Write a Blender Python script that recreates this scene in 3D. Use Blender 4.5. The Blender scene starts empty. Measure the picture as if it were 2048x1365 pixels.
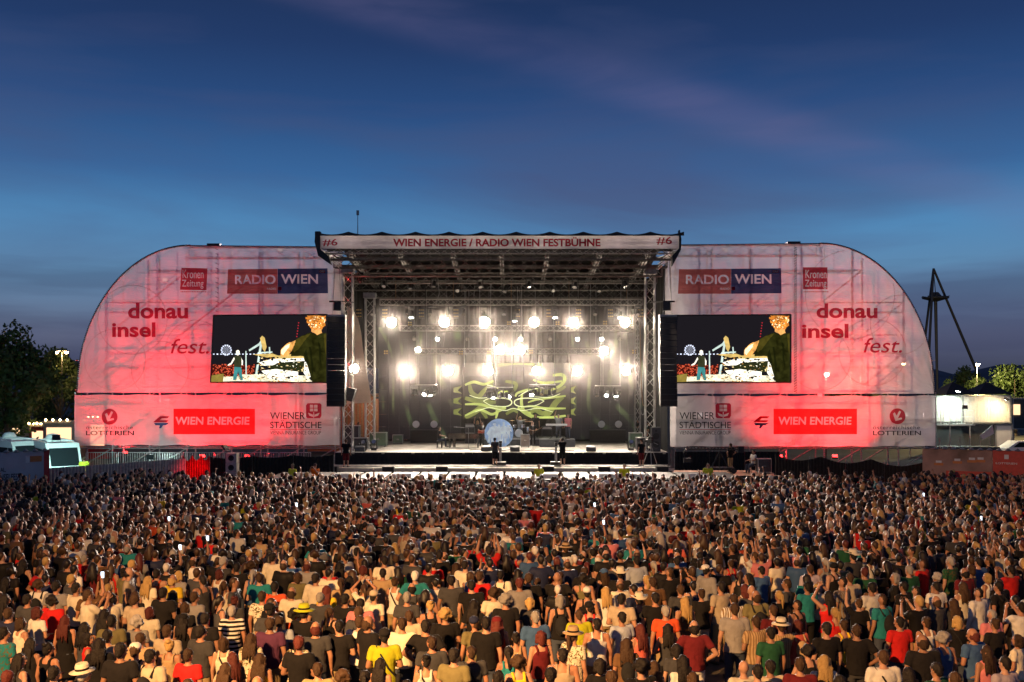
import bpy, bmesh, math, random
import numpy as np
from mathutils import Vector, Matrix

R = random.Random(11)
SC = bpy.context.scene
COL = SC.collection

# ------------------------------------------------------------------ camera
F, HY, CX, CAMH = 2000.0, 767.0, 1024.0, 6.2
cam_data = bpy.data.cameras.new('camera')
cam = bpy.data.objects.new('camera', cam_data)
COL.objects.link(cam)
cam.location = (0, 0, CAMH)
cam.rotation_euler = (math.radians(90), 0, 0)
cam_data.sensor_width = 36.0
cam_data.lens = F / 2048.0 * 36.0
cam_data.shift_y = (HY - 682.5) / 2048.0
cam_data.clip_start = 0.1
cam_data.clip_end = 8000
SC.camera = cam

# ------------------------------------------------------------------ dusk sky
world = bpy.data.worlds.new('World')
SC.world = world
world.use_nodes = True
wn, wl = world.node_tree.nodes, world.node_tree.links
wn.clear()


def s2l(c):
    return tuple(((v / 255.0) / 12.92) if v / 255.0 <= 0.04045 else (((v / 255.0) + 0.055) / 1.055) ** 2.4 for v in c)


tc = wn.new('ShaderNodeTexCoord')
sep = wn.new('ShaderNodeSeparateXYZ'); wl.new(tc.outputs['Generated'], sep.inputs[0])
asin = wn.new('ShaderNodeMath'); asin.operation = 'ARCSINE'; wl.new(sep.outputs['Z'], asin.inputs[0])
nrm = wn.new('ShaderNodeMath'); nrm.operation = 'DIVIDE'; nrm.inputs[1].default_value = math.radians(90)
wl.new(asin.outputs[0], nrm.inputs[0])
ramp = wn.new('ShaderNodeValToRGB'); wl.new(nrm.outputs[0], ramp.inputs[0])
stops = [(0.0, (52, 58, 76)), (1.2, (70, 74, 94)), (2.6, (94, 101, 126)), (4.2, (98, 121, 152)), (6.2, (94, 136, 174)), (8.6, (82, 136, 183)),
         (11.5, (57, 102, 154)), (15, (42, 77, 128)), (18.5, (34, 59, 104)), (23, (27, 45, 82)), (40, (19, 33, 66)), (90, (14, 25, 50))]
els = ramp.color_ramp.elements
while len(els) < len(stops):
    els.new(0.5)
for e, (deg, c) in zip(els, stops):
    e.position = deg / 90.0
    e.color = (*s2l(c), 1)
# wisps of cloud: a noise stretched along tilted streaks
mp = wn.new('ShaderNodeMapping'); mp.inputs['Rotation'].default_value = (0, math.radians(14), 0); mp.inputs['Scale'].default_value = (1.6, 0.8, 7)
wl.new(tc.outputs['Generated'], mp.inputs[0])
nz = wn.new('ShaderNodeTexNoise'); nz.inputs['Scale'].default_value = 1.15; nz.inputs['Detail'].default_value = 6; nz.inputs['Roughness'].default_value = 0.5
nz.inputs['Distortion'].default_value = 0.4
wl.new(mp.outputs[0], nz.inputs[0])
cr = wn.new('ShaderNodeValToRGB'); wl.new(nz.outputs['Fac'], cr.inputs[0])
cr.color_ramp.elements[0].position = 0.44; cr.color_ramp.elements[0].color = (0, 0, 0, 1)
cr.color_ramp.elements[1].position = 0.68; cr.color_ramp.elements[1].color = (0.7, 0.7, 0.7, 1)
mixc = wn.new('ShaderNodeMix'); mixc.data_type = 'RGBA'
wl.new(cr.outputs[0], mixc.inputs[0]); wl.new(ramp.outputs[0], mixc.inputs[6])
mixc.inputs[7].default_value = (*s2l((74, 82, 120)), 1)
# one long pinkish streak of high cloud
d1 = Vector(((790 - 1024), 2000, 767 - 20)).normalized(); d2 = Vector(((1520 - 1024), 2000, 767 - 250)).normalized(); dn = d1.cross(d2).normalized()
dp = wn.new('ShaderNodeVectorMath'); dp.operation = 'DOT_PRODUCT'; wl.new(tc.outputs['Generated'], dp.inputs[0]); dp.inputs[1].default_value = dn
ab = wn.new('ShaderNodeMath'); ab.operation = 'ABSOLUTE'; wl.new(dp.outputs['Value'], ab.inputs[0])
sb = wn.new('ShaderNodeMapRange'); sb.interpolation_type = 'SMOOTHERSTEP'; sb.inputs['From Min'].default_value = 0.0; sb.inputs['From Max'].default_value = 0.036; sb.inputs['To Min'].default_value = 1; sb.inputs['To Max'].default_value = 0
wl.new(ab.outputs[0], sb.inputs['Value'])
nz3 = wn.new('ShaderNodeTexNoise'); nz3.inputs['Scale'].default_value = 4.0; nz3.inputs['Detail'].default_value = 7; nz3.inputs['Distortion'].default_value = 0.8; mp3 = wn.new('ShaderNodeMapping'); mp3.inputs['Rotation'].default_value = (0, math.radians(17), 0); mp3.inputs['Scale'].default_value = (1, 1, 5); wl.new(tc.outputs['Generated'], mp3.inputs[0]); wl.new(mp3.outputs[0], nz3.inputs[0])
st3 = wn.new('ShaderNodeMapRange'); st3.inputs['From Min'].default_value = 0.22; st3.inputs['From Max'].default_value = 0.75; st3.inputs['To Max'].default_value = 0.40; wl.new(nz3.outputs['Fac'], st3.inputs['Value'])
sm3 = wn.new('ShaderNodeMath'); sm3.operation = 'MULTIPLY'; wl.new(sb.outputs[0], sm3.inputs[0]); wl.new(st3.outputs[0], sm3.inputs[1])
mixs = wn.new('ShaderNodeMix'); mixs.data_type = 'RGBA'; wl.new(sm3.outputs[0], mixs.inputs[0]); wl.new(mixc.outputs[2], mixs.inputs[6]); mixs.inputs[7].default_value = (*s2l((112, 106, 148)), 1)
# low dark cloud bank near the horizon
mp2 = wn.new('ShaderNodeMapping'); mp2.inputs['Scale'].default_value = (1.3, 1.0, 13)
wl.new(tc.outputs['Generated'], mp2.inputs[0])
nz2 = wn.new('ShaderNodeTexNoise'); nz2.inputs['Scale'].default_value = 1.5; nz2.inputs['Detail'].default_value = 5; wl.new(mp2.outputs[0], nz2.inputs[0])
cr2 = wn.new('ShaderNodeValToRGB'); wl.new(nz2.outputs['Fac'], cr2.inputs[0])
cr2.color_ramp.elements[0].position = 0.50; cr2.color_ramp.elements[0].color = (0, 0, 0, 1)
cr2.color_ramp.elements[1].position = 0.60; cr2.color_ramp.elements[1].color = (0.34, 0.34, 0.34, 1)
lowm = wn.new('ShaderNodeMapRange'); lowm.inputs['From Min'].default_value = 0.065; lowm.inputs['From Max'].default_value = 0.10
lowm.inputs['To Min'].default_value = 1; lowm.inputs['To Max'].default_value = 0
wl.new(nrm.outputs[0], lowm.inputs['Value'])
mul = wn.new('ShaderNodeMath'); mul.operation = 'MULTIPLY'; wl.new(cr2.outputs[0], mul.inputs[0]); wl.new(lowm.outputs[0], mul.inputs[1])
mixl = wn.new('ShaderNodeMix'); mixl.data_type = 'RGBA'
wl.new(mul.outputs[0], mixl.inputs[0]); wl.new(mixs.outputs[2], mixl.inputs[6]); mixl.inputs[7].default_value = (*s2l((50, 54, 84)), 1)
# the physical sky adds the last of the twilight
sky = wn.new('ShaderNodeTexSky'); sky.sky_type = 'NISHITA'; sky.sun_disc = False
sky.sun_elevation = math.radians(-4); sky.sun_rotation = math.radians(200)
bg1 = wn.new('ShaderNodeBackground'); bg1.inputs[1].default_value = 1.0; wl.new(mixl.outputs[2], bg1.inputs[0])
bg2 = wn.new('ShaderNodeBackground'); bg2.inputs[1].default_value = 0.05; wl.new(sky.outputs[0], bg2.inputs[0])
adds = wn.new('ShaderNodeAddShader'); wl.new(bg1.outputs[0], adds.inputs[0]); wl.new(bg2.outputs[0], adds.inputs[1])
wo = wn.new('ShaderNodeOutputWorld'); wl.new(adds.outputs[0], wo.inputs[0])

vs = SC.view_settings
vs.view_transform = 'Standard'; vs.look = 'None'; vs.gamma = 1.0; vs.use_curve_mapping = False
vs.exposure = 0.0
cy = SC.cycles
cy.use_denoising = True
cy.max_bounces = 6; cy.diffuse_bounces = 2; cy.glossy_bounces = 2; cy.transmission_bounces = 4; cy.transparent_max_bounces = 12; cy.volume_bounces = 0
cy.sample_clamp_indirect = 4.0
cy.caustics_reflective = False; cy.caustics_refractive = False
try:
    cy.use_light_tree = True
except Exception:
    pass


def lamp(name, kind, loc, power, color, target=None, size=0.1, angle=60, blend=0.4, parent=None):
    d = bpy.data.lights.new(name, kind)
    d.energy = power; d.color = color
    if kind in ('POINT', 'SPOT'):
        d.shadow_soft_size = size
    if kind == 'SPOT':
        d.spot_size = math.radians(angle); d.spot_blend = blend
    o = bpy.data.objects.new(name, d); COL.objects.link(o)
    o.location = loc
    if target is not None:
        o.rotation_euler = (Vector(target) - Vector(loc)).to_track_quat('-Z', 'Y').to_euler()
    if parent is not None:
        o.parent = parent
        o.location = Vector(loc) - wloc(parent)
    return o


FLOOD_POWER = 41000.0     # each of the two warm floodlights on the mast behind the camera
# the last light of the sky, faint and blue-grey, from behind the camera
sun_d = bpy.data.lights.new('sun', 'SUN'); sun_d.energy = 0.06; sun_d.angle = math.radians(20); sun_d.color = (0.75, 0.82, 1.0)
sun = bpy.data.objects.new('sun', sun_d); COL.objects.link(sun)
sun.rotation_euler = (math.radians(55), 0, math.radians(-20))

# ------------------------------------------------------------------ helpers
TMP = bpy.data.scenes.new('workbench')          # empty side scene where shapes are evaluated; removed at the end


def evaluated(ob):
    vl = TMP.view_layers[0]; vl.update()
    return ob.evaluated_get(vl.depsgraph)


ORD = ['first', 'second', 'third', 'fourth', 'fifth', 'sixth', 'seventh', 'eighth', 'ninth', 'tenth', 'eleventh', 'twelfth', 'thirteenth', 'fourteenth', 'fifteenth', 'sixteenth']


def wloc(o):
    v = Vector((0, 0, 0))
    while o is not None:
        v += o.location
        o = o.parent
    return v


def W(px, py, Y):
    return Vector(((px - CX) / F * Y, Y, CAMH - (py - HY) / F * Y))


def tag(o, label=None, cat=None, group=None, kind=None):
    if label: o['label'] = label
    if cat: o['category'] = cat
    if group: o['group'] = group
    if kind: o['kind'] = kind
    return o


def thing(name, label, cat, loc=(0, 0, 0), group=None):
    o = bpy.data.objects.new(name, None)
    o.empty_display_size = 0.2
    COL.objects.link(o); o.location = loc
    return tag(o, label, cat, group)


class MB:
    def __init__(s):
        s.v = []; s.f = []; s.m = []

    def add(s, vs, fs, mi=0):
        n = len(s.v)
        s.v.extend([tuple(v) for v in vs])
        for f in fs:
            s.f.append(tuple(i + n for i in f)); s.m.append(mi)
        return s

    def box(s, c, size, rz=0.0, mi=0, rx=0.0, ry=0.0):
        hx, hy, hz = size[0] / 2, size[1] / 2, size[2] / 2
        M = Matrix.Rotation(rz, 3, 'Z') @ Matrix.Rotation(ry, 3, 'Y') @ Matrix.Rotation(rx, 3, 'X')
        vs = [M @ Vector((x, y, z)) + Vector(c) for x in (-hx, hx) for y in (-hy, hy) for z in (-hz, hz)]
        return s.add(vs, [(0, 1, 3, 2), (4, 6, 7, 5), (0, 4, 5, 1), (2, 3, 7, 6), (0, 2, 6, 4), (1, 5, 7, 3)], mi)

    def bb(s, x0, x1, y0, y1, z0, z1, mi=0):
        return s.box(((x0 + x1) / 2, (y0 + y1) / 2, (z0 + z1) / 2), (abs(x1 - x0), abs(y1 - y0), abs(z1 - z0)), 0, mi)

    def tube(s, p0, p1, r0, r1=None, n=6, mi=0, caps=True):
        p0, p1 = Vector(p0), Vector(p1)
        if r1 is None: r1 = r0
        d = (p1 - p0)
        if d.length < 1e-6: return s
        d.normalize()
        a = d.cross(Vector((0, 0, 1)) if abs(d.z) < 0.9 else Vector((1, 0, 0))).normalized()
        b = d.cross(a)
        vs = []
        for p, r in ((p0, r0), (p1, r1)):
            for k in range(n):
                t = 2 * math.pi * k / n
                vs.append(p + (a * math.cos(t) + b * math.sin(t)) * r)
        fs = [(k, (k + 1) % n, n + (k + 1) % n, n + k) for k in range(n)]
        if caps:
            fs.append(tuple(range(n - 1, -1, -1))); fs.append(tuple(range(n, 2 * n)))
        return s.add(vs, fs, mi)

    def path(s, pts, r, n=5, mi=0):
        for a, b in zip(pts[:-1], pts[1:]):
            s.tube(a, b, r, r, n, mi)
        return s

    def lathe(s, c, prof, n=16, axis='Z', mi=0):
        vs = []
        for (r, h) in prof:
            for k in range(n):
                t = 2 * math.pi * k / n
                q = (r * math.cos(t), r * math.sin(t), h)
                if axis == 'Y': q = (q[0], h, q[1])
                if axis == 'X': q = (h, q[0], q[1])
                vs.append((c[0] + q[0], c[1] + q[1], c[2] + q[2]))
        fs = []
        for i in range(len(prof) - 1):
            for k in range(n):
                fs.append((i * n + k, i * n + (k + 1) % n, (i + 1) * n + (k + 1) % n, (i + 1) * n + k))
        fs.append(tuple(range(n - 1, -1, -1)))
        fs.append(tuple((len(prof) - 1) * n + k for k in range(n)))
        return s.add(vs, fs, mi)

    def prism(s, pts, d, mi=0):
        """polygon of 3-D points pushed along vector d"""
        d = Vector(d); n = len(pts)
        vs = [Vector(p) for p in pts] + [Vector(p) + d for p in pts]
        fs = [tuple(range(n)), tuple(range(2 * n - 1, n - 1, -1))]
        fs += [(k, n + k, n + (k + 1) % n, (k + 1) % n) for k in range(n)]
        return s.add(vs, fs, mi)

    def truss(s, p0, p1, w=0.4, h=0.4, r=0.03, rb=0.016, step=None, up=(0, 0, 1), n=5):
        p0, p1 = Vector(p0), Vector(p1)
        d = p1 - p0; L = d.length; d.normalize()
        u = Vector(up)
        if abs(d.dot(u)) > 0.95: u = Vector((0, 1, 0))
        sd = d.cross(u).normalized(); u = sd.cross(d).normalized()
        cs = [sd * (a * w / 2) + u * (b * h / 2) for a, b in ((-1, -1), (1, -1), (1, 1), (-1, 1))]
        for c in cs: s.tube(p0 + c, p1 + c, r, r, n)
        step = step or max(w, h)
        k = max(1, round(L / step))
        for i in range(k):
            a, b = p0 + d * (L * i / k), p0 + d * (L * (i + 1) / k)
            for j in range(4):
                c0, c1 = cs[j], cs[(j + 1) % 4]
                if (i + j) % 2: c0, c1 = c1, c0
                s.tube(a + c0, b + c1, rb, rb, 4, 0, False)
        for t in (0, 1):
            p = p0 + d * (L * t)
            for j in range(4): s.tube(p + cs[j], p + cs[(j + 1) % 4], rb, rb, 4, 0, False)
        return s

    def build(s, name, mat, parent=None, label=None, cat=None, group=None, kind=None, smooth=False, origin=None):
        off = Vector((0, 0, 0))
        if parent is not None: off = wloc(parent)
        o_off = Vector((0, 0, 0))
        if origin is not None: o_off = Vector(origin) - off
        me = bpy.data.meshes.new(name)
        t = off + o_off
        me.from_pydata([(v[0] - t.x, v[1] - t.y, v[2] - t.z) for v in s.v], [], s.f)
        mats = mat if isinstance(mat, (list, tuple)) else [mat]
        for m in mats: me.materials.append(m)
        if len(mats) > 1: me.polygons.foreach_set('material_index', s.m)
        if smooth: me.polygons.foreach_set('use_smooth', [True] * len(me.polygons))
        me.update()
        o = bpy.data.objects.new(name, me); COL.objects.link(o)
        o.location = o_off
        if parent is not None: o.parent = parent
        return tag(o, label, cat, group, kind)


def copy_tree(o, loc=None, parent=None):
    c = o.copy(); COL.objects.link(c)
    if parent is not None: c.parent = parent
    if loc is not None: c.location = loc
    for ch in o.children: copy_tree(ch, None, c)
    return c


# ------------------------------------------------------------------ materials
def new_mat(name):
    m = bpy.data.materials.new(name); m.use_nodes = True
    nt = m.node_tree; b = nt.nodes['Principled BSDF']
    return m, nt, b


def mat(name, col, rough=0.6, metal=0.0, var=0.12, vscale=6.0, emit=0.0, ecol=None, bump=0.0, bscale=30.0, coat=0.0):
    m, nt, b = new_mat(name)
    b.inputs['Roughness'].default_value = rough; b.inputs['Metallic'].default_value = metal
    if coat: b.inputs['Coat Weight'].default_value = coat
    if var > 0:
        t = nt.nodes.new('ShaderNodeTexCoord')
        n = nt.nodes.new('ShaderNodeTexNoise'); n.inputs['Scale'].default_value = vscale; n.inputs['Detail'].default_value = 5
        nt.links.new(t.outputs['Object'], n.inputs['Vector'])
        r = nt.nodes.new('ShaderNodeValToRGB'); nt.links.new(n.outputs['Fac'], r.inputs[0])
        r.color_ramp.elements[0].position = 0.3; r.color_ramp.elements[1].position = 0.7
        r.color_ramp.elements[0].color = (*[c * (1 - var) for c in col], 1)
        r.color_ramp.elements[1].color = (*[min(1, c * (1 + var)) for c in col], 1)
        nt.links.new(r.outputs[0], b.inputs['Base Color'])
        if bump:
            n2 = nt.nodes.new('ShaderNodeTexNoise'); n2.inputs['Scale'].default_value = bscale; n2.inputs['Detail'].default_value = 4
            nt.links.new(t.outputs['Object'], n2.inputs['Vector'])
            bp = nt.nodes.new('ShaderNodeBump'); bp.inputs['Strength'].default_value = bump; bp.inputs['Distance'].default_value = 0.02
            nt.links.new(n2.outputs['Fac'], bp.inputs['Height']); nt.links.new(bp.outputs[0], b.inputs['Normal'])
    else:
        b.inputs['Base Color'].default_value = (*col, 1)
    if emit:
        b.inputs['Emission Color'].default_value = (*(ecol or col), 1); b.inputs['Emission Strength'].default_value = emit
    return m


def emat(name, col, strength):
    m = bpy.data.materials.new(name); m.use_nodes = True
    nt = m.node_tree; nt.nodes.clear()
    e = nt.nodes.new('ShaderNodeEmission'); e.inputs[0].default_value = (*col, 1); e.inputs[1].default_value = strength
    o = nt.nodes.new('ShaderNodeOutputMaterial'); nt.links.new(e.outputs[0], o.inputs[0])
    return m


def screen_mat(name, col, strength, var=0.35, sc=2.2):
    m = bpy.data.materials.new(name); m.use_nodes = True
    nt = m.node_tree; nt.nodes.clear()
    t = nt.nodes.new('ShaderNodeTexCoord'); n = nt.nodes.new('ShaderNodeTexNoise'); n.inputs['Scale'].default_value = sc; n.inputs['Detail'].default_value = 6; n.inputs['Distortion'].default_value = 0.6
    nt.links.new(t.outputs['Object'], n.inputs['Vector'])
    r = nt.nodes.new('ShaderNodeMapRange'); r.inputs['From Min'].default_value = 0.3; r.inputs['From Max'].default_value = 0.7; r.inputs['To Min'].default_value = strength * (1 - var); r.inputs['To Max'].default_value = strength * (1 + var)
    nt.links.new(n.outputs['Fac'], r.inputs['Value'])
    e = nt.nodes.new('ShaderNodeEmission'); e.inputs[0].default_value = (*col, 1); nt.links.new(r.outputs[0], e.inputs[1])
    o = nt.nodes.new('ShaderNodeOutputMaterial'); nt.links.new(e.outputs[0], o.inputs[0])
    return m


def objcol_mat(name, rough=0.8, pattern=None, sheen=0.06, bump=0.25, bscale=14.0):
    """colour of the single thing comes from its object colour"""
    m, nt, b = new_mat(name)
    b.inputs['Roughness'].default_value = rough
    b.inputs['Specular IOR Level'].default_value = 0.3 if name == 'hair' else (0.4 if name == 'skin' else 0.12)
    b.inputs['Sheen Weight'].default_value = sheen; b.inputs['Sheen Roughness'].default_value = 0.35
    oi = nt.nodes.new('ShaderNodeObjectInfo'); t = nt.nodes.new('ShaderNodeTexCoord')
    n = nt.nodes.new('ShaderNodeTexNoise'); n.inputs['Scale'].default_value = bscale; n.inputs['Detail'].default_value = 3
    nt.links.new(t.outputs['Object'], n.inputs['Vector'])
    r = nt.nodes.new('ShaderNodeMapRange'); r.inputs['To Min'].default_value = 0.78; r.inputs['To Max'].default_value = 1.15
    nt.links.new(n.outputs['Fac'], r.inputs['Value'])
    mx = nt.nodes.new('ShaderNodeMix'); mx.data_type = 'RGBA'; mx.blend_type = 'MULTIPLY'; mx.inputs[0].default_value = 1.0
    nt.links.new(oi.outputs['Color'], mx.inputs[6]); nt.links.new(r.outputs[0], mx.inputs[7])
    out = mx.outputs[2]
    if pattern:
        col2, mode, sc = pattern
        if mode == 'floral':
            p = nt.nodes.new('ShaderNodeTexNoise'); p.inputs['Scale'].default_value = sc; p.inputs['Detail'].default_value = 1.0; p.inputs['Distortion'].default_value = 1.5
            nt.links.new(t.outputs['Object'], p.inputs['Vector']); src = p.outputs['Fac']; lo, hi = 0.56, 0.58
        elif mode == 'check':
            p = nt.nodes.new('ShaderNodeTexChecker'); p.inputs['Scale'].default_value = sc
            nt.links.new(t.outputs['Object'], p.inputs['Vector']); src = p.outputs['Fac']; lo, hi = 0.4, 0.6
        else:
            p = nt.nodes.new('ShaderNodeTexWave'); p.inputs['Scale'].default_value = sc
            p.bands_direction = 'Z' if mode == 'hstripe' else 'X'
            nt.links.new(t.outputs['Object'], p.inputs['Vector']); src = p.outputs['Fac']; lo, hi = 0.45, 0.55
        q = nt.nodes.new('ShaderNodeMapRange'); q.inputs['From Min'].default_value = lo; q.inputs['From Max'].default_value = hi
        nt.links.new(src, q.inputs['Value'])
        mx2 = nt.nodes.new('ShaderNodeMix'); mx2.data_type = 'RGBA'
        nt.links.new(q.outputs[0], mx2.inputs[0]); nt.links.new(out, mx2.inputs[6]); mx2.inputs[7].default_value = (*col2, 1)
        out = mx2.outputs[2]
    nt.links.new(out, b.inputs['Base Color'])
    if bump:
        bp = nt.nodes.new('ShaderNodeBump'); bp.inputs['Strength'].default_value = bump; bp.inputs['Distance'].default_value = 0.03
        nt.links.new(n.outputs['Fac'], bp.inputs['Height']); nt.links.new(bp.outputs[0], b.inputs['Normal'])
    return m


def fabric_mat(name, col, transp=0.12, transl=0.55, var=0.06, wrinkle=0.5):
    """thin mesh banner cloth: reflects, glows when lit from behind, lets a little through"""
    m = bpy.data.materials.new(name); m.use_nodes = True
    nt = m.node_tree; nt.nodes.clear()
    t = nt.nodes.new('ShaderNodeTexCoord')
    n = nt.nodes.new('ShaderNodeTexNoise'); n.inputs['Scale'].default_value = 0.9; n.inputs['Detail'].default_value = 6; n.inputs['Distortion'].default_value = 0.8
    nt.links.new(t.outputs['Object'], n.inputs['Vector'])
    r = nt.nodes.new('ShaderNodeValToRGB'); nt.links.new(n.outputs['Fac'], r.inputs[0])
    r.color_ramp.elements[0].position = 0.3; r.color_ramp.elements[1].position = 0.7
    r.color_ramp.elements[0].color = (*[c * (1 - var) for c in col], 1); r.color_ramp.elements[1].color = (*[min(1, c * (1 + var)) for c in col], 1)
    w = nt.nodes.new('ShaderNodeTexNoise'); w.inputs['Scale'].default_value = 1.7; w.inputs['Detail'].default_value = 5; w.inputs['Distortion'].default_value = 1.5
    mpn = nt.nodes.new('ShaderNodeMapping'); mpn.inputs['Rotation'].default_value = (0, 0.5, 0); mpn.inputs['Scale'].default_value = (0.4, 1, 1.8)
    nt.links.new(t.outputs['Object'], mpn.inputs[0]); nt.links.new(mpn.outputs[0], w.inputs['Vector'])
    bp = nt.nodes.new('ShaderNodeBump'); bp.inputs['Strength'].default_value = wrinkle; bp.inputs['Distance'].default_value = 0.15
    nt.links.new(w.outputs['Fac'], bp.inputs['Height'])
    d = nt.nodes.new('ShaderNodeBsdfDiffuse'); tl = nt.nodes.new('ShaderNodeBsdfTranslucent'); tp = nt.nodes.new('ShaderNodeBsdfTransparent')
    for q in (d, tl):
        nt.links.new(r.outputs[0], q.inputs['Color']); nt.links.new(bp.outputs[0], q.inputs['Normal'])
    a = nt.nodes.new('ShaderNodeMixShader'); a.inputs[0].default_value = transl
    nt.links.new(d.outputs[0], a.inputs[1]); nt.links.new(tl.outputs[0], a.inputs[2])
    b = nt.nodes.new('ShaderNodeMixShader'); b.inputs[0].default_value = transp
    nt.links.new(a.outputs[0], b.inputs[1]); nt.links.new(tp.outputs[0], b.inputs[2])
    o = nt.nodes.new('ShaderNodeOutputMaterial'); nt.links.new(b.outputs[0], o.inputs[0])
    return m


M = {}
M['asphalt'] = mat('asphalt', (0.05, 0.047, 0.044), 0.85, var=0.35, vscale=0.6, bump=0.3, bscale=40)
M['alu'] = mat('aluminium', (0.48, 0.47, 0.45), 0.42, 0.75, var=0.15)
M['alu_shaded'] = mat('shaded_aluminium', (0.17, 0.16, 0.15), 0.55, 0.5, var=0.25)  # darker copy of the aluminium, paints the shade under the roof
M['steel'] = mat('galvanised_steel', (0.32, 0.32, 0.32), 0.5, 0.6, var=0.2)
M['black'] = mat('black_paint', (0.016, 0.016, 0.017), 0.45, var=0.2)
M['drape'] = mat('black_drape', (0.014, 0.013, 0.014), 0.9, var=0.3, bump=0.5, bscale=3)
M['grille'] = mat('speaker_grille', (0.022, 0.022, 0.024), 0.55, 0.2, var=0.25, vscale=40)
M['deckply'] = mat('stage_deck_ply', (0.42, 0.37, 0.31), 0.5, var=0.15, vscale=2.0)
M['deckgrey'] = mat('platform_boards', (0.26, 0.21, 0.17), 0.7, var=0.25, vscale=3.0)
M['white'] = mat('white_paint', (0.78, 0.78, 0.77), 0.4, var=0.05)
M['rubber'] = mat('rubber', (0.02, 0.02, 0.02), 0.8, var=0.2)
M['glassdark'] = mat('dark_glass', (0.015, 0.02, 0.022), 0.08, var=0.0)
M['red'] = mat('red_print', (0.5, 0.03, 0.035), 0.6, var=0.1)
M['case'] = mat('flight_case_panel', (0.05, 0.05, 0.055), 0.5, var=0.25)
M['ivory'] = mat('ivory_keys', (0.75, 0.72, 0.65), 0.4, var=0.05)
M['piano'] = mat('piano_lacquer', (0.01, 0.01, 0.01), 0.12, var=0.1, coat=0.6)
M['chrome'] = mat('chrome', (0.7, 0.7, 0.7), 0.18, 1.0, var=0.05)
M['brass'] = mat('cymbal_brass', (0.6, 0.42, 0.16), 0.3, 0.9, var=0.1)
M['bark'] = mat('bark', (0.07, 0.05, 0.035), 0.9, var=0.3)
M['wood'] = mat('wood', (0.25, 0.15, 0.08), 0.6, var=0.2)
M['scrim'] = fabric_mat('wing_scrim', (0.70, 0.67, 0.67), 0.24, 0.55, 0.05, 0.3)
M['scrim_low'] = fabric_mat('lower_banner_scrim', (0.72, 0.69, 0.68), 0.28, 0.55, 0.05, 0.35)
M['ink_red'] = fabric_mat('printed_red', (0.50, 0.035, 0.06), 0.05, 0.5, 0.08, 0.3)
M['ink_brick'] = fabric_mat('printed_brick', (0.55, 0.15, 0.13), 0.05, 0.45, 0.08, 0.3)
M['ink_scarlet'] = fabric_mat('printed_scarlet', (0.75, 0.02, 0.02), 0.06, 0.5, 0.08, 0.3)
M['ink_blue'] = fabric_mat('printed_blue', (0.06, 0.085, 0.22), 0.03, 0.3, 0.08, 0.3)
M['ink_white'] = fabric_mat('printed_white', (0.8, 0.79, 0.78), 0.05, 0.45, 0.04, 0.3)
M['film'] = fabric_mat('bare_cloth_film', (0.8, 0.79, 0.78), 0.72, 0.5, 0.04, 0.3)
M['ink_black'] = fabric_mat('printed_black', (0.03, 0.028, 0.03), 0.04, 0.2, 0.1, 0.3)
M['ink_maroon'] = fabric_mat('printed_maroon', (0.46, 0.02, 0.055), 0.05, 0.5, 0.1, 0.3)
M['glowlamp'] = emat('lit_blinder', (1.0, 0.84, 0.64), 200.0)
M['glowsmall'] = emat('lit_moving_head', (1.0, 0.95, 0.85), 90.0)
M['glowwarm'] = emat('lit_sodium_lamp', (1.0, 0.62, 0.25), 60.0)
M['glowwhite'] = emat('lit_flood_lamp', (0.85, 1.0, 0.95), 90.0)


# ------------------------------------------------------------------ lettering (built-in font, as flat print on its carrier)
def text_curve(txt, bold, shear, spacing):
    cu = bpy.data.curves.new('lettering', 'FONT')
    cu.body = txt; cu.size = 1.0; cu.offset = bold; cu.shear = shear; cu.space_character = spacing; cu.resolution_u = 4
    ob = bpy.data.objects.new('lettering', cu); TMP.collection.objects.link(ob)
    return cu, ob


def text_geo(txt, bold=0.0, shear=0.0, spacing=1.0):
    cu, ob = text_curve(txt, bold, shear, spacing)
    ev = evaluated(ob); me = ev.to_mesh()
    vs = [(v.co.x, v.co.y) for v in me.vertices]; fs = [tuple(p.vertices) for p in me.polygons]
    ev.to_mesh_clear(); bpy.data.objects.remove(ob); bpy.data.curves.remove(cu)
    return vs, fs


def outline_of(vs, fs):
    """boundary loops of a flat mesh, as point lists"""
    cnt = {}
    for f in fs:
        for a, b in zip(f, f[1:] + f[:1]):
            cnt[(a, b)] = 1
    nxt = {}
    key = lambda i: (round(vs[i][0], 5), round(vs[i][1], 5))
    for f in ():
        pass
    und = {}
    for f in fs:
        for a, b in zip(f, f[1:] + f[:1]):
            k = frozenset((key(a), key(b))); und[k] = und.get(k, 0) + 1
    for f in fs:
        for a, b in zip(f, f[1:] + f[:1]):
            if key(a) != key(b) and und[frozenset((key(a), key(b)))] == 1: nxt.setdefault(key(a), []).append(key(b))
    loops = []
    while nxt:
        s = next(iter(nxt)); loop = [s]; cur = s
        while True:
            n = nxt[cur].pop()
            if not nxt[cur]: del nxt[cur]
            if n == s or n not in nxt: break
            loop.append(n); cur = n
        if len(loop) > 2: loops.append(loop)
    return loops


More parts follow.
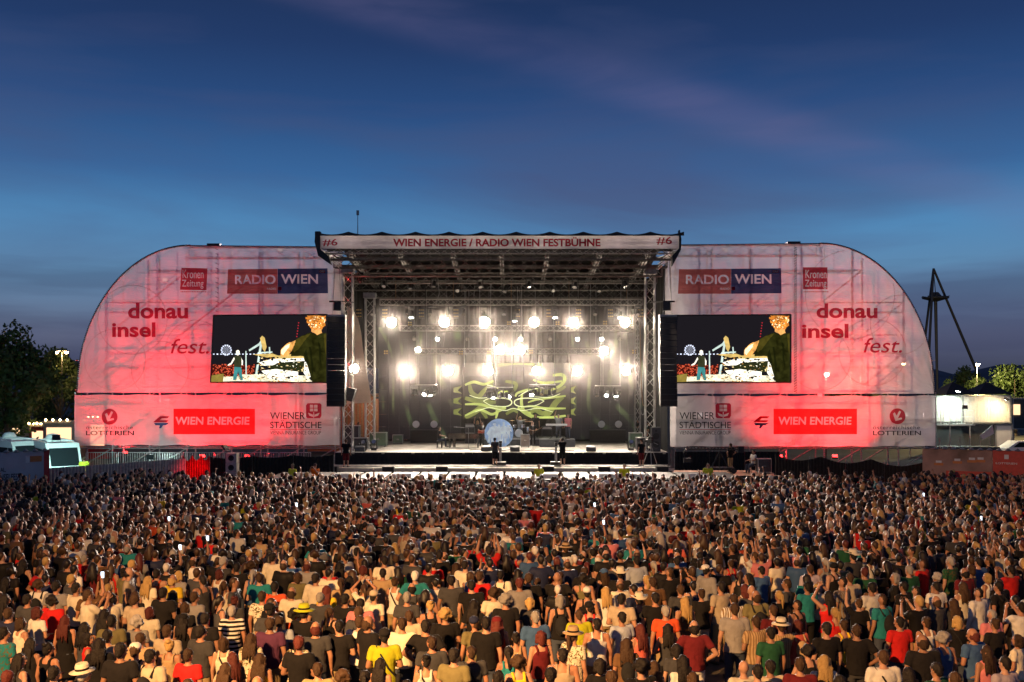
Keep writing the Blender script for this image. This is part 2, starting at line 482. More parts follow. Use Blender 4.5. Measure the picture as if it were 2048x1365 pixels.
def field_with_print(outline, texts, Y, field_mat, letter_mat, parent, name, extra=()):
    """a printed colour field whose letters are left as bare cloth: real openings in the field, a thin film in them"""
    loops = []
    for (txt, x0, x1, y0, y1, bold, shear) in texts:
        vs, fs = text_geo(txt, bold, shear)
        ax = [v[0] for v in vs]; ay = [v[1] for v in vs]; a0, a1, b0, b1 = min(ax), max(ax), min(ay), max(ay)
        mp_ = lambda q: (x0 + (q[0] - a0) / (a1 - a0) * (x1 - x0), y1 + (q[1] - b0) / (b1 - b0) * (y0 - y1))
        loops += [[mp_(q) for q in lp] for lp in outline_of(vs, fs)]
    loops += [list(e) for e in extra]
    cu = bpy.data.curves.new('field', 'CURVE'); cu.dimensions = '2D'; cu.fill_mode = 'BOTH'
    for lp in [list(outline)] + loops:
        sp = cu.splines.new('POLY'); sp.points.add(len(lp) - 1); sp.use_cyclic_u = True
        for p, (x, y) in zip(sp.points, lp): p.co = (x * 0.01, y * 0.01, 0, 1)
    ob = bpy.data.objects.new('field', cu); TMP.collection.objects.link(ob)
    ev = evaluated(ob); me = ev.to_mesh()
    mb = MB(); mb.add([W(v.co.x * 100, v.co.y * 100, Y) for v in me.vertices], [tuple(p.vertices) for p in me.polygons])
    ev.to_mesh_clear(); bpy.data.objects.remove(ob); bpy.data.curves.remove(cu)
    o = mb.build(name, field_mat, parent)
    for (txt, x0, x1, y0, y1, bold, shear) in texts: lettering(txt, x0, x1, y0, y1, Y + 0.006, letter_mat, o, bold, shear)
    return o


def lettering(txt, x0, x1, y0, y1, Y, mt, parent, bold=0.02, shear=0.0, name='lettering', spacing=1.0, skew=0.0):
    """txt fitted to the rectangle x0..x1, y0..y1 seen at depth Y, drawn on an upright plane"""
    vs, fs = text_geo(txt, bold, shear, spacing)
    ax = [v[0] for v in vs]; ay = [v[1] for v in vs]
    a0, a1, b0, b1 = min(ax), max(ax), min(ay), max(ay)
    mb = MB()
    out = []
    for (x, y) in vs:
        u = (x - a0) / (a1 - a0); w = (y - b0) / (b1 - b0)
        out.append(W(x0 + u * (x1 - x0), y1 + w * (y0 - y1) + skew * u, Y))
    mb.add(out, fs)
    return mb.build(name, mt, parent)


def flat(pts, Y, mt, parent, name, th=0.004):
    mb = MB(); mb.prism([W(x, y, Y) for x, y in pts], (0, th, 0))
    return mb.build(name, mt, parent)


def circle(cx, cy, r, n=20, sy=1.0):
    return [(cx + r * math.cos(2 * math.pi * k / n), cy + r * sy * math.sin(2 * math.pi * k / n)) for k in range(n)]
# ================================================================== SETTING
mb = MB(); mb.add([(-400, -60, 0), (400, -60, 0), (400, 3000, 0), (-400, 3000, 0)], [(0, 1, 2, 3)])
mb.build('ground', M['asphalt'], kind='structure')
# a worn paler walkway strip crossing the field in front
mb = MB(); mb.add([(2.6, 8, 0.004), (5.4, 8, 0.004), (5.9, 27, 0.004), (4.6, 27, 0.004)], [(0, 1, 2, 3)])
mb.build('path', mat('worn_asphalt', (0.10, 0.09, 0.075), 0.9, var=0.3, vscale=1.5), kind='structure')

M['hill'] = mat('hazed_wooded_hill', (0.10, 0.115, 0.16), 1.0, var=0.25, vscale=0.02)  # distance haze is mixed into the hill colour
mb = MB()
n = 90
vsx = []
for i in range(n + 1):
    x = -1500 + 3000 * i / n
    h = 24 + 8 * math.sin(i * 0.31) + 9 * math.sin(i * 0.83 + 1) + 4 * math.sin(i * 2.1) + (18 if i < 38 else 0) * (1 - i / 38)
    vsx.append((x, 1500, h))
vs = [(x, 1300, -2) for x, _, _ in vsx] + vsx + [(x, 1900, -2) for x, _, _ in vsx]
fs = []
for r_ in range(2):
    for i in range(n): fs.append((r_ * (n + 1) + i, r_ * (n + 1) + i + 1, (r_ + 1) * (n + 1) + i + 1, (r_ + 1) * (n + 1) + i))
mb.add(vs, fs); mb.build('hills', M['hill'], kind='structure')

# ================================================================== STAGE: deck, roof, drapes
YF = 66.7                                      # stage front edge
ZD = 1.6                                       # stage floor height
XL, XR = -11.4, 10.0


def X_at(px, Y): return (px - CX) / F * Y
def Z_at(py, Y): return CAMH - (py - HY) / F * Y


deck = thing('stage_deck', 'wide pale stage floor with black skirt in front of the band', 'stage', (-0.8, YF, 0))
for k in range(8):                              # deck sheets, butted with 1 cm joints
    x0 = XL - 0.4 + k * (XR - XL + 0.8) / 8
    for j in range(5):
        y0 = YF + j * 2.6
        MB().bb(x0 + 0.005, x0 + (XR - XL + 0.8) / 8 - 0.005, y0 + 0.005, y0 + 2.595, ZD - 0.12, ZD).build('deck_panel', M['deckply'], deck)
mb = MB()
nn = 160
pts_t = []
for i in range(nn + 1):
    x = XL - 0.4 + (XR - XL + 0.8) * i / nn
    pts_t.append((x, YF - 0.02 - 0.025 * math.sin(i * 1.3) - 0.015 * math.sin(i * 0.47), 0))
mb.add([(x, y, ZD - 0.03) for x, y, _ in pts_t] + [(x, y - 0.01, 0.02) for x, y, _ in pts_t], [(i, i + 1, nn + 2 + i, nn + 1 + i) for i in range(nn)])
mb.build('skirt', M['drape'], deck)
MB().bb(XL - 0.4, XR + 0.4, YF - 0.04, YF - 0.001, ZD - 0.028, ZD + 0.004).build('edge_strip', M['alu'], deck)

# front run of the camera platform, below the stage edge
plat = thing('camera_platform', 'low pale plank walkway for cameras along the foot of the stage', 'platform', (-0.8, 63.5, 0))
for k in range(12):
    x0 = XL - 0.2 + k * 1.78
    MB().bb(x0, x0 + 1.76, 62.3, 64.9, 0.86, 0.92).build('plank', M['deckply'], plat)
mb = MB().bb(XL - 0.2, XR + 0.1, 62.24, 62.29, 0.72, 0.9); mb.build('front_beam', M['alu'], plat)
mb = MB()
for yy in (62.9, 64.2): mb.bb(XL - 0.1, XR, yy - 0.04, yy + 0.04, 0.925, 0.985)
mb.build('dolly_rail', M['steel'], plat)
for k in range(13):
    x = XL + k * 1.75
    MB().tube((x, 62.4, 0), (x, 62.4, 0.86), 0.035).build('leg', M['steel'], plat)
mb = MB().bb(XL - 0.2, XR, 62.6, 62.64, 0.02, 0.7); mb.build('skirt', M['drape'], plat)

# crowd barrier sections with white info plates
bar_i = 0
for k in range(16):
    x0 = -13.2 + k * 1.6
    b = thing('crowd_barrier', '%s section of the steel crowd barrier before the stage, counted from its left end' % ORD[k], 'barrier', (x0 + 0.8, 53.0, 0), 'crowd barrier sections at the stage')
    mb = MB()
    mb.tube((x0, 53.0, 1.15), (x0 + 1.56, 53.0, 1.15), 0.03).tube((x0, 53.0, 0.1), (x0 + 1.56, 53.0, 0.1), 0.03)
    mb.tube((x0, 53.0, 0), (x0, 53.0, 1.15), 0.03).tube((x0 + 1.56, 53.0, 0), (x0 + 1.56, 53.0, 1.15), 0.03)
    mb.build('frame', M['alu'], b)
    MB().bb(x0 + 0.05, x0 + 1.5, 57.48, 53.02, 0.12, 1.1).build('panel', M['grille'], b)
    MB().bb(x0, x0 + 1.56, 53.1, 53.9, 0.03, 0.08).build('tread_plate', M['alu'], b)
    if k in (2, 4, 6, 7, 9, 11, 12, 14):
        MB().bb(x0 + 0.3, x0 + 1.35, 54.0, 54.05, 1.0, 1.3).build('info_plate', M['white'], b)

# front fill loudspeakers standing on the platform's edge
for i, px in enumerate((664, 777, 884, 1096, 1208, 1324)):
    x = X_at(px, 61.6)
    w = thing('front_fill_speaker', ['leftmost', 'second from left', 'third from left', 'fourth from left', 'fifth from left', 'rightmost'][i] + ' squat black front-fill speaker at the platform edge', 'speaker', (x, 61.6, 0.0), 'front fill speakers')
    MB().bb(x - 0.36, x + 0.36, 61.3, 61.95, 0.45, 1.1).build('cabinet', M['case'], w)
    MB().bb(x - 0.32, x + 0.32, 61.27, 61.299, 0.5, 1.05).build('grille', M['grille'], w)
    MB().bb(x - 0.4, x + 0.4, 61.25, 62.0, 0.0, 0.448).build('plinth', M['black'], w)

# ------------------------------------------------------------------ roof
RY = 62.5
roof = thing('stage_roof', 'black tarpaulin stage roof with red lettered white fascia on truss', 'stage roof', (-0.8, RY, 14.0))
x0, x1 = X_at(640, RY), X_at(1358, RY)
zt, zb = Z_at(472, RY), Z_at(498, RY)
M['fascia'] = fabric_mat('fascia_cloth', (0.74, 0.68, 0.66), 0.05, 0.5, 0.1, 0.3)
mb = MB()
nx_, nz_ = 60, 6
gv = []
for j in range(nz_ + 1):
    for i in range(nx_ + 1):
        gv.append((x0 + (x1 - x0) * i / nx_, RY + 0.03 * math.sin(i * 1.1) * math.sin(math.pi * j / nz_), zb + (zt - zb) * j / nz_))
mb.add(gv, [(j * (nx_ + 1) + i, j * (nx_ + 1) + i + 1, (j + 1) * (nx_ + 1) + i + 1, (j + 1) * (nx_ + 1) + i) for j in range(nz_) for i in range(nx_)])
fas = mb.build('fascia', M['fascia'], roof)
lettering('WIEN ENERGIE / RADIO WIEN FESTBÜHNE', 786, 1201, 474.5, 493.5, RY - 0.06, M['ink_red'], fas, 0.034)
lettering('#6', 645, 675, 478, 493, RY - 0.06, M['ink_red'], fas, 0.018)
lettering('#6', 1313, 1344, 474, 490, RY - 0.06, M['ink_red'], fas, 0.018)
# tarpaulin with sagging bays between the bows
mb = MB()
nb = 11
top = []
for i in range(nb * 6 + 1):
    t = i / 6.0
    sag = 0.20 * (abs((t % 1) - 0.5) * 2) ** 2
    top.append((x0 - 0.3 + (x1 - x0 + 0.6) * i / (nb * 6), zt + 0.06 + sag * 0.9))
for (ya, za), (yb, zb_) in (((RY - 0.12, 0), (RY + 8, 0.6)), ((RY + 8, 0.6), (RY + 19, -1.0))):
    v = [(x, ya, z + za) for x, z in top] + [(x, yb, z + zb_) for x, z in top]
    m_ = len(top)
    mb.add(v, [(i, i + 1, m_ + i + 1, m_ + i) for i in range(m_ - 1)])
v = [(x, RY - 0.12, z) for x, z in top] + [(x, RY - 0.12, zt - 0.01) for x, z in top]
mb.add(v, [(i, i + 1, m_ + i + 1, m_ + i) for i in range(m_ - 1)])
M['tarp'] = mat('black_tarpaulin', (0.02, 0.02, 0.021), 0.6, var=0.3, bump=0.3, bscale=2)
mb.build('tarpaulin', M['tarp'], roof)
for flap in ([(630.5, 463), (640, 463), (640, 499), (657, 513), (662, 530), (636, 512), (629, 484)],
             [(1358.5, 460), (1358.5, 497), (1345, 512), (1345, 532), (1362, 500), (1363, 478), (1360, 461)]):
    MB().prism([W(a, b, RY - 0.1) for a, b in flap], (0, 0.5, 0)).build('corner_flap', M['tarp'], roof)
# roof trusses across the stage
for (Y, pb, pt) in ((63.0, 520, 501), (65.2, 536, 516), (67.4, 553, 532), (69.7, 567, 547), (72.0, 581, 562), (76.5, 596, 580)):
    z0_, z1_ = Z_at(pb, Y), Z_at(pt, Y)
    mb = MB().truss((-11.6, Y, (z0_ + z1_) / 2), (10.1, Y, (z0_ + z1_) / 2), 0.5, z1_ - z0_, 0.045, 0.024, 0.75)
    mb.build('cross_truss', M['alu_shaded'], roof)
for px in (700, 800, 905, 1003, 1095, 1200, 1298):
    a = W(px, 508, 63.2); b = Vector((X_at(px, 66) * 0.97, 77.5, Z_at(590, 76.5) + 0.5))
    MB().truss(a, b, 0.2, 0.35, 0.024, 0.014, 0.6).build('rafter_truss', M['alu_shaded'], roof)
MB().truss(W(645, 503, RY + 0.3), W(1355, 503, RY + 0.3), 0.35, 0.3, 0.03, 0.016, 0.5).build('fascia_truss', M['alu'], roof)
for px, d in ((672, 1), (1326, -1)):
    mb = MB()
    for q in range(6): mb.tube(W(px - d * 28, 503, RY + 0.3), W(px + d * 10, 540 - q * 6, 64.5), 0.03)
    mb.build('corner_brace', M['alu'], roof)

# towers

for i, (px, Y, h0, lab) in enumerate(((696, 67.2, 13.6, 'aluminium tower truss at the stage opening behind the line array showing two side lamps'),
                                      (740, 70.5, 12.2, 'inner aluminium tower truss rising among flight cases and stagehands'),
                                      (1300, 68.0, 13.6, 'aluminium tower truss on the cable-loop side of the stage opening'),
                                      (1275, 76.5, 11.5, 'slim rear tower truss behind the hanging cable loops'))):
    x = X_at(px, Y)
    t = thing('tower_truss', lab, 'truss tower', (x, Y, ZD if i != 0 else 0), 'stage tower trusses')
    MB().truss((x, Y, 0.2 if i == 0 else ZD + 0.06), (x, Y, h0), 0.62 if i < 3 else 0.4, 0.62 if i < 3 else 0.4, 0.045, 0.024, 0.7).build('mast', M['alu'], t)
    MB().bb(x - 0.6, x + 0.6, Y - 0.6, Y + 0.6, ZD + 0.003 if i else 0.02, ZD + 0.06 if i else 0.2).build('base_plate', M['steel'], t)
    MB().bb(x - 0.42, x + 0.42, Y - 0.42, Y + 0.42, h0, h0 + 0.35).build('head_block', M['steel'], t)

# drapes and back walls: (px range, Y, y range)
def drape(name, label, p0, p1, zlo, zhi, mt, folds=0.10, amp=0.06, th=None):
    p0, p1 = Vector(p0), Vector(p1); d = p1 - p0; L = d.length; nrm_ = Vector((-d.y, d.x, 0)).normalized()
    k = max(8, int(L / folds / 2)); v = []
    for z in (zhi, (zhi + zlo) / 2, zlo):
        for i in range(k + 1):
            q = p0 + d * (i / k) + nrm_ * (amp * math.sin(i * 2.3) + amp * 0.6 * math.sin(i * 0.9))
            v.append((q.x, q.y, z))
    m_ = MB(); m_.add(v, [(r_ * (k + 1) + i, r_ * (k + 1) + i + 1, (r_ + 1) * (k + 1) + i + 1, (r_ + 1) * (k + 1) + i) for r_ in range(2) for i in range(k)])
    return m_.build(name, mt, None, label, 'curtain')


drape('stage_curtain', 'black backdrop curtain hung across the rear of the stage', (X_at(772, 80), 80, 0), (10.8, 80, 0), 0.3, 14.6, M['drape'])
drape('stage_curtain', 'black masking curtain high on the lamp-lit side of the stage', (-12.2, 68.4, 0), (-10.9, 80, 0), 8.0, 14.4, M['drape'])
drape('stage_curtain', 'black masking curtain along the cable-loop side of the stage', (10.6, 68.2, 0), (10.6, 79.8, 0), 0.3, 14.4, M['drape'])
drape('stage_curtain', 'short black curtain above the backstage opening near the inner tower', (-12, 80.2, 0), (X_at(775, 80.2), 80.2, 0), 7.4, 14.5, M['drape'])

# cream side sheet, curved at the top, lit by a lamp in front of it
sh = thing('side_sheet', 'cream side sheet with rounded top, glowing beside the line array', 'scrim', W(706, 800, 69.2))
ol = [(694, 808), (694, 612), (706, 620), (716, 638), (722, 665), (726, 700), (731, 735), (738, 770), (742, 800), (742, 806)]
mb = MB(); mb.prism([W(a, b, 69.2) for a, b in ol], (0, 0.02, 0)); mb.build('cloth', fabric_mat('cream_cloth', (0.7, 0.62, 0.5), 0.02, 0.3, 0.1, 0.3), sh)

# backstage: ochre container and tent seen through the gap
bs = thing('backstage_container', 'rust orange container lit in the backstage opening behind the flight cases', 'container', (-13.5, 86, 0))
MB().bb(-18, X_at(790, 88), 88, 90.5, 0.2, 4.9).build('shell', mat('rust_orange_paint', (0.34, 0.11, 0.04), 0.6, var=0.2), bs)
for k in range(24): MB().bb(-17.9 + k * 0.33, -17.75 + k * 0.33, 87.94, 87.999, 0.4, 4.7).build('rib', M['wood'], bs)
aw = thing('backstage_awning', 'orange sloping awning edge above the rust container', 'awning', (-12.5, 85, 4.4))
mb = MB(); mb.prism([W(700, 805, 84), W(722, 793, 84), W(768, 790, 84), W(735, 800, 84)], (0, 2, 0.15)); mb.build('cloth', mat('orange_awning', (0.65, 0.30, 0.07), 0.7), aw)

# ------------------------------------------------------------------ rear screens
def led_dark(name, seed):
    m, nt, b = new_mat(name)
    b.inputs['Base Color'].default_value = (0.012, 0.012, 0.013, 1); b.inputs['Roughness'].default_value = 0.5
    t = nt.nodes.new('ShaderNodeTexCoord')
    mp_ = nt.nodes.new('ShaderNodeMapping'); mp_.inputs['Location'].default_value = (seed, 0, seed * 1.7); mp_.inputs['Scale'].default_value = (1.0, 1, 0.5); mp_.inputs['Rotation'].default_value = (0, 0.45, 0)
    nt.links.new(t.outputs['Object'], mp_.inputs[0])
    w_ = nt.nodes.new('ShaderNodeTexWave'); w_.inputs['Scale'].default_value = 0.24; w_.inputs['Distortion'].default_value = 14; w_.inputs['Detail'].default_value = 1.2; w_.inputs['Detail Scale'].default_value = 0.7
    nt.links.new(mp_.outputs[0], w_.inputs['Vector'])
    r = nt.nodes.new('ShaderNodeValToRGB'); nt.links.new(w_.outputs['Fac'], r.inputs[0])
    e = r.color_ramp.elements
    e[0].position = 0.80; e[0].color = (0.004, 0.004, 0.005, 1); e[1].position = 0.97; e[1].color = (0.10, 0.14, 0.055, 1)
    n_ = nt.nodes.new('ShaderNodeTexNoise'); n_.inputs['Scale'].default_value = 0.45; nt.links.new(t.outputs['Object'], n_.inputs['Vector'])
    q = nt.nodes.new('ShaderNodeMapRange'); q.inputs['From Min'].default_value = 0.45; q.inputs['From Max'].default_value = 0.62; nt.links.new(n_.outputs['Fac'], q.inputs['Value'])
    mx = nt.nodes.new('ShaderNodeMix'); mx.data_type = 'RGBA'; nt.links.new(q.outputs[0], mx.inputs[0])
    mx.inputs[6].default_value = (0.004, 0.004, 0.006, 1); nt.links.new(r.outputs[0], mx.inputs[7])
    nt.links.new(mx.outputs[2], b.inputs['Emission Color']); b.inputs['Emission Strength'].default_value = 1.0
    return m


for i, (a, b, lab) in enumerate(((757, 922, 'dark video wall with faint green streaks behind the grand piano side'), (1143, 1296, 'dark video wall with faint green streaks behind the keyboard side'))):
    t = thing('rear_video_wall', lab, 'video wall', W((a + b) / 2, 880, 79.0), 'rear video walls')
    ml = led_dark('dark_video_%d' % i, 3.1 + 5 * i)
    cols_, rows_ = 8, 9
    for c in range(cols_):
        for r_ in range(rows_):
            xa, xb = a + (b - a) * c / cols_, a + (b - a) * (c + 1) / cols_
            ya, yb = 655 + 224 * r_ / rows_, 655 + 224 * (r_ + 1) / rows_
            p, q = W(xa, yb, 79.0), W(xb, ya, 79.0)
            MB().bb(p.x + 0.008, q.x - 0.008, 79.0, 79.12, p.z + 0.008, q.z - 0.008).build('video_panel', ml, t)

cs = thing('centre_video_wall', 'central video wall showing olive green looping ribbons above the drummer', 'video wall', W(1032, 838, 77.6))
M['led_bg'] = screen_mat('video_grey_olive', s2l((40, 36, 26)), 1.0, 0.6, 0.9)
M['led_g1'] = screen_mat('video_lime', s2l((186, 196, 104)), 1.1, 0.3, 0.7)
M['led_g2'] = screen_mat('video_olive', s2l((126, 132, 66)), 1.0, 0.45, 0.7)
M['led_g3'] = screen_mat('video_pale', s2l((228, 232, 176)), 1.2, 0.2, 0.7)
for c in range(6):
    for r_ in range(4):
        p, q = W(926 + 214 * c / 6, 726 + 112 * (r_ + 1) / 4, 77.6), W(926 + 214 * (c + 1) / 6, 726 + 112 * r_ / 4, 77.6)
        MB().bb(p.x + 0.004, q.x - 0.004, 77.6, 77.75, p.z + 0.004, q.z - 0.004).build('video_panel', M['led_bg'], cs)


def ribbon(pts, w0, w1):
    """smooth closed strip through pts in picture units, clipped to the wall"""
    P = []
    for i in range(len(pts) - 1):
        p0 = pts[max(0, i - 1)]; p1 = pts[i]; p2 = pts[i + 1]; p3 = pts[min(len(pts) - 1, i + 2)]
        for k in range(8):
            t = k / 8.0
            P.append(tuple(0.5 * ((2 * p1[d]) + (-p0[d] + p2[d]) * t + (2 * p0[d] - 5 * p1[d] + 4 * p2[d] - p3[d]) * t * t + (-p0[d] + 3 * p1[d] - 3 * p2[d] + p3[d]) * t ** 3) for d in (0, 1)))
    P.append(pts[-1])
    L_, R_ = [], []
    for i, p in enumerate(P):
        a = P[max(0, i - 1)]; b = P[min(len(P) - 1, i + 1)]
        dx, dy = b[0] - a[0], b[1] - a[1]; l = math.hypot(dx, dy) or 1
        t = i / (len(P) - 1); w = (w0 + (w1 - w0) * t) * (0.35 + 0.65 * math.sin(math.pi * (0.1 + 0.8 * t)))
        cl = lambda q: (min(1139, max(927, q[0])), min(837.5, max(727, q[1])))
        L_.append(cl((p[0] - dy / l * w, p[1] + dx / l * w))); R_.append(cl((p[0] + dy / l * w, p[1] - dx / l * w)))
    return L_, R_


rr = random.Random(5)
rib = {'led_g1': MB(), 'led_g2': MB(), 'led_g3': MB()}
dep = {'led_g2': 77.592, 'led_g1': 77.588, 'led_g3': 77.584}
RIB = (('led_g2', 30, [(60, 470), (90, 580), (180, 640), (260, 560), (400, 430)]), ('led_g2', 34, [(0, 930), (120, 860), (250, 770), (330, 770), (540, 800)]), ('led_g2', 36, [(1340, 640), (1240, 720), (1150, 860), (1080, 930)]),
       ('led_g2', 26, [(960, 500), (1050, 570), (1250, 560), (1375, 500)]), ('led_g2', 24, [(200, 800), (260, 870), (300, 940)]), ('led_g2', 22, [(550, 430), (690, 460), (680, 540), (650, 560)]), ('led_g2', 26, [(450, 215), (700, 175), (1050, 205)]),
       ('led_g2', 30, [(0, 660), (180, 700), (420, 720)]), ('led_g2', 22, [(560, 880), (660, 820), (720, 860)]), ('led_g2', 30, [(880, 870), (960, 820), (1060, 870), (1140, 820)]),
       ('led_g1', 16, [(930, 410), (1050, 450), (1200, 445), (1375, 420)]), ('led_g1', 22, [(720, 790), (850, 880), (1000, 930), (1200, 925), (1375, 900)]), ('led_g1', 18, [(780, 600), (770, 720), (800, 820), (900, 870)]),
       ('led_g1', 14, [(1375, 630), (1200, 650), (980, 680), (860, 720)]), ('led_g1', 14, [(1375, 800), (1100, 800), (900, 770), (760, 790)]), ('led_g1', 22, [(1200, 350), (1320, 340), (1360, 400), (1300, 490), (1150, 560)]),
       ('led_g1', 16, [(420, 760), (440, 850), (420, 940)]), ('led_g1', 16, [(0, 745), (200, 745), (420, 800), (560, 790)]), ('led_g1', 16, [(0, 900), (200, 820), (360, 880), (460, 840), (560, 800)]), ('led_g1', 18, [(0, 480), (120, 440), (260, 470), (400, 420)]),
       ('led_g1', 14, [(690, 640), (720, 590), (880, 545), (960, 600)]), ('led_g1', 14, [(440, 600), (520, 570), (610, 575)]),
       ('led_g3', 8, [(250, 700), (330, 668), (520, 660), (625, 690), (628, 745), (540, 776), (360, 762), (250, 700)]), ('led_g3', 8, [(1080, 700), (990, 668), (800, 662), (688, 690), (684, 745), (770, 776), (960, 762), (1080, 700)]),
       ('led_g3', 7, [(300, 480), (440, 520), (600, 632)]), ('led_g3', 7, [(1020, 520), (860, 560), (730, 636)]), ('led_g3', 6, [(140, 850), (330, 790), (540, 830), (660, 800), (790, 830), (1000, 800), (1200, 850)]), ('led_g3', 6, [(60, 620), (200, 660), (420, 640)]), ('led_g3', 6, [(1300, 600), (1150, 650), (940, 640)]))
for key, w_, spec in RIB:
    w_ = w_ * (1.25 if key != 'led_g3' else 1.1)
    L_, R_ = ribbon([(930 + x / 6.826, 700 + y / 6.826) for x, y in spec], w_ / 6.826, w_ / 6.826 * 0.8)
    m_ = len(L_)
    rib[key].add([W(x, y, dep[key] - 0.0) for x, y in L_ + R_], [(q, q + 1, m_ + q + 1, m_ + q) for q in range(m_ - 1)])
    dep[key] -= 0.0002
for k, m_ in rib.items(): m_.build('screen_image', M[k], cs, kind='stuff')
# the open lace of ribbons that spills past the wall's edge on narrow side strips
for a, b, lab in ((907, 924, 1), (1142, 1152, 2)):
    mb = MB()
    for k in range(3):
        y0 = 772 + 22 * k
        mb.prism([W(b, y0, 77.9), W(a, y0 + 4, 77.9), W(a, y0 + 13, 77.9), W(b, y0 + 16, 77.9), W(b - (b - a) * 0.5, y0 + 9, 77.9)], (0, 0.02, 0))
    mb.build('side_strip', M['led_g2'], cs)

# ================================================================== WINGS
YW = 66.9
rw = random.Random(3)


def wing(side):
    L = side < 0
    lab = 'left' if L else 'right'
    if L: xa, xb, xc, ytop, ylo = 155, 684, 380, 492, 786
    else: xa, xb, xc, ytop, ylo = 1868, 1330, 1640, 488, 788
    root = thing('wing_scrim', 'tall rounded white fabric wing on the %s side of the stage, glowing red below' % lab, 'fabric wing', W((xa + xb) / 2, 786, YW))
    mb = MB(); nx, nz = 90, 44; v = []
    for i in range(nx + 1):
        px = xa + (xb - xa) * i / nx
        if (L and px < xc) or ((not L) and px > xc):
            q = min(1, abs(px - xc) / abs(xa - xc)); yt = ylo - (ylo - ytop) * math.sqrt(max(0, 1 - q * q)) - 0.5
        else: yt = ytop + (4 if L else 3) * abs(px - xc) / abs(xb - xc)
        for j in range(nz + 1):
            py = ylo + (yt - ylo) * j / nz
            dxa, dya = abs(px - xb), abs(py - ytop); rad_ = math.hypot(dxa, dya); ang_ = math.atan2(dya, dxa + 0.1)
            crease = 0.05 * math.sin(ang_ * 26) * math.exp(-rad_ / 130) + 0.03 * math.sin(math.atan2(abs(py - ylo), abs(px - xa) + 1) * 30) * math.exp(-math.hypot(px - xa, py - ylo) / 110)
            wv = crease + 0.035 * math.sin(px * 0.05 + py * 0.03) * math.sin(py * 0.04 + 1) + 0.02 * math.sin(px * 0.17 - py * 0.11)
            v.append(W(px, py, YW + wv))
    mb.add(v, [(i * (nz + 1) + j, (i + 1) * (nz + 1) + j, (i + 1) * (nz + 1) + j + 1, i * (nz + 1) + j + 1) for i in range(nx) for j in range(nz)])
    mb.build('cloth', M['scrim'], root, smooth=True)
    # curved edge tube with lacing ties
    pts = []
    for k in range(41):
        a = math.pi / 2 * k / 40
        pts.append((xc + (xa - xc) * math.cos(a), ylo - (ylo - ytop) * math.sin(a)))
    edge = [W(x, y, YW + 0.12) for x, y in pts] + [W(xb, ytop + 3, YW + 0.12)]
    MB().path(edge, 0.055, 6).build('edge_tube', M['steel'], root)
    mb = MB()
    for k in range(0, 120):
        a = math.pi / 2 * k / 119
        p = W(xc + (xa - xc) * math.cos(a) * 1.004, ylo - (ylo - ytop) * math.sin(a) * 1.004, YW + 0.02)
        mb.box(p, (0.06, 0.22, 0.06))
    mb.build('lacing', M['black'], root, kind='stuff')
    # seam where two cloths meet, laced
    sx = 434 if L else 1591
    mb = MB()
    for k in range(90):
        y = ytop + 6 + k * (ylo - ytop - 8) / 90
        if L and 628 < y: continue
        if L and k % 3: continue
        mb.tube(W(sx - 3, y, YW - 0.07), W(sx + 3, y + 2.6, YW - 0.07), 0.022, 0.022, 4)
    mb.build('seam_lacing', M['black' if not L else 'steel'], root, kind='stuff')
    MB().box(W(sx - 5, ytop - 1.5, YW + 0.3), (0.85, 0.6, 0.14)).build('top_bracket', M['black'], root)
    # prints on the cloth
    Yp = YW - 0.085
    ox = 0
    def place(txt, x0, x1, y0, y1, m_, **k): return lettering(txt, x0, x1, y0, y1, Yp - 0.01, m_, root, **k)
    if L:
        place('donau', 256, 376, 606, 638, M['ink_maroon'], bold=0.03)
        place('insel', 224, 311, 645, 675, M['ink_maroon'], bold=0.03)
        place('fest.', 341, 418, 678, 708, M['ink_maroon'], bold=0.004, shear=0.25)
        kx, rx0, rm, rx1 = 360, 454, 555, 655
    else:
        place('donau', 1633, 1755, 607, 637, M['ink_maroon'], bold=0.03)
        place('insel', 1604, 1697, 648, 677, M['ink_maroon'], bold=0.03)
        place('fest.', 1727, 1804, 676, 706, M['ink_maroon'], bold=0.004, shear=0.25)
        kx, rx0, rm, rx1 = 1606, 1356, 1462, 1562
    k_ = field_with_print([(kx + 3, 536), (kx + 55, 537), (kx + 53, 581), (kx, 580)] if L else [(kx, 535), (kx + 49, 535), (kx + 49, 579), (kx, 579)],
                          [('Kronen', kx + 5, kx + 47, 540, 557, 0.004, 0), ('Zeitung', kx + 4, kx + 47, 560, 578, 0.004, 0)], Yp, M['ink_red'], M['film'], root, 'newspaper_logo')
    tg_ = MB(); u_ = kx + 1
    while u_ < kx + 50:
        d_ = rw.uniform(1.5, 4); tg_.add([W(u_, 583, Yp), W(u_ + d_, 583, Yp), W(u_ + d_, 585, Yp), W(u_, 585, Yp)], [(0, 1, 2, 3)]); u_ += d_ + 0.8
    tg_.build('small_print', M['ink_brick'], root, kind='stuff')
    r1 = field_with_print([(rx0 + 2, 539), (rm, 538), (rm, 588), (rx0, 588)], [('RADIO', rx0 + 16, rm - 4, 550, 569, 0.02, 0), ('RADIO', rm - 21, rm - 3, 576, 580, 0.01, 0)], Yp, M['ink_brick'], M['film'], root, 'radio_banner_field')
    r2 = field_with_print([(rm + 0.3, 538), (rx1, 537), (rx1 + 1, 587), (rm + 0.3, 588)], [('WIEN', rm + 7, rx1 - 19, 549, 568, 0.02, 0)], Yp, M['ink_blue'], M['film'], root, 'radio_banner_field')
    flat([(rm + 1, 574), (rm + 8, 574), (rm + 8, 581), (rm + 1, 581)], Yp - 0.008, M['ink_red'], r2, 'small_logo')
    b_ = flat([(rx1 - 17, 541), (rx1 - 5, 541), (rx1 - 5, 546), (rx1 - 17, 546)], Yp - 0.008, M['ink_red'], r2, 'small_logo')
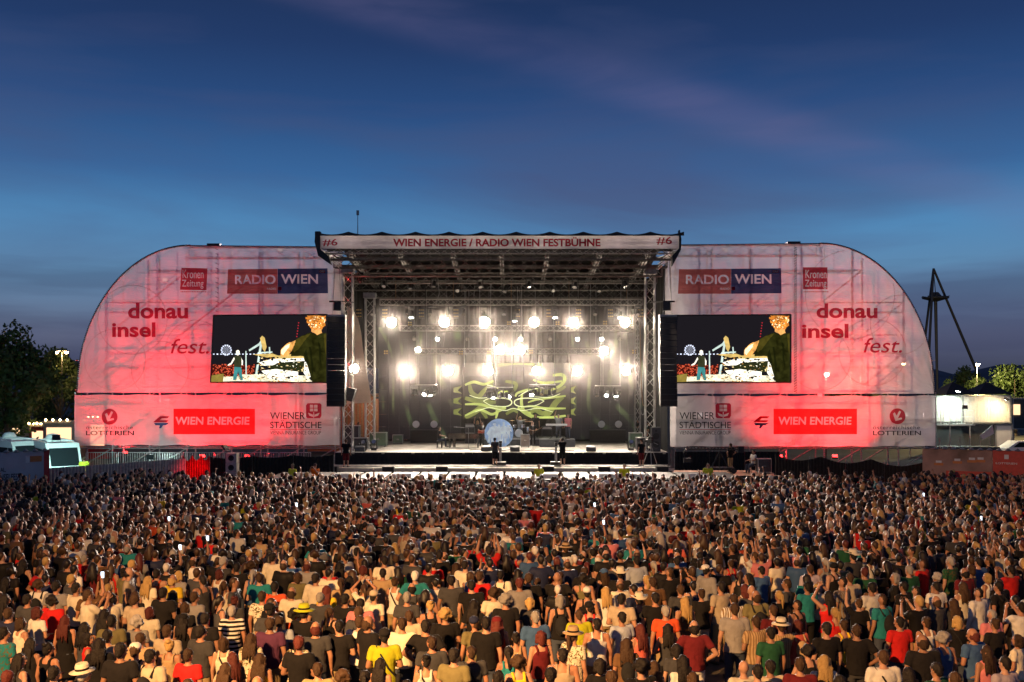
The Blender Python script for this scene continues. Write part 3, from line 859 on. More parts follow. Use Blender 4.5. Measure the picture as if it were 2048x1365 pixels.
    lettering('ORF', rx1 - 16, rx1 - 6, 541.8, 545.4, Yp - 0.02, M['ink_white'], b_, 0.02)
    if True:      # big tone-on-tone circles printed on the cloth
        ring = fabric_mat('printed_ring_' + lab, (0.6, 0.5, 0.5), 0.16, 0.5, 0.05, 0.2)
        for cx_, cy_, r_ in (((265, 640, 70), (230, 720, 62), (320, 740, 58), (390, 700, 60)) if L else ((1700, 590, 90), (1745, 705, 68), (1800, 650, 60), (1640, 720, 62))):
            mb = MB(); o_, i_ = circle(cx_, cy_, r_, 48), circle(cx_, cy_, r_ - 1.6, 48)
            def inside(p):
                px, py = p
                if py > ylo - 2 or py < ytop + 4: return False
                q = abs(px - xc) / abs(xa - xc)
                if (L and px < xc) or (not L and px > xc):
                    return q < 0.99 and py > ylo - (ylo - ytop) * math.sqrt(1 - q * q) + 4
                return True
            pv = [W(x, y, Yp + 0.012) for x, y in o_ + i_]
            mb.add(pv, [(a, (a + 1) % 48, 48 + (a + 1) % 48, 48 + a) for a in range(48) if inside(o_[a]) and inside(o_[(a + 1) % 48])])
            mb.build('printed_ring', ring, root)

    # ---------------- lower banner
    if L: bx0, bx1, cy0, cy1 = 149, 679, 790, 891
    else: bx0, bx1, cy0, cy1 = 1340, 1871, 792, 893
    low = thing('sponsor_banner', 'long white sponsor banner below the %s fabric wing, lit red in the middle' % lab, 'banner', W((bx0 + bx1) / 2, cy1, YW - 0.2))
    mb = MB(); nx, nz = 80, 12; v = []
    for i in range(nx + 1):
        for j in range(nz + 1):
            px = bx0 + (bx1 - bx0) * i / nx; py = cy1 + (cy0 - cy1) * j / nz
            sag = 1.6 * math.sin(i * 0.55) * (1 if j in (0, nz) else 0) * 0.6
            v.append(W(px, py + sag, YW - 0.25 + 0.03 * math.sin(px * 0.06 + j) + 0.02 * math.sin(px * 0.2)))
    mb.add(v, [(i * (nz + 1) + j, (i + 1) * (nz + 1) + j, (i + 1) * (nz + 1) + j + 1, i * (nz + 1) + j + 1) for i in range(nx) for j in range(nz)])
    mb.build('cloth', M['scrim_low'], low, smooth=True)
    Yb = YW - 0.32
    # Wiener Staedtische block
    wx = 540 if L else 1359
    a = lettering('WIENER', wx, wx + 70, 825, 841 - 2, Yb, M['ink_black'], low, 0.004)
    lettering('STÄDTISCHE', wx, wx + 103, 841, 857, Yb, M['ink_black'], low, 0.006)
    lettering('VIENNA INSURANCE GROUP', wx, wx + 102, 862, 869.5, Yb, M['ink_black'], low, 0.0)
    flat([(wx, 859), (wx + 102, 859), (wx + 102, 860), (wx, 860)], Yb, M['ink_red'], low, 'rule')
    ex = wx + 72
    rc = lambda a0, b0, a1, b1: [(ex + a0, b0), (ex + a1, b0), (ex + a1, b1), (ex + a0, b1)]
    em = field_with_print([(ex, 811), (ex + 3, 807), (ex + 28, 807), (ex + 31, 810), (ex + 31, 832), (ex + 28, 837), (ex + 3, 837), (ex, 834)], [], Yb, M['ink_maroon'], M['film'], low, 'emblem',
                          [rc(8, 810, 14.5, 816), rc(16, 810, 23, 816), rc(8, 817.5, 14.5, 823), rc(16, 817.5, 23, 823), [(ex + 4, 826), (ex + 14, 830), (ex + 14, 834), (ex + 7, 832)], [(ex + 27, 826), (ex + 17, 830), (ex + 17, 834), (ex + 24, 832)], rc(14.7, 824, 16.2, 836)])
    # Wien Energie block
    fx0, fx1 = (347, 510) if L else (1547, 1714)
    fd = field_with_print([(fx0, 818), (fx1, 818), (fx1, 869), (fx0, 869)], [('WIEN ENERGIE', fx0 + (4 if L else 10), fx1 - 11, 834, 850, 0.022, 0.05)], Yb, M['ink_scarlet'], M['film'], low, 'energy_field')
    ix = fx0 - 41
    flat([(ix, 845), (ix + 14, 833), (ix + 33, 833), (ix + 29, 837), (ix + 18, 837), (ix + 13, 841), (ix + 31, 841), (ix + 27, 845)], Yb, M['ink_red'], low, 'energy_logo_red')
    flat([(ix + 2, 846.5), (ix + 32, 846.5), (ix + 25, 851), (ix + 20, 851), (ix + 16, 857), (ix + 12, 857), (ix + 14, 851), (ix + 5, 851)], Yb, M['ink_blue'], low, 'energy_logo_blue')
    # Lotterien block
    lx, ly = (219, 834) if L else (1795, 833)
    bl = field_with_print(circle(lx, ly, 16, 28), [], Yb, M['ink_red'], M['film'], low, 'lottery_ball',
                          [[(lx - 9, ly - 5), (lx - 5.5, ly - 8), (lx - 1.5, ly - 1), (lx + 3.5, ly - 11), (lx + 7, ly - 9), (lx + 0.5, ly + 4.5), (lx + 8, ly + 2.5), (lx + 9, ly + 6), (lx - 4, ly + 9.5), (lx - 5, ly + 6.5)]])
    tx = 172 if L else 1746
    lettering('österreichische', tx, tx + 94, 851.5, 859, Yb, M['ink_black'], low, 0.0, spacing=1.1)
    lettering('LOTTERIEN', tx, tx + 96, 862, 871, Yb, M['ink_black'], low, 0.015)

    # ---------------- scaffold behind the cloth
    sc_ = thing('wing_scaffold', 'steel scaffold standing behind the %s fabric wing and sponsor banner' % lab, 'scaffold', (X_at((xa + xb) / 2, 68), 68, 0))
    xs = sorted([X_at(bx0 + 8, 68.2), X_at(bx1 - 6, 68.2)]); nbay = 7
    for row, yy in enumerate((67.7, 69.6)):
        sts = []
        for k in range(nbay + 1):
            x = xs[0] + (xs[1] - xs[0]) * k / nbay
            px = x / yy * F + CX; q = abs(px - xc) / abs(xa - xc)
            out = (L and px < xc) or (not L and px > xc)
            yt = ylo - (ylo - ytop) * math.sqrt(max(0, 1 - q * q)) if out else ytop
            ztop = max(5.6, Z_at(yt, yy) - 0.4)
            sts.append((x, ztop))
            MB().tube((x, yy, 0), (x, yy, ztop), 0.055, 0.055, 6).build('standard', M['steel'], sc_)
        for lv in range(1, 8):
            z = 2.0 * lv - 0.2
            ok = [x for x, zt_ in sts if zt_ > z]
            if len(ok) > 1: MB().tube((min(ok), yy, z), (max(ok), yy, z), 0.05, 0.05, 5).build('ledger', M['steel'], sc_)
        mb = MB()
        for k in range(nbay):
            for lv in range(7):
                z = 2.0 * lv - 0.2 if lv else 0.3
                if min(sts[k][1], sts[k + 1][1]) > z + 1.9 and (k + lv) % 2 == row: mb.tube((sts[k][0], yy, z), (sts[k + 1][0], yy, 2.0 * lv + 1.8), 0.045, 0.045, 5)
        mb.build('brace', M['steel'], sc_)
    for k in range(nbay + 1):
        x = xs[0] + (xs[1] - xs[0]) * k / nbay
        for lv in range(1, 8):
            if 2.0 * lv < min(sts[k][1], 14): MB().tube((x, 67.7, 2.0 * lv - 0.25), (x, 69.6, 2.0 * lv - 0.25), 0.025, 0.025, 5).build('transom', M['steel'], sc_)
    MB().truss(W(xb, ytop + 14, 67.4), W(xc, ytop + 14, 67.4), 0.4, 0.7, 0.035, 0.02, 0.9).build('top_truss', M['alu'], sc_)
    return root


wing(-1); wing(1)

# red floodlights on the ground behind the banners, white fill lights added to brighten the wing cloth
def flood(px, py, Y, label, color, power, tgt, group, angle=130, cat='floodlight', nm='floodlight', lensm=None, size=0.25):
    p = W(px, py, Y)
    t = thing(nm, label, cat, p, group)
    d = (Vector(tgt) - p).normalized()
    up = Vector((0, 0, 1)); sd = d.cross(up).normalized(); u2 = sd.cross(d)
    mb = MB()
    c = p - d * 0.14
    q = [c + sd * a * 0.2 + u2 * b * 0.15 for a, b in ((-1, -1), (1, -1), (1, 1), (-1, 1))]
    mb.prism(q, d * 0.13); mb.build('housing', M['black'], t)
    q = [p - d * 0.008 + sd * a * 0.17 + u2 * b * 0.12 for a, b in ((-1, -1), (1, -1), (1, 1), (-1, 1))]
    MB().prism(q, d * 0.006).build('lens', lensm or emat('lens_' + nm, color, 6.0), t)
    mb = MB(); mb.tube(c + sd * 0.22, c + sd * 0.22 - u2 * 0.25, 0.015).tube(c - sd * 0.22, c - sd * 0.22 - u2 * 0.25, 0.015).tube(c + sd * 0.22 - u2 * 0.25, c - sd * 0.22 - u2 * 0.25, 0.015)
    mb.build('bracket', M['steel'], t)
    lamp(nm + '_light', 'SPOT', p + d * 0.02, power, color, tgt, size, angle, 0.8, t)
    return t


RED = (1.0, 0.015, 0.02)
G1 = 'red floodlights behind the wing banners'
redl = emat('lens_red', (1, 0.03, 0.03), 8.0)
for i, (px, py, Y, tx, ty, pw) in enumerate(((250, 905, 70.0, 255, 740, 8500), (405, 912, 69.0, 430, 830, 8500), (495, 912, 69.0, 500, 830, 7500), (335, 800, 70.6, 330, 700, 6000),
                                             (1560, 912, 69.0, 1580, 830, 7500), (1670, 912, 69.0, 1670, 830, 8500), (1640, 790, 70.6, 1650, 690, 5200))):
    flood(px, py, Y, ['red floodlight low behind the lottery ball of the left banner', 'red floodlight behind the energy field of the left banner', 'red floodlight behind the left banner near the shield emblem',
                      'red floodlight high in the left scaffold', 'red floodlight behind the energy mark of the right banner', 'red floodlight behind the energy field of the right banner', 'red floodlight high in the right scaffold'][i],
          RED, pw, W(tx, ty, YW), G1, 125, lensm=redl)
G2 = 'white work lights in the wing scaffolds'
wl_ = emat('lens_fill', (1, 0.9, 0.85), 0.8)
for i, (px, py, Y, tx, ty, pw) in enumerate(((330, 560, 77.0, 330, 600, 1500), (560, 500, 77.0, 560, 520, 1700), (610, 830, 71.2, 615, 850, 260), (1450, 500, 77.0, 1450, 520, 1700), (1700, 560, 77.0, 1700, 600, 2600), (1400, 830, 71.2, 1400, 850, 260), (1810, 830, 71.2, 1800, 850, 300))):
    flood(px, py, Y, ['white work light behind the left wing near the rounded edge', 'white work light behind the left radio banner', 'white work light behind the shield emblem of the left banner', 'white work light behind the right radio banner', 'white work light behind the right wing near the rounded edge',
                      'white work light behind the shield emblem of the right banner', 'white work light behind the lottery ball of the right banner'][i], (1.0, 0.80, 0.80), pw, W(tx, ty, YW), G2, 140, nm='added_fill', lensm=wl_, size=0.06)
for i, px in enumerate((700, 830, 960, 1090, 1220, 1310)):  # fill lamps added under the roof to brighten the fascia from behind
    flood(px, 487, 64.6, '%s small work light from the left tucked under the roof behind the lettered fascia' % ORD[i], (1.0, 0.76, 0.70), 85, W(px, 486, RY), 'fascia work lights', 165, nm='fascia_light', lensm=wl_, size=0.1)
flood(752, 795, 84.5, 'warm work light over the rust container backstage', (1.0, 0.7, 0.4), 700, W(745, 840, 88), 'backstage work lights', 150, nm='added_fill', lensm=wl_)  # lamp added to brighten the container, which is dark without it
# street lamp that shines through the right cloth is built with the lamps below

# ------------------------------------------------------------------ side screens
def side_screen(ox, label):
    Y = 66.35
    t = thing('side_screen', label, 'video screen', W(539 + ox, 766, Y), 'side video screens')
    bgm = M.setdefault('scr_bg', emat('screen_night', s2l((30, 27, 32)), 1.0))
    MB().prism([W(a + ox, b, Y) for a, b in ((427, 632), (654, 630), (654, 765), (422, 765))], (0, 0.25, 0)).build('panel', bgm, t)
    fr = MB()
    for a, b in (((427, 631), (655, 629.4)), ((655, 629.4), (655, 765.5)), ((655, 765.5), (421, 765.6)), ((421, 765.6), (427, 631))): fr.tube(W(a[0] + ox, a[1], Y - 0.02), W(b[0] + ox, b[1], Y - 0.02), 0.04, 0.04, 4)
    fr.build('frame', M['black'], t)
    lay = [0]

    def zc(c): return (120 + c[0] / 2.73 + ox, 460 + c[1] / 2.73)

    def shape(key, col, st, polys, name='screen_image'):
        lay[0] += 1
        m_ = M.setdefault('scr_' + key, None) or screen_mat('screen_' + key, s2l(col), st, 0.6 if key in ('shirt', 'arm', 'hair', 'floor') else 0.3)
        M['scr_' + key] = m_
        mb = MB()
        for p in polys: mb.add([W(*zc(q), Y - 0.004 * lay[0]) for q in p], [tuple(range(len(p)))])
        mb.build(name, m_, t, kind='stuff' if len(polys) > 1 else None)

    rs = random.Random(8)
    def blob_(pts, jit=3.0, per=4):
        out = []
        for a, b in zip(pts, pts[1:] + pts[:1]):
            for k in range(per):
                u = k / per; out.append((a[0] + (b[0] - a[0]) * u + rs.uniform(-jit, jit), a[1] + (b[1] - a[1]) * u + rs.uniform(-jit, jit)))
        return [(min(1454, x), min(831, max(468, y))) for x, y in out]
    shape('crowdbase', (70, 18, 14), 1.0, [[(830, 735), (1060, 740), (1060, 800), (826, 805)]])
    dots = []
    for k in range(150):
        x, y = rs.uniform(832, 1060), rs.uniform(735, 800); q = rs.uniform(2, 4)
        dots.append([(x - q, y - q), (x + q, y - q), (x + q, y + q), (x - q, y + q)])
    shape('crowddots', (220, 90, 60), 1.0, dots)
    shape('floor', (250, 240, 205), 1.3, [blob_([(890, 802), (1000, 792), (1250, 782), (1350, 800), (1380, 830), (880, 830)], 5, 6)])
    shape('box', (150, 130, 60), 1.0, [[(828, 795), (895, 785), (890, 830), (824, 832)]])
    # ferris wheel and string of far lamps
    wheel = []
    for k in range(14):
        a = 2 * math.pi * k / 14
        wheel.append([(908 + 26 * math.cos(a) - 4, 657 + 26 * math.sin(a) - 4), (908 + 26 * math.cos(a) + 4, 657 + 26 * math.sin(a) - 4), (908 + 26 * math.cos(a) + 4, 657 + 26 * math.sin(a) + 4), (908 + 26 * math.cos(a) - 4, 657 + 26 * math.sin(a) + 4)])
        wheel.append([(908, 656), (908 + 24 * math.cos(a), 657 + 24 * math.sin(a)), (908 + 24 * math.cos(a + 0.08), 657 + 24 * math.sin(a + 0.08))])
    for k in range(16):
        x = 835 + k * 20; wheel.append([(x, 676), (x + 9, 676), (x + 9, 682), (x, 682)])
    shape('wheel', (225, 232, 255), 1.3, wheel)
    red = []
    for k in range(6): red.append([(1300 - k * 2, 505 + k * 15), (1306 - k * 2, 505 + k * 15), (1306 - k * 2, 511 + k * 15), (1300 - k * 2, 511 + k * 15)])
    shape('reddots', (210, 50, 60), 1.0, red)
    # singer
    shape('legs', (70, 150, 150), 1.0, [blob_([(952, 745), (988, 745), (994, 785), (998, 822), (984, 822), (972, 770), (962, 822), (946, 822), (948, 785)], 1.5, 3)])
    shape('top', (60, 62, 40), 1.0, [blob_([(953, 690), (990, 690), (994, 720), (990, 750), (950, 750), (950, 720)], 1.5, 3)])
    shape('skin', (255, 245, 225), 1.4, [blob_([(961, 662), (970, 655), (979, 662), (980, 678), (972, 688), (962, 682)], 1, 2), blob_([(950, 696), (954, 706), (934, 738), (914, 742), (918, 735), (930, 728)], 1, 3), blob_([(990, 697), (998, 715), (998, 738), (992, 740)], 1, 3)])
    # stands and kit
    shape('stand', (205, 225, 215), 1.2, [[(1012, 662), (1018, 662), (1020, 800), (1013, 800)], [(1095, 600), (1108, 598), (1078, 790), (1066, 788)], [(1140, 640), (1147, 640), (1150, 690), (1143, 690)], [(1080, 668), (1160, 664), (1160, 672), (1080, 676)], [(1030, 655), (1085, 620), (1110, 585), (1118, 590), (1092, 630), (1034, 664)]])
    shape('gold', (225, 190, 110), 1.1, [[(1092, 592), (1104, 578), (1118, 590), (1128, 640), (1118, 668), (1106, 650)], [(1050, 680), (1160, 676), (1200, 690), (1130, 698)], [(1170, 690), (1290, 676), (1335, 690), (1330, 712), (1180, 716)]])
    shape('drumdark', (46, 50, 26), 1.0, [[(1140, 715), (1330, 705), (1340, 770), (1260, 790), (1150, 780)]])
    shape('drumwhite', (255, 252, 235), 1.5, [[(1085, 725), (1160, 705), (1330, 700), (1336, 716), (1200, 724), (1160, 740), (1110, 742)], [(1100, 770), (1180, 760), (1300, 775), (1300, 812), (1140, 815)], [(1335, 720), (1352, 725), (1372, 800), (1350, 815), (1330, 780)]])
    def clutter(n, x0, x1, y0, y1, lo, hi):
        out = []
        for k in range(n):
            x, y = rs.uniform(x0, x1), rs.uniform(y0, y1); q = rs.uniform(lo, hi); b = rs.uniform(0, 6.28)
            out.append([(x + q * math.cos(b + a) * rs.uniform(0.4, 1), min(830, y + q * 0.6 * math.sin(b + a) * rs.uniform(0.4, 1))) for a in (0, 1.3, 2.6, 3.9, 5.2)])
        return out
    shape('kitdark', (24, 20, 12), 1.0, clutter(46, 1080, 1350, 690, 826, 5, 15)); shape('kitgold', (214, 150, 66), 1.0, clutter(40, 1080, 1360, 680, 826, 3, 9))
    shape('kitwarm', (255, 226, 160), 1.2, clutter(46, 1085, 1360, 700, 828, 3, 11)); shape('stagegold', (196, 150, 84), 1.0, clutter(30, 900, 1200, 795, 829, 3, 10)); shape('kitblack', (12, 11, 8), 1.0, clutter(40, 1085, 1365, 690, 828, 2, 7))
    tri = []
    for k in range(60):
        x, y = rs.uniform(1090, 1360), rs.uniform(700, 826); q = rs.uniform(3, 11)
        tri.append([(x, y), (x + q, y + rs.uniform(-3, 3)), (x + q * 0.4, y + q * rs.uniform(0.3, 1.2))])
    shape('sparkle', (255, 250, 225), 1.4, tri[:34]); shape('dark2', (22, 22, 14), 1.0, tri[34:])
    # drummer seen from behind
    shape('shirt', (44, 44, 15), 1.0, [blob_([(1262, 690), (1262, 640), (1290, 596), (1340, 570), (1368, 560), (1400, 572), (1454, 560), (1454, 830), (1376, 830), (1350, 740), (1330, 690)], 1.5)])
    shape('shirtlit', (78, 70, 24), 1.0, [blob_([(1266, 648), (1292, 598), (1345, 570), (1372, 566), (1340, 600), (1304, 650), (1280, 672)], 2.5), blob_([(1440, 570), (1454, 564), (1454, 700), (1446, 640)], 1.5)])
    shape('shirtdark', (30, 32, 10), 1.0, [blob_([(1360, 640), (1372, 640), (1384, 760), (1376, 800)], 2), blob_([(1330, 680), (1344, 650), (1360, 720), (1352, 738)], 2), blob_([(1410, 600), (1424, 640), (1428, 760), (1414, 700)], 2)])
    shape('arm', (250, 176, 92), 1.2, [blob_([(1206, 686), (1204, 660), (1222, 634), (1252, 616), (1286, 604), (1276, 640), (1262, 668), (1238, 690), (1220, 694)], 2)])
    shape('armhot', (255, 236, 190), 1.5, [blob_([(1208, 678), (1210, 656), (1230, 634), (1258, 620), (1250, 640), (1232, 664), (1218, 684)], 2)])
    shape('neck', (240, 170, 96), 1.2, [blob_([(1372, 556), (1376, 520), (1424, 520), (1430, 562), (1404, 574)], 2)])
    shape('hair', (214, 128, 48), 1.2, [blob_([(1350, 500), (1344, 480), (1352, 468), (1400, 468), (1450, 468), (1452, 492), (1446, 520), (1430, 544), (1412, 536), (1396, 548), (1378, 540), (1362, 530)], 4.5, 5)])
    curl = []
    for k in range(70):
        a = rs.uniform(0, 6.28); q = rs.uniform(0, 1) ** 0.5; x, y = 1399 + 50 * q * math.cos(a), 503 + 34 * q * math.sin(a); r_ = rs.uniform(3, 8); b = rs.uniform(0, 6.28)
        curl.append([(x + r_ * math.cos(b), max(469, y + r_ * math.sin(b))), (x + r_ * 0.6 * math.cos(b + 1.2), max(469, y + r_ * 0.6 * math.sin(b + 1.2))), (x - r_ * math.cos(b), max(469, y - r_ * math.sin(b))), (x + 0.3 * r_ * math.cos(b - 1.5), max(469, y + 0.3 * r_ * math.sin(b - 1.5)))])
    shape('hairhot', (255, 240, 190), 1.5, curl[:36]); shape('hairdark', (120, 58, 18), 1.0, curl[36:56]); shape('hairmid', (250, 178, 84), 1.3, curl[56:])


side_screen(0, 'left side screen showing the drummer from behind, beside the left line array')
side_screen(927, 'right side screen showing the drummer from behind, next to the laced seam')

# ------------------------------------------------------------------ line arrays
def line_array(px0, px1, lab, curve):
    Y = 64.6
    xm = X_at((px0 + px1) / 2, Y); wd = (px1 - px0) / F * Y
    t = thing('line_array', lab, 'loudspeaker', W((px0 + px1) / 2, 817, Y), 'hanging line arrays')
    z = Z_at(634, Y); n = 15; ang = 0.0; y = Y
    for k in range(n):
        h = 0.385
        ang = math.radians(max(0, k - 8) * 1.6)
        c = Vector((xm + curve * max(0, k - 9) * 0.012, y - math.sin(ang) * h * 0.2 + 0.35, z - h / 2))
        cab = MB().box(c, (wd, 0.7, h - 0.02), 0, 0, ang).build('cabinet', M['case'], t)
        MB().box(c + Vector((0, -0.36, 0)), (wd - 0.06, 0.015, h - 0.06), 0, 0, ang).build('grille', M['grille'], cab)
        z -= h * math.cos(ang); y += math.sin(ang) * h
    MB().bb(xm - wd / 2, xm + wd / 2, Y, Y + 0.8, Z_at(634, Y) + 0.02, Z_at(634, Y) + 0.14).build('fly_bar', M['steel'], t)
    mb = MB()
    for s_ in (-0.3, 0.3): mb.tube((xm + s_, Y + 0.4, Z_at(634, Y) + 0.14), (xm + s_ * 0.4, Y + 0.4, 14.2), 0.02)
    mb.build('chain', M['steel'], t)


line_array(654, 690, 'tall black line array hanging before the left side screen', -1)
line_array(1320, 1354, 'tall black line array hanging before the right side screen', 1)
for px, lab, g in ((674, 'black spotlight on a bracket above the left line array', 1), (1334, 'black spotlight on a bracket above the right line array', -1)):
    p = W(px, 612, 64.8)
    t = thing('bracket_spotlight', lab, 'spotlight', p, 'bracket spotlights')
    MB().box(p, (0.45, 0.4, 0.62), 0.3 * g).build('body', M['black'], t)
    MB().tube(p + Vector((0, 0, 0.3)), p + Vector((0.9 * g, 1.6, 0.35)), 0.04).build('arm', M['black'], t)
    MB().box(p + Vector((-0.2 * g, -0.3, 0.25)), (0.5, 0.05, 0.1), 0, 0, -0.4).build('barn_door', M['black'], t)
    lamp('bracket_light', 'SPOT', p + Vector((0, -0.40, -0.15)), 3200, (1.0, 0.72, 0.5), (X_at(1440, 61.3), 61.3, 0.7) if g < 0 else (X_at(600, 56.5), 56.5, 0.7), 0.08, 48, 0.5, t)
p = W(701, 783, 66.0)
t = thing('side_fill_speaker', 'angled black side-fill speaker hanging beside the lower left line array', 'speaker', p)
mb = MB(); mb.prism([W(694, 775, 66), W(711, 779, 66), W(703, 804, 66), W(692, 801, 66)], (0, 0.7, 0)); mb.build('cabinet', M['case'], t)
MB().tube(W(698, 775, 66.3), W(698, 740, 66.3), 0.03).build('hanger', M['steel'], t)
# antenna mast on the roof
p = W(715.5, 467, 66)
t = thing('antenna_mast', 'thin antenna mast rising above the stage roof', 'antenna', p)
MB().tube(p - Vector((0, 0, 0.3)), W(715.5, 424, 66), 0.035, 0.02).build('pole', M['steel'], t)
MB().box(W(715.5, 426, 66), (0.16, 0.16, 0.3)).build('head', M['steel'], t)
# ================================================================== STAGE LIGHTING
# horizontal lighting trusses
for lab, py, Y, a, b in (('upper', 605, 70.5, 760, 1285), ('middle', 657, 74.5, 800, 1270), ('lower', 703, 77.0, 830, 1215)):
    t = thing('lighting_truss', '%s horizontal lighting truss carrying lamps across the stage' % lab, 'lighting truss', W((a + b) / 2, py, Y), 'lighting trusses over the stage')
    MB().truss(W(a, py, Y), W(b, py, Y), 0.4, 0.4, 0.032, 0.017, 0.45).build('frame', M['alu'], t)
    for k in range(5):
        px = a + (b - a) * (0.06 + 0.22 * k)
        MB().tube(W(px, py, Y) + Vector((0, 0, 0.2)), W(px, py, Y) * 1.0 + Vector((0, 0, 13.4 - W(px, py, Y).z)), 0.03).build('hanger', M['wood'] if lab == 'upper' else M['steel'], t)

# lit blinders
def blinder(px, py, Y, label, group, r=0.33, mt=None, drop=1.0):
    p = W(px, py, Y)
    t = thing('blinder_lamp', label, 'stage lamp', p, group)
    MB().lathe((p.x, p.y, p.z), [(r * 0.4, 0.34), (r * 0.95, 0.22), (r * 1.12, 0.0), (r * 1.12, -0.03), (r * 1.02, -0.03), (r * 1.0, 0.0)], 18, 'Y').build('housing', M['black'], t, smooth=True)
    m_ = MB()
    m_.add([(p.x + r * 0.98 * math.cos(2 * math.pi * k / 18), p.y - 0.012, p.z + r * 0.98 * math.sin(2 * math.pi * k / 18)) for k in range(18)], [tuple(range(18))])
    m_.build('lens', mt or M['glowlamp'], t)
    mb = MB().tube(p + Vector((-r * 1.2, 0.1, 0)), p + Vector((-r * 1.2, 0.1, r * 1.5)), 0.02).tube(p + Vector((r * 1.2, 0.1, 0)), p + Vector((r * 1.2, 0.1, r * 1.5)), 0.02)
    mb.tube(p + Vector((-r * 1.2, 0.1, r * 1.5)), p + Vector((r * 1.2, 0.1, r * 1.5)), 0.02).tube(p + Vector((0, 0.1, r * 1.5)), p + Vector((0, 0.1, r * 1.5 + drop)), 0.025)
    mb.build('yoke', M['black'], t)
    if mt is None: lamp('blinder_light', 'SPOT', p + Vector((0, -0.12, 0)), 5600 if r > 0.2 else 1800, (1.0, 0.80, 0.64), (p.x * 0.5, 38, 1.0), 0.06, 64, 0.6, t)


GB = 'lit blinder lamps over the stage'
for row, (Y, lst, nm) in enumerate(((70.3, [(783, 645), (889, 645), (970, 645), (1068, 645), (1147, 645), (1250, 645)], 'top row'),
                                    (74.2, [(836, 700), (1000, 700), (1041, 700), (1208, 702)], 'middle row'),
                                    (76.4, [(812, 742), (897, 742), (977, 742), (1073, 742), (1155, 742), (1252, 742)], 'bottom row'))):
    for i, (px, py) in enumerate(lst):
        blinder(px, py, Y, '%s blazing round lamp from the left in the %s above the stage' % (ORD[i], nm), GB, 0.33 if (row, i) != (1, 0) else 0.18, drop=0.9 if row == 0 else 1.4)
blinder(708, 738, 67.9, 'blazing lamp in front of the cream side sheet by the line array', GB, 0.3)

# moving heads: yoke fixtures hanging from the trusses
def moving_head(p, label, group, lit=False, tilt=0.0, stand=False, pan=0.0):
    t = thing('moving_head_lamp', label, 'stage lamp', p, group)
    s = -1 if stand else 1
    MB().box(p + Vector((0, 0, 0.0)), (0.36, 0.3, 0.14)).build('base', M['black'], t)
    mb = MB()
    for e in (-1, 1):
        mb.box(p + Vector((e * 0.2, 0, -s * 0.3)), (0.06, 0.14, 0.5)); mb.box(p + Vector((e * 0.12, 0, -s * 0.085)), (0.2, 0.13, 0.04))
    mb.build('yoke', M['black'], t)
    c = p + Vector((0, 0, -s * 0.42)); d = Vector((math.sin(pan) * math.cos(tilt), -math.cos(pan) * math.cos(tilt), -math.sin(tilt)))
    MB().tube(c - d * 0.2, c + d * 0.22, 0.11, 0.165, 12).build('head', M['black'], t)
    MB().tube(c + d * 0.222, c + d * 0.236, 0.14, 0.14, 12).build('lens', M['glowsmall'] if lit else M['chrome'], t)
    return t, c, d


GM = 'moving head lamps on the stage trusses'
i = 0
for px in (745, 815, 860, 928, 1008, 1035, 1108, 1190, 1232, 1275):
    i += 1
    moving_head(W(px, 613, 70.5), 'unlit moving head lamp under the upper truss, %s from the left' % ORD[i - 1], GM, False, 0.9)
for i, (px, l) in enumerate(((829, 0), (875, 1), (935, 0), (990, 1), (1041, 1), (1100, 0), (1155, 1), (1203, 1), (1240, 0))):
    moving_head(W(px, 665, 74.5), ('small lit' if l else 'unlit') + ' moving head lamp under the middle truss, %s from the left' % ORD[i], GM, bool(l), 0.5)
for i, (px, py, Y) in enumerate(((722, 548, 68.5), (768, 556, 68.5), (820, 561, 70.0), (868, 556, 68.5), (915, 566, 70.0), (960, 558, 68.5), (1010, 567, 70.0), (1058, 557, 68.5), (1105, 566, 70.0), (1150, 558, 68.5), (1198, 566, 70.0), (1250, 556, 68.5))):
    moving_head(W(px, py, Y), 'unlit lamp hung high under the roof trusses, %s from the left' % ORD[i], 'unlit lamps under the roof', False, 0.8 + 0.1 * (i % 4), pan=0.3 * ((i % 3) - 1))
t = thing('rigging_cabling', 'thin black rigging and power cabling hanging from roof to lamps', 'cabling', W(1010, 600, 72)); t['kind'] = 'stuff'
rc_ = random.Random(17)
for k in range(44):
    px = rc_.uniform(765, 1290); Y = rc_.choice([70.2, 71.5, 73.0, 75.5, 77.3]); y1_ = rc_.choice([610, 660, 700, 735, 770]) + rc_.uniform(-8, 8); sw = rc_.uniform(-12, 12)
    a = W(px, y1_, Y); b = Vector((a.x + sw * 0.02, Y, 13.3)); mid = (a + b) / 2 + Vector((sw * 0.02, 0, 0))
    MB().path([a, mid, b], rc_.uniform(0.012, 0.028), 4).build('cable', M['rubber'] if k % 3 else M['steel'], t)
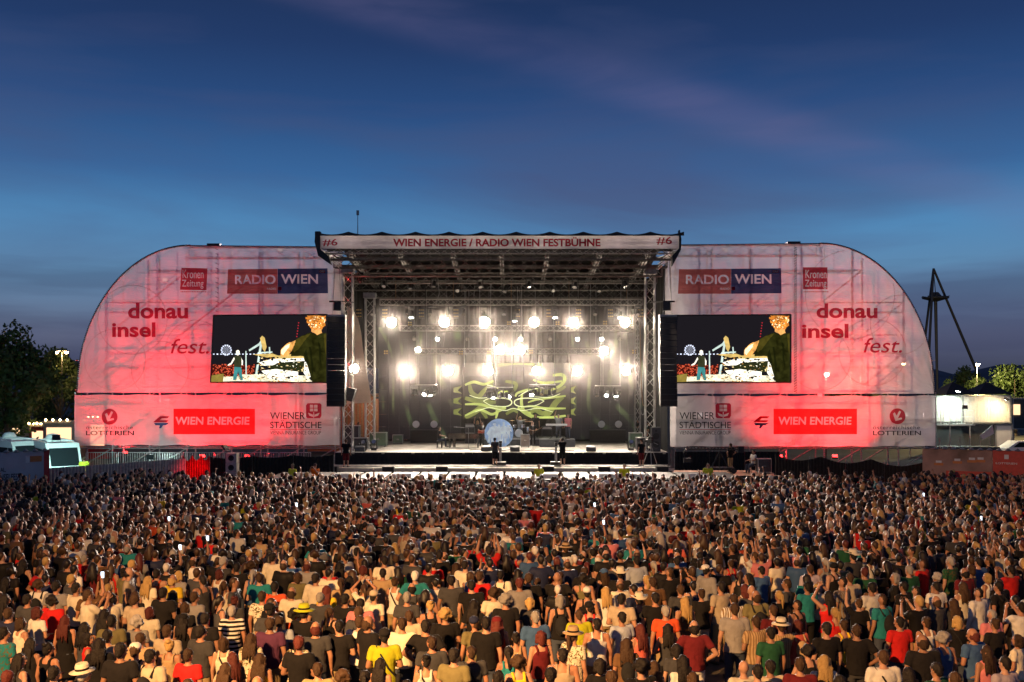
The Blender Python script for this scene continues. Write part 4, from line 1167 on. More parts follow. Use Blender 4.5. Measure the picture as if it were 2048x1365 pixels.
# round pods of moving heads hanging on long poles
for k, (cx_, cy_, nm) in enumerate(((848, 770, 'piano side'), (1000, 775, 'above the drums'), (1085, 770, 'beside the centre of the video wall'), (1216, 772, 'keyboard side'))):
    Y = 74.0
    c = W(cx_, cy_, Y)
    t = thing('lamp_pod', 'cluster pod of hanging poles and ring truss, %s' % nm, 'lamp pod', c, 'hanging lamp pods')
    for r_ in (0.95, 0.8):
        pts = [c + Vector((r_ * math.cos(2 * math.pi * q / 16), r_ * math.sin(2 * math.pi * q / 16), 0)) for q in range(17)]
        MB().path(pts, 0.03).build('ring', M['alu'], t)
    for q in range(3):
        a = c + Vector((0.9 * math.cos(q * 2.1), 0.9 * math.sin(q * 2.1), 0))
        MB().tube(a, Vector((a.x, a.y, 10.2)), 0.025).build('pole', M['alu'], t)
    for q in range(5):
        a = c + Vector((0.85 * math.cos(q * 1.257 + 0.3), 0.85 * math.sin(q * 1.257 + 0.3), -0.15))
        moving_head(a, '%s moving head lamp on the %s pod ring' % (ORD[q], nm.replace('above the drums', 'drum').replace('beside the centre of the video wall', 'video wall centre')), 'moving head lamps on the pods', (q + k) % 3 == 1, 0.6 + 0.2 * q, pan=0.4 * (q - 2))
# 3 x 3 matrix lamps under the upper truss
for i, px in enumerate((718, 770, 843, 912, 1035, 1098, 1157, 1221, 1281)):
    p = W(px, 627, 70.6)
    t = thing('matrix_lamp', 'unlit nine-cell matrix lamp below the upper truss, %s from the left' % ORD[i], 'stage lamp', p, 'matrix lamps')
    MB().box(p, (0.42, 0.14, 0.75)).build('housing', M['black'], t)
    for a in (-1, 0, 1):
        for b in (-1, 0, 1): MB().lathe((p.x + a * 0.13, p.y - 0.075, p.z + b * 0.23), [(0.05, 0), (0.05, -0.012)], 10, 'Y').build('cell', M['brass'], t)
# four-cell lamps between the rows
for i, (px, py) in enumerate(((772, 705), (820, 648), (922, 706), (978, 706), (1018, 647), (1062, 704), (1115, 647), (1210, 646), (1268, 704))):
    p = W(px, py, 73.6)
    t = thing('quad_lamp', 'dim four-cell lamp between the lamp rows, %s from the left' % ORD[i], 'stage lamp', p, 'four cell lamps')
    MB().box(p, (0.36, 0.12, 0.36)).build('housing', M['black'], t)
    for a in (-1, 1):
        for b in (-1, 1): MB().lathe((p.x + a * 0.085, p.y - 0.065, p.z + b * 0.085), [(0.06, 0), (0.06, -0.012)], 10, 'Y').build('cell', M['brass'], t)
# overhead stage wash: lit fixtures pointing down to the deck
for i, (x, Y, tx, ty, pw) in enumerate(((-7, 69.5, -6, 69, 3000), (-2, 69.5, -2, 69, 3000), (3, 69.5, 3, 69, 3000), (7.5, 69.5, 7, 69, 3000), (0.2, 73.5, 0, 73, 2200))):
    z = 11.4
    t, c, d = moving_head(Vector((x, Y, z)), '%s downward wash lamp from the left above the stage deck' % ORD[i], 'downward wash lamps', True, 1.45)
    lamp('wash_light', 'SPOT', c + d * 0.26, pw, (1.0, 0.93, 0.84), (tx, ty, ZD), 0.15, 75, 0.6, t)
# hanging cable loops
t = thing('cable_loop', 'bundle of pale cables hanging in long loops beside the stage tower', 'cable', W(1285, 700, 69))
for (a, b, low, n_) in ((1274, 1297, 830, 0), (1280, 1296, 812, 1), (1268, 1290, 798, 2)):
    pts = []
    for k in range(21):
        u = k / 20.0; x = a + (b - a) * u; y = 650 + (low - 650) * (1 - (abs(u - 0.5) * 2) ** 3)
        pts.append(W(x, y, 69 + 0.1 * n_))
    MB().path(pts, 0.035, 5).build('cable', M['wood'] if n_ == 1 else M['steel'], t)

# stage smoke: thin air that scatters the lamps' light
sm = bpy.data.materials.new('stage_smoke'); sm.use_nodes = True
nt = sm.node_tree; nt.nodes.clear()
pv = nt.nodes.new('ShaderNodeVolumePrincipled'); pv.inputs['Density'].default_value = 0.0018; pv.inputs['Anisotropy'].default_value = 0.92
pv.inputs['Color'].default_value = (0.95, 0.9, 0.85, 1)
om = nt.nodes.new('ShaderNodeOutputMaterial'); nt.links.new(pv.outputs[0], om.inputs['Volume'])
MB().bb(-11.9, 10.5, 62.7, 79.9, ZD + 0.05, 13.3).build('stage_smoke', sm, kind='stuff')

# ================================================================== STAGE EQUIPMENT
def stage_pt(px, Y): return Vector((X_at(px, Y), Y, ZD))


def py_to_Y(py, z): return (CAMH - z) * F / (py - HY)


# grand piano
def grand_piano():
    p = stage_pt(928, 71.2)
    t = thing('grand_piano', 'black grand piano with open keyboard lid on the stage', 'piano', p)
    ol = [(-1.15, -0.5), (1.1, -0.55), (1.25, -0.3), (1.25, 0.1), (0.9, 0.45), (0.1, 0.6), (-0.5, 0.8), (-1.15, 0.8)]
    MB().prism([p + Vector((x, y, 0.68)) for x, y in ol], (0, 0, 0.34)).build('case', M['piano'], t)
    MB().prism([p + Vector((x * 1.02, y * 1.02, 1.025)) for x, y in ol], (0, 0, 0.03)).build('lid', M['piano'], t)
    MB().bb(p.x - 1.38, p.x - 1.16, p.y - 0.45, p.y + 0.75, 0.64 + ZD, 0.72 + ZD).build('key_bed', M['piano'], t)
    kb = MB().bb(p.x - 1.34, p.x - 1.18, p.y - 0.4, p.y + 0.7, 0.721 + ZD, 0.745 + ZD).build('keyboard', M['ivory'], t)
    mb = MB()
    for k in range(28): mb.bb(p.x - 1.25, p.x - 1.18, p.y - 0.37 + k * 0.038, p.y - 0.355 + k * 0.038, 0.746 + ZD, 0.757 + ZD)
    mb.build('black_keys', M['black'], kb)
    for x, y in ((-1.0, -0.3), (-1.0, 0.6), (1.0, -0.2)):
        MB().tube(p + Vector((x, y, 0.02)), p + Vector((x, y, 0.68)), 0.05, 0.08, 8).build('leg', M['piano'], t)
    MB().bb(p.x - 0.8, p.x - 0.6, p.y + 0.05, p.y + 0.25, ZD + 0.05, ZD + 0.67).build('pedal_lyre', M['piano'], t)
    s = thing('piano_bench', 'black padded bench at the grand piano', 'bench', p + Vector((-1.75, 0.15, 0)))
    MB().box(p + Vector((-1.75, 0.15, 0.46)), (0.4, 0.75, 0.09)).build('seat', M['black'], s)
    for a in (-1, 1):
        for b in (-1, 1): MB().tube(p + Vector((-1.75 + a * 0.16, 0.15 + b * 0.32, 0)), p + Vector((-1.75 + a * 0.16, 0.15 + b * 0.32, 0.42)), 0.025).build('leg', M['black'], s)
    ms = thing('microphone_stand', 'slim boom microphone stand over the grand piano', 'microphone stand', p + Vector((0.35, -0.7, 0)))
    MB().tube(p + Vector((0.35, -0.7, 0.02)), p + Vector((0.35, -0.7, 1.45)), 0.015).build('pole', M['steel'], ms)
    MB().tube(p + Vector((0.35, -0.7, 1.45)), p + Vector((-0.7, -0.3, 1.5)), 0.012).build('boom', M['steel'], ms)
    MB().tube(p + Vector((-0.7, -0.3, 1.5)), p + Vector((-0.85, -0.25, 1.47)), 0.03).build('microphone', M['grille'], ms)
    return p


PIANO = grand_piano()

# drum riser, kit and round blue drum banner
dr = stage_pt(1035, 75.0)
t = thing('drum_riser', 'grey carpeted drum riser behind the round blue banner', 'riser', dr)
MB().bb(dr.x - 2.6, dr.x + 3.6, 73.6, 77.0, ZD + 0.003, ZD + 0.55).build('platform', M['case'], t)
MB().bb(dr.x - 2.6, dr.x + 3.6, 73.55, 73.599, ZD + 0.45, ZD + 0.55).build('edge_strip', M['alu'], t)
kit = thing('drum_kit', 'chrome and white drum kit with brass cymbals on the riser', 'drum kit', dr + Vector((0.2, 0, 0.56)))
c0 = dr + Vector((0.1, -0.2, 0.56))
MB().lathe((c0.x, c0.y - 0.25, c0.z + 0.31), [(0.29, 0.25), (0.30, 0.24), (0.30, -0.2), (0.28, -0.21)], 20, 'Y').build('bass_drum', M['white'], kit, smooth=False)
for x, y, z, r_, h in ((-0.32, 0, 0.72, 0.16, 0.2), (0.3, 0, 0.72, 0.17, 0.22), (0.75, 0.25, 0.35, 0.22, 0.4), (-0.7, 0.3, 0.55, 0.18, 0.16), (1.1, 0.0, 0.45, 0.2, 0.4)):
    d_ = MB().lathe((c0.x + x, c0.y + y, c0.z + z), [(r_, 0), (r_ * 1.03, 0.01), (r_ * 1.03, h - 0.01), (r_, h)], 18).build('drum', M['chrome'], kit)
    MB().lathe((c0.x + x, c0.y + y, c0.z + z + h + 0.001), [(r_ * 0.97, 0), (r_ * 0.97, 0.006)], 18).build('drum_head', M['white'], d_)
    MB().tube((c0.x + x, c0.y + y + 0.02, c0.z), (c0.x + x, c0.y + y + 0.02, c0.z + z), 0.014).build('drum_stand', M['chrome'], kit)
for x, y, z in ((-1.0, 0.1, 1.05), (0.95, 0.1, 1.15), (-0.5, -0.1, 1.25), (0.45, -0.1, 1.3), (1.4, 0.3, 1.2)):
    cy_ = MB().lathe((c0.x + x, c0.y + y, c0.z + z), [(0.22, 0), (0.06, 0.02), (0.03, 0.045), (0.0, 0.05)], 18).build('cymbal', M['brass'], kit)
    MB().tube((c0.x + x, c0.y + y, c0.z), (c0.x + x, c0.y + y, c0.z + z), 0.012).build('cymbal_stand', M['chrome'], kit)
MB().lathe((c0.x + 0.1, c0.y + 0.7, c0.z), [(0.16, 0), (0.03, 0.05), (0.03, 0.45), (0.17, 0.46), (0.17, 0.53)], 14).build('stool', M['black'], kit)


M['disc'] = mat('pale_blue_print_glow', (0.30, 0.47, 0.78), 0.6, var=0.4, vscale=1.6, emit=0.12, ecol=(0.3, 0.5, 0.9))  # weak glow in the print stands in for the spotlit disc
M['discw'] = mat('white_figure_print_glow', (0.60, 0.72, 0.90), 0.6, var=0.3, vscale=2.5, emit=0.10, ecol=(0.7, 0.8, 1.0))  # figures carry the same painted-in glow
bn = thing('round_drum_banner', 'round pale blue panel with white figures in front of the drum riser', 'light panel', stage_pt(997, 72.6))
c_ = W(998, 867, 72.6)
MB().lathe((c_.x, c_.y, c_.z), [(1.03, 0.06), (1.05, 0.05), (1.05, -0.02), (1.02, -0.03)], 36, 'Y').build('panel', M['disc'], bn)
rd = random.Random(12)
for fx, fz, hh in ((-0.62, -0.12, 1.1), (-0.3, 0.2, 1.05), (0.02, -0.1, 1.5), (0.36, 0.05, 1.55), (0.66, 0.12, 1.0)):
    ol = [(-0.06, 0.5), (0.05, 0.5), (0.09, 0.42), (0.05, 0.33), (0.2, 0.25), (0.24, -0.02), (0.15, 0.05), (0.12, -0.1), (0.16, -0.5), (0.04, -0.5), (0.0, -0.15), (-0.06, -0.5), (-0.17, -0.5), (-0.12, -0.08), (-0.22, 0.1), (-0.2, 0.26), (-0.06, 0.33), (-0.1, 0.42)]
    MB().prism([(c_.x + fx + (x * 1.15 + rd.uniform(-0.05, 0.05)), c_.y - 0.034 - 0.006 * abs(fx), c_.z + fz + z * hh) for x, z in ol], (0, -0.004, 0)).build('printed_figure', M['discw'], bn)
for a in (-0.6, 0.6): MB().tube((c_.x + a, 72.75, ZD), (c_.x + a, 72.75, c_.z + 0.2), 0.03).build('prop', M['black'], bn)

# keyboard on X stand
kp = stage_pt(1113, 73.0)
KZ = ZD + 0.55
t = thing('stage_keyboard', 'long white keyboard on a folding X stand', 'keyboard', kp + Vector((0, 0, 0.0)))
MB().box((kp.x, kp.y, KZ + 1.02), (1.55, 0.34, 0.12)).build('body', M['white'], t)
MB().box((kp.x, kp.y + 0.08, KZ + 1.085), (1.4, 0.15, 0.012)).build('keys', M['ivory'], t)
mb = MB()
for e in (-1, 1): mb.tube((kp.x - 0.5, kp.y + e * 0.12, KZ + 0.0), (kp.x + 0.5, kp.y + e * 0.12, KZ + 0.95), 0.02).tube((kp.x + 0.5, kp.y + e * 0.12, KZ + 0.0), (kp.x - 0.5, kp.y + e * 0.12, KZ + 0.95), 0.02)
mb.build('stand', M['black'], t)
t = thing('keyboard_riser', 'low dark riser beneath the white keyboard', 'riser', kp)
MB().bb(kp.x - 1.25, kp.x + 1.3, 72.0, 73.59, ZD + 0.003, KZ - 0.002).build('platform', M['case'], t)


for i_, (px, Y, h_, lab) in enumerate(((966, 69.4, 1.5, 'slim microphone stand in front of the red guitar'), (1066, 69.6, 1.55, 'slim microphone stand in front of the bass player'), (1020, 69.0, 1.5, 'slim microphone stand at stage centre beside the blue panel'), (1120, 72.2, 1.0, 'microphone stand before the white keyboard'))):
    q = stage_pt(px, Y); t = thing('microphone_stand', lab, 'microphone stand', q, 'microphone stands')
    MB().lathe(q, [(0.16, 0.003), (0.16, 0.02), (0.03, 0.04)], 14).build('base', M['black'], t); MB().tube(q + Vector((0, 0, 0.03)), q + Vector((0, 0, h_)), 0.014).build('pole', M['steel'], t)
    MB().tube(q + Vector((0, 0, h_)), q + Vector((0.0, 0.3, h_ + 0.12)), 0.012).build('boom', M['steel'], t); MB().tube(q + Vector((0, 0.28, h_ + 0.11)), q + Vector((0, 0.42, h_ + 0.16)), 0.028, 0.034, 8).build('microphone', M['grille'], t)
for i_, (px, Y, w_, h_, lab) in enumerate(((940, 76.6, 0.75, 1.5, 'black guitar amplifier stack behind the piano lid'), (968, 76.6, 0.75, 1.1, 'low black guitar amplifier beside the taller amplifier stack'), (1094, 76.8, 0.8, 1.3, 'black bass amplifier stack between drums and keyboard'))):
    q = stage_pt(px, Y); t = thing('amplifier', lab, 'amplifier', q, 'amplifiers at the back of the stage')
    MB().box(q + Vector((0, 0, h_ / 2 + 0.004)), (w_, 0.4, h_)).build('cabinet', M['case'], t); MB().box(q + Vector((0, -0.206, h_ * 0.42)), (w_ - 0.08, 0.01, h_ * 0.72)).build('grille', M['grille'], t); MB().box(q + Vector((0, -0.206, h_ * 0.9)), (w_ - 0.08, 0.01, h_ * 0.12)).build('control_panel', M['alu'], t)
t = thing('stage_cable', 'black cable snaking across the pale stage floor', 'cable', stage_pt(1000, 68.4))
MB().path([Vector((X_at(940 + 9 * k, 68.4), 68.4 + 0.5 * math.sin(k * 0.8) + 0.25 * math.sin(k * 2.1), ZD + 0.02)) for k in range(24)], 0.02, 5).build('cable', M['rubber'], t)


def flight_case(px, Y, w, d, h, label, mt='case', z=ZD):
    p = Vector((X_at(px, Y), Y, z))
    t = thing('flight_case', label, 'flight case', p, 'flight cases around the stage')
    body = MB().box(p + Vector((0, 0, h / 2 + 0.08)), (w, d, h)).build('shell', M[mt], t)
    mb = MB()
    for a in (-1, 1):
        for b in (-1, 1): mb.box(p + Vector((a * w / 2, b * d / 2, h / 2 + 0.08)), (0.04, 0.04, h + 0.02))
    for zz in (0.08, h + 0.08):
        for b in (-1, 1): mb.box(p + Vector((0, b * d / 2, zz)), (w - 0.045, 0.04, 0.04))
        for a in (-1, 1): mb.box(p + Vector((a * w / 2, 0, zz)), (0.04, d - 0.045, 0.04))
    mb.build('edging', M['alu'], t)
    for a in (-1, 1):
        for b in (-1, 1): MB().lathe(p + Vector((a * w * 0.4, b * d * 0.4, 0.04)), [(0.04, -0.02), (0.04, 0.02)], 10, 'X').build('castor', M['rubber'], t)
    MB().box(p + Vector((0, -d / 2 - 0.012, h * 0.6)), (0.18, 0.02, 0.1)).build('latch', M['chrome'], t)
    return t


M['greencase'] = mat('green_case', (0.10, 0.16, 0.10), 0.5)
flight_case(705, 70.0, 1.0, 0.8, 1.55, 'tall black rack case by the lower left tower')
flight_case(722, 69.0, 0.9, 0.7, 0.75, 'low black case beside the floor lamp near the tower')
flight_case(757, 72.5, 1.2, 0.7, 0.95, 'green-edged road case near the inner tower', 'greencase')
flight_case(796, 76.0, 0.75, 0.6, 0.6, 'small green case behind the dancer', 'greencase')
flight_case(1271, 71.0, 0.9, 0.7, 1.0, 'mixing case on the cable-loop side of the stage', 'greencase')
flight_case(1283, 68.6, 0.75, 0.7, 0.8, 'black case near the tower on the cable-loop side')
flight_case(1050, 71.8, 0.62, 0.5, 0.85, 'pale amplifier case beside the guitarist', 'deckgrey')
# drum-side equipment benches with round reflectors
for a, b, lab, lamps in ((822, 880, 'long black equipment bench with two round lamps behind the piano', (832, 868)), (1180, 1250, 'long black equipment bench with two round lamps behind the keyboard', (1203, 1237))):
    Y = 77.6; xa, xb = X_at(a, Y), X_at(b, Y)
    t = thing('equipment_bench', lab, 'bench', Vector(((xa + xb) / 2, Y, ZD)), 'equipment benches')
    MB().bb(xa, xb, Y - 0.4, Y + 0.4, ZD + 0.003, ZD + 0.95).build('cabinet', M['drape'], t)
    MB().bb(xa - 0.02, xb + 0.02, Y - 0.42, Y + 0.42, ZD + 0.952, ZD + 0.99).build('top', M['black'], t)
    for lp in lamps:
        x = X_at(lp, Y)
        tt = thing('drum_light', 'round pale %s lamp on the bench behind the %s' % ('nearer' if abs(lp - 1030) < 190 else 'outer', 'piano' if lp < 1000 else 'keyboard'), 'stage lamp', Vector((x, Y, ZD + 0.99)), 'round lamps on the benches')
        MB().lathe((x, Y, ZD + 1.42), [(0.1, 0.2), (0.26, 0.1), (0.28, 0.0), (0.26, -0.02)], 18, 'Y').build('bowl', M['white'], tt)
        MB().tube((x, Y + 0.05, ZD + 0.99), (x, Y + 0.05, ZD + 1.2), 0.03).build('foot', M['black'], tt)
# floor moving heads, monitor wedges
for px, Y, lab in ((727, 67.9, 'big floor moving head lamp at the stage corner nearest the tall rack case'), (748, 68.2, 'big floor moving head lamp beside the corner lamp, nearer the piano'), (1262, 68.3, 'big floor moving head lamp on the cable-loop side of the stage'), (1300, 67.6, 'big floor moving head lamp at the foot of the tower with the square speaker')):
    moving_head(stage_pt(px, Y) + Vector((0, 0, 0.1)), lab, 'floor moving head lamps', False, -0.5, True)
for i, (px, Y) in enumerate(((720, 67.3), (972, 67.6), (1030, 67.4), (1182, 67.5), (985, 68.5))):
    p = stage_pt(px, Y)
    t = thing('monitor_wedge', 'black monitor wedge on the stage edge, %s from the left' % ORD[i if i < 2 else (3 if i == 2 else (4 if i == 3 else 2))], 'speaker', p, 'monitor wedges')
    mb = MB(); mb.prism([p + Vector((-0.32, -0.25, 0.004)), p + Vector((-0.32, 0.3, 0.004)), p + Vector((-0.32, 0.2, 0.4)), p + Vector((-0.32, -0.2, 0.3))], (0.64, 0, 0)); mb.build('cabinet', M['case'], t)
    mb = MB(); mb.prism([p + Vector((-0.28, 0.315, 0.05)), p + Vector((0.28, 0.315, 0.05)), p + Vector((0.28, 0.225, 0.38)), p + Vector((-0.28, 0.225, 0.38))], (0, 0.01, 0)); mb.build('grille', M['grille'], t)
p = stage_pt(1311, 67.4)
t = thing('stage_speaker', 'square black speaker cabinet standing at the foot of the cable-side tower', 'speaker', p)
MB().box(p + Vector((0, 0, 0.82)), (0.62, 0.6, 1.62)).build('cabinet', M['case'], t)
for zz, r_ in ((0.5, 0.22), (1.05, 0.22), (1.4, 0.08)): MB().lathe((p.x, p.y - 0.301, p.z + zz), [(r_, 0), (r_, -0.01), (r_ * 0.4, -0.002)], 18, 'Y').build('driver', M['grille'], t)

# broadcast cameras
def broadcast_camera(p, label, pedestal=1.15, rz=0.0):
    t = thing('broadcast_camera', label, 'camera', p, 'broadcast cameras')
    if pedestal > 1.3:
        for a in range(3):
            MB().tube(p + Vector((0, 0, pedestal)), p + Vector((0.55 * math.cos(a * 2.09 + 0.5), 0.55 * math.sin(a * 2.09 + 0.5), 0)), 0.022).build('tripod_leg', M['steel'], t)
    else:
        MB().tube(p + Vector((0, 0, 0.2)), p + Vector((0, 0, pedestal)), 0.09).build('column', M['steel'], t)
        MB().box(p + Vector((0, 0, 0.1)), (0.7, 0.7, 0.16)).build('dolly', M['black'], t)
    c = p + Vector((0, 0, pedestal + 0.16))
    Rm = Matrix.Rotation(rz, 3, 'Z')
    MB().box(c, (0.16, 0.42, 0.24), rz).build('body', M['black'], t)
    MB().tube(c + Rm @ Vector((0, 0.2, 0.0)), c + Rm @ Vector((0, 0.5, 0.0)), 0.075, 0.1, 12).build('lens', M['grille'], t)
    MB().box(c + Rm @ Vector((0.0, -0.15, 0.2)), (0.2, 0.14, 0.14), rz).build('viewfinder', M['black'], t)
    MB().tube(c + Rm @ Vector((0.1, -0.2, -0.1)), c + Rm @ Vector((0.18, -0.55, -0.2)), 0.015).build('pan_bar', M['steel'], t)


broadcast_camera(Vector((X_at(1001, 63.9), 63.9, 0.99)), 'broadcast camera on a pedestal behind the bending camera operator', 1.1, 0.0)
broadcast_camera(Vector((X_at(1112, 64.1), 64.1, 0.99)), 'broadcast camera on a pedestal beside the standing operator in black', 1.15, 0.0)
broadcast_camera(Vector((X_at(1301, 63.4), 63.4, 0.925)), 'camera on a tall tripod below the square speaker', 1.45, 0.5)

M['plankred'] = mat('reddish_planks', (0.42, 0.24, 0.17), 0.7, var=0.2, vscale=3)
# right side platform with crane
pr = thing('crane_platform', 'low wooden platform carrying the camera crane right of the stage', 'platform', W(1445, 950, 61))
for k in range(7):
    xa = X_at(1350, 61.5) + k * 0.86
    MB().bb(xa, xa + 0.84, 59.5, 63.2, 0.62, 0.7).build('plank', M['plankred'], pr)
MB().bb(X_at(1350, 61.5), X_at(1350, 61.5) + 6.0, 59.44, 59.49, 0.0, 0.7).build('skirt', M['drape'], pr)
cp = Vector((X_at(1440, 61.3), 61.3, 0.7))
cr_ = thing('camera_crane', 'black camera crane with long arm and wheeled dolly on the wooden platform', 'camera crane', cp)
for a in (-0.75, 0.75):
    for b in (-0.4, 0.4):
        w_ = MB().lathe(cp + Vector((a, b, 0.17)), [(0.17, -0.07), (0.17, 0.07)], 16, 'Y').build('wheel', M['rubber'], cr_)
MB().box(cp + Vector((0, 0, 0.3)), (1.6, 0.6, 0.12)).build('chassis', M['black'], cr_)
mb = MB(); mb.tube(cp + Vector((-0.5, 0, 0.36)), cp + Vector((0, 0, 1.35)), 0.04).tube(cp + Vector((0.5, 0, 0.36)), cp + Vector((0, 0, 1.35)), 0.04).tube(cp + Vector((0, 0.2, 0.36)), cp + Vector((0, 0, 1.35)), 0.04)
mb.build('column', M['black'], cr_)
MB().truss(cp + Vector((-2.0, 0.3, 1.52)), cp + Vector((1.2, -0.1, 1.5)), 0.14, 0.16, 0.022, 0.012, 0.2).build('arm', M['black'], cr_)
MB().box(cp + Vector((1.25, -0.1, 1.45)), (0.35, 0.3, 0.4)).build('counterweight', M['black'], cr_)
MB().path([cp + Vector((-2.0, 0.3, 1.5)), cp + Vector((-2.2, 0.3, 1.2)), cp + Vector((-2.1, 0.3, 0.9))], 0.035).build('camera_mount', M['black'], cr_)
MB().box(cp + Vector((-1.95, 0.3, 0.75)), (0.45, 0.25, 0.28)).build('camera_head', M['black'], cr_)
flight_case(1527, 61.2, 0.8, 0.6, 0.8, 'black road case at the outer end of the crane platform', z=0.7)
st = thing('folding_chair', 'grey folding chair under the seated crew member on the crane platform', 'chair', Vector((X_at(1507, 61.6), 61.6, 0.7)))
q = Vector((X_at(1507, 61.6), 61.6, 0.7))
MB().box(q + Vector((0, 0, 0.44)), (0.42, 0.42, 0.03)).build('seat', M['steel'], st)
MB().box(q + Vector((0.2, 0, 0.72)), (0.03, 0.4, 0.3)).build('backrest', M['steel'], st)
for a in (-0.18, 0.18):
    for b in (-0.18, 0.18): MB().tube(q + Vector((a, b, 0)), q + Vector((a, b, 0.44)), 0.014).build('leg', M['steel'], st)

# ================================================================== FENCES, BOARDS
def hoarding(a, b, hgt, label, mt, name='corrugated_fence', wave=0.03, nw=None, sag=0.0):
    """a, b ground points; ribbed sheets as parts"""
    a, b = Vector(a), Vector(b); L = (b - a).length; d = (b - a).normalized(); nv = Vector((-d.y, d.x, 0))
    t = thing(name, label, 'fence', (a + b) / 2)
    ns = max(1, round(L / 2.2))
    for s in range(ns):
        mb = MB(); v = []; k = 44
        for i in range(k + 1):
            u = (s + i / k * 0.995) / ns
            p = a + d * (L * u) + nv * (wave * math.sin(i * math.pi / 2 + 0.3))
            hh = hgt - sag * math.sin(math.pi * ((u * 3.0) % 1.0))
            v += [(p.x, p.y, 0.02), (p.x, p.y, hh)]
        mb.add(v, [(2 * i, 2 * i + 2, 2 * i + 3, 2 * i + 1) for i in range(k)])
        mb.build('sheet', mt, t)
    for s in range(ns + 1):
        p = a + d * (L * s / ns) + nv * 0.08
        MB().tube(p, p + Vector((0, 0, hgt - 0.05)), 0.03).build('post', M['steel'], t)
    return t


M['corr'] = mat('corrugated_sheet', (0.44, 0.40, 0.37), 0.55, 0.3, var=0.2)
M['darkcloth'] = mat('dark_fence_cloth', (0.02, 0.015, 0.015), 0.95, var=0.3, bump=0.5, bscale=4)
M['redcloth'] = mat('dark_red_fence_cloth', (0.42, 0.02, 0.02), 0.9, var=0.3, bump=0.5, bscale=3)
hoarding((X_at(96, 50), 50, 0), (X_at(372, 56.5), 56.5, 0), 1.95, 'grey corrugated metal fence at the left edge of the crowd, flushed red at one end', M['corr'])
hoarding((X_at(366, 57.2), 57.2, 0), (X_at(420, 58), 58, 0), 2.1, 'crumpled red cloth fence beside the corrugated fence', M['redcloth'], 'cloth_fence', 0.06, sag=0.35)
hoarding((X_at(420, 58.4), 58.4, 0), (X_at(668, 60.5), 60.5, 0), 1.9, 'black cloth fence between the speaker stack and the stage', M['drape'], 'cloth_fence', 0.05, sag=0.12)
hoarding((X_at(1548, 60), 60, 0), (X_at(1850, 54), 54, 0), 1.95, 'sagging black cloth fence beyond the crane platform', M['darkcloth'], 'cloth_fence', 0.05, sag=0.3)
hoarding((X_at(1350, 65.8), 65.8, 0), (X_at(1560, 65.8), 65.8, 0), 1.7, 'low black cloth screen behind the camera crane', M['drape'], 'cloth_fence', 0.05)
# left speaker stack behind the crowd
p = W(465, 962, 57.4); p.z = 0
t = thing('speaker_stack', 'grey stack of delay speakers standing at the black cloth fence', 'speaker', p)
for k in range(4):
    c = MB().box(p + Vector((0, 0, 0.28 + 0.55 * k)), (0.62, 0.6, 0.53)).build('cabinet', M['corr'], t)
    MB().lathe((p.x, p.y - 0.302, 0.28 + 0.55 * k), [(0.17, 0), (0.17, -0.01), (0.06, 0)], 16, 'Y').build('driver', M['black'], c)


flood(448, 897, 56.6, 'red floodlight on the speaker stack washing the fence end', RED, 900, (X_at(385, 57), 57, 0.9), 'red yard floodlights', 75, lensm=redl)  # lamp added to bring the red spill onto the fence front
# sign boards at both edges
def board(px0, px1, pyt, Ya, Yb, label, fill):
    a = Vector((X_at(px0, Ya), Ya, 0)); b = Vector((X_at(px1, Yb), Yb, 0)); z1 = Z_at(pyt, (Ya + Yb) / 2)
    t = thing('sign_board', label, 'sign', (a + b) / 2, 'large printed boards at the crowd edge')
    d = (b - a); L = d.length; dn = d.normalized(); nv = Vector((dn.y, -dn.x, 0))
    def pt(u, w, off=0.0): return a + d * u + Vector((0, 0, 0.25 + (z1 - 0.25) * w)) + nv * off
    def rect(u0, w0, u1, w1, off, mt, nm, par=None):
        mb = MB(); mb.prism([pt(u0, w0, off), pt(u1, w0, off), pt(u1, w1, off), pt(u0, w1, off)], -nv * 0.004 if off else -nv * 0.08); return mb.build(nm, mt, par or t)
    def txt(s, u0, w0, u1, w1, off, mt, bold=0.01, shear=0.0):
        vs_, fs_ = text_geo(s, bold, shear)
        ax = [v[0] for v in vs_]; ay = [v[1] for v in vs_]
        mb = MB(); mb.add([pt(u0 + (x - min(ax)) / (max(ax) - min(ax)) * (u1 - u0), w0 + (y - min(ay)) / (max(ay) - min(ay)) * (w1 - w0), off) for x, y in vs_], fs_); return mb.build('lettering', mt, t)
    fill(t, rect, txt)
    mb = MB(); kk = max(6, int(L / 0.42))
    for i in range(kk): 
        p = pt((i + 0.5) / kk, 1.0) - nv * 0.04
        mb.lathe((p.x, p.y, p.z + 0.0), [(0.13, -0.02), (0.15, 0.02), (0.02, 0.12)], 8)
    mb.build('capping', M['steel'], t)
    return t


M['sg_grey'] = mat('board_grey_print', (0.50, 0.50, 0.53), 0.5, var=0.15, vscale=1.0)
M['sg_ink'] = mat('board_dark_ink', (0.03, 0.03, 0.04), 0.6)
M['sg_red'] = mat('board_red', (0.55, 0.05, 0.04), 0.5)
M['sg_orange'] = mat('board_orange', (0.55, 0.18, 0.05), 0.5)
M['sg_white'] = mat('board_white', (0.7, 0.68, 0.66), 0.5)
M['sg_dusk'] = mat('board_photo_print', (0.30, 0.17, 0.14), 0.5, var=0.6, vscale=0.8)


def small_print(t, rect, rows, mt):
    rq = random.Random(6)
    for (u0, u1, w) in rows:
        u = u0
        while u < u1:
            d = rq.uniform(0.008, 0.03); rect(u, w, u + d, w + 0.022, 0.008, mt, 'small_print'); u += d + 0.006


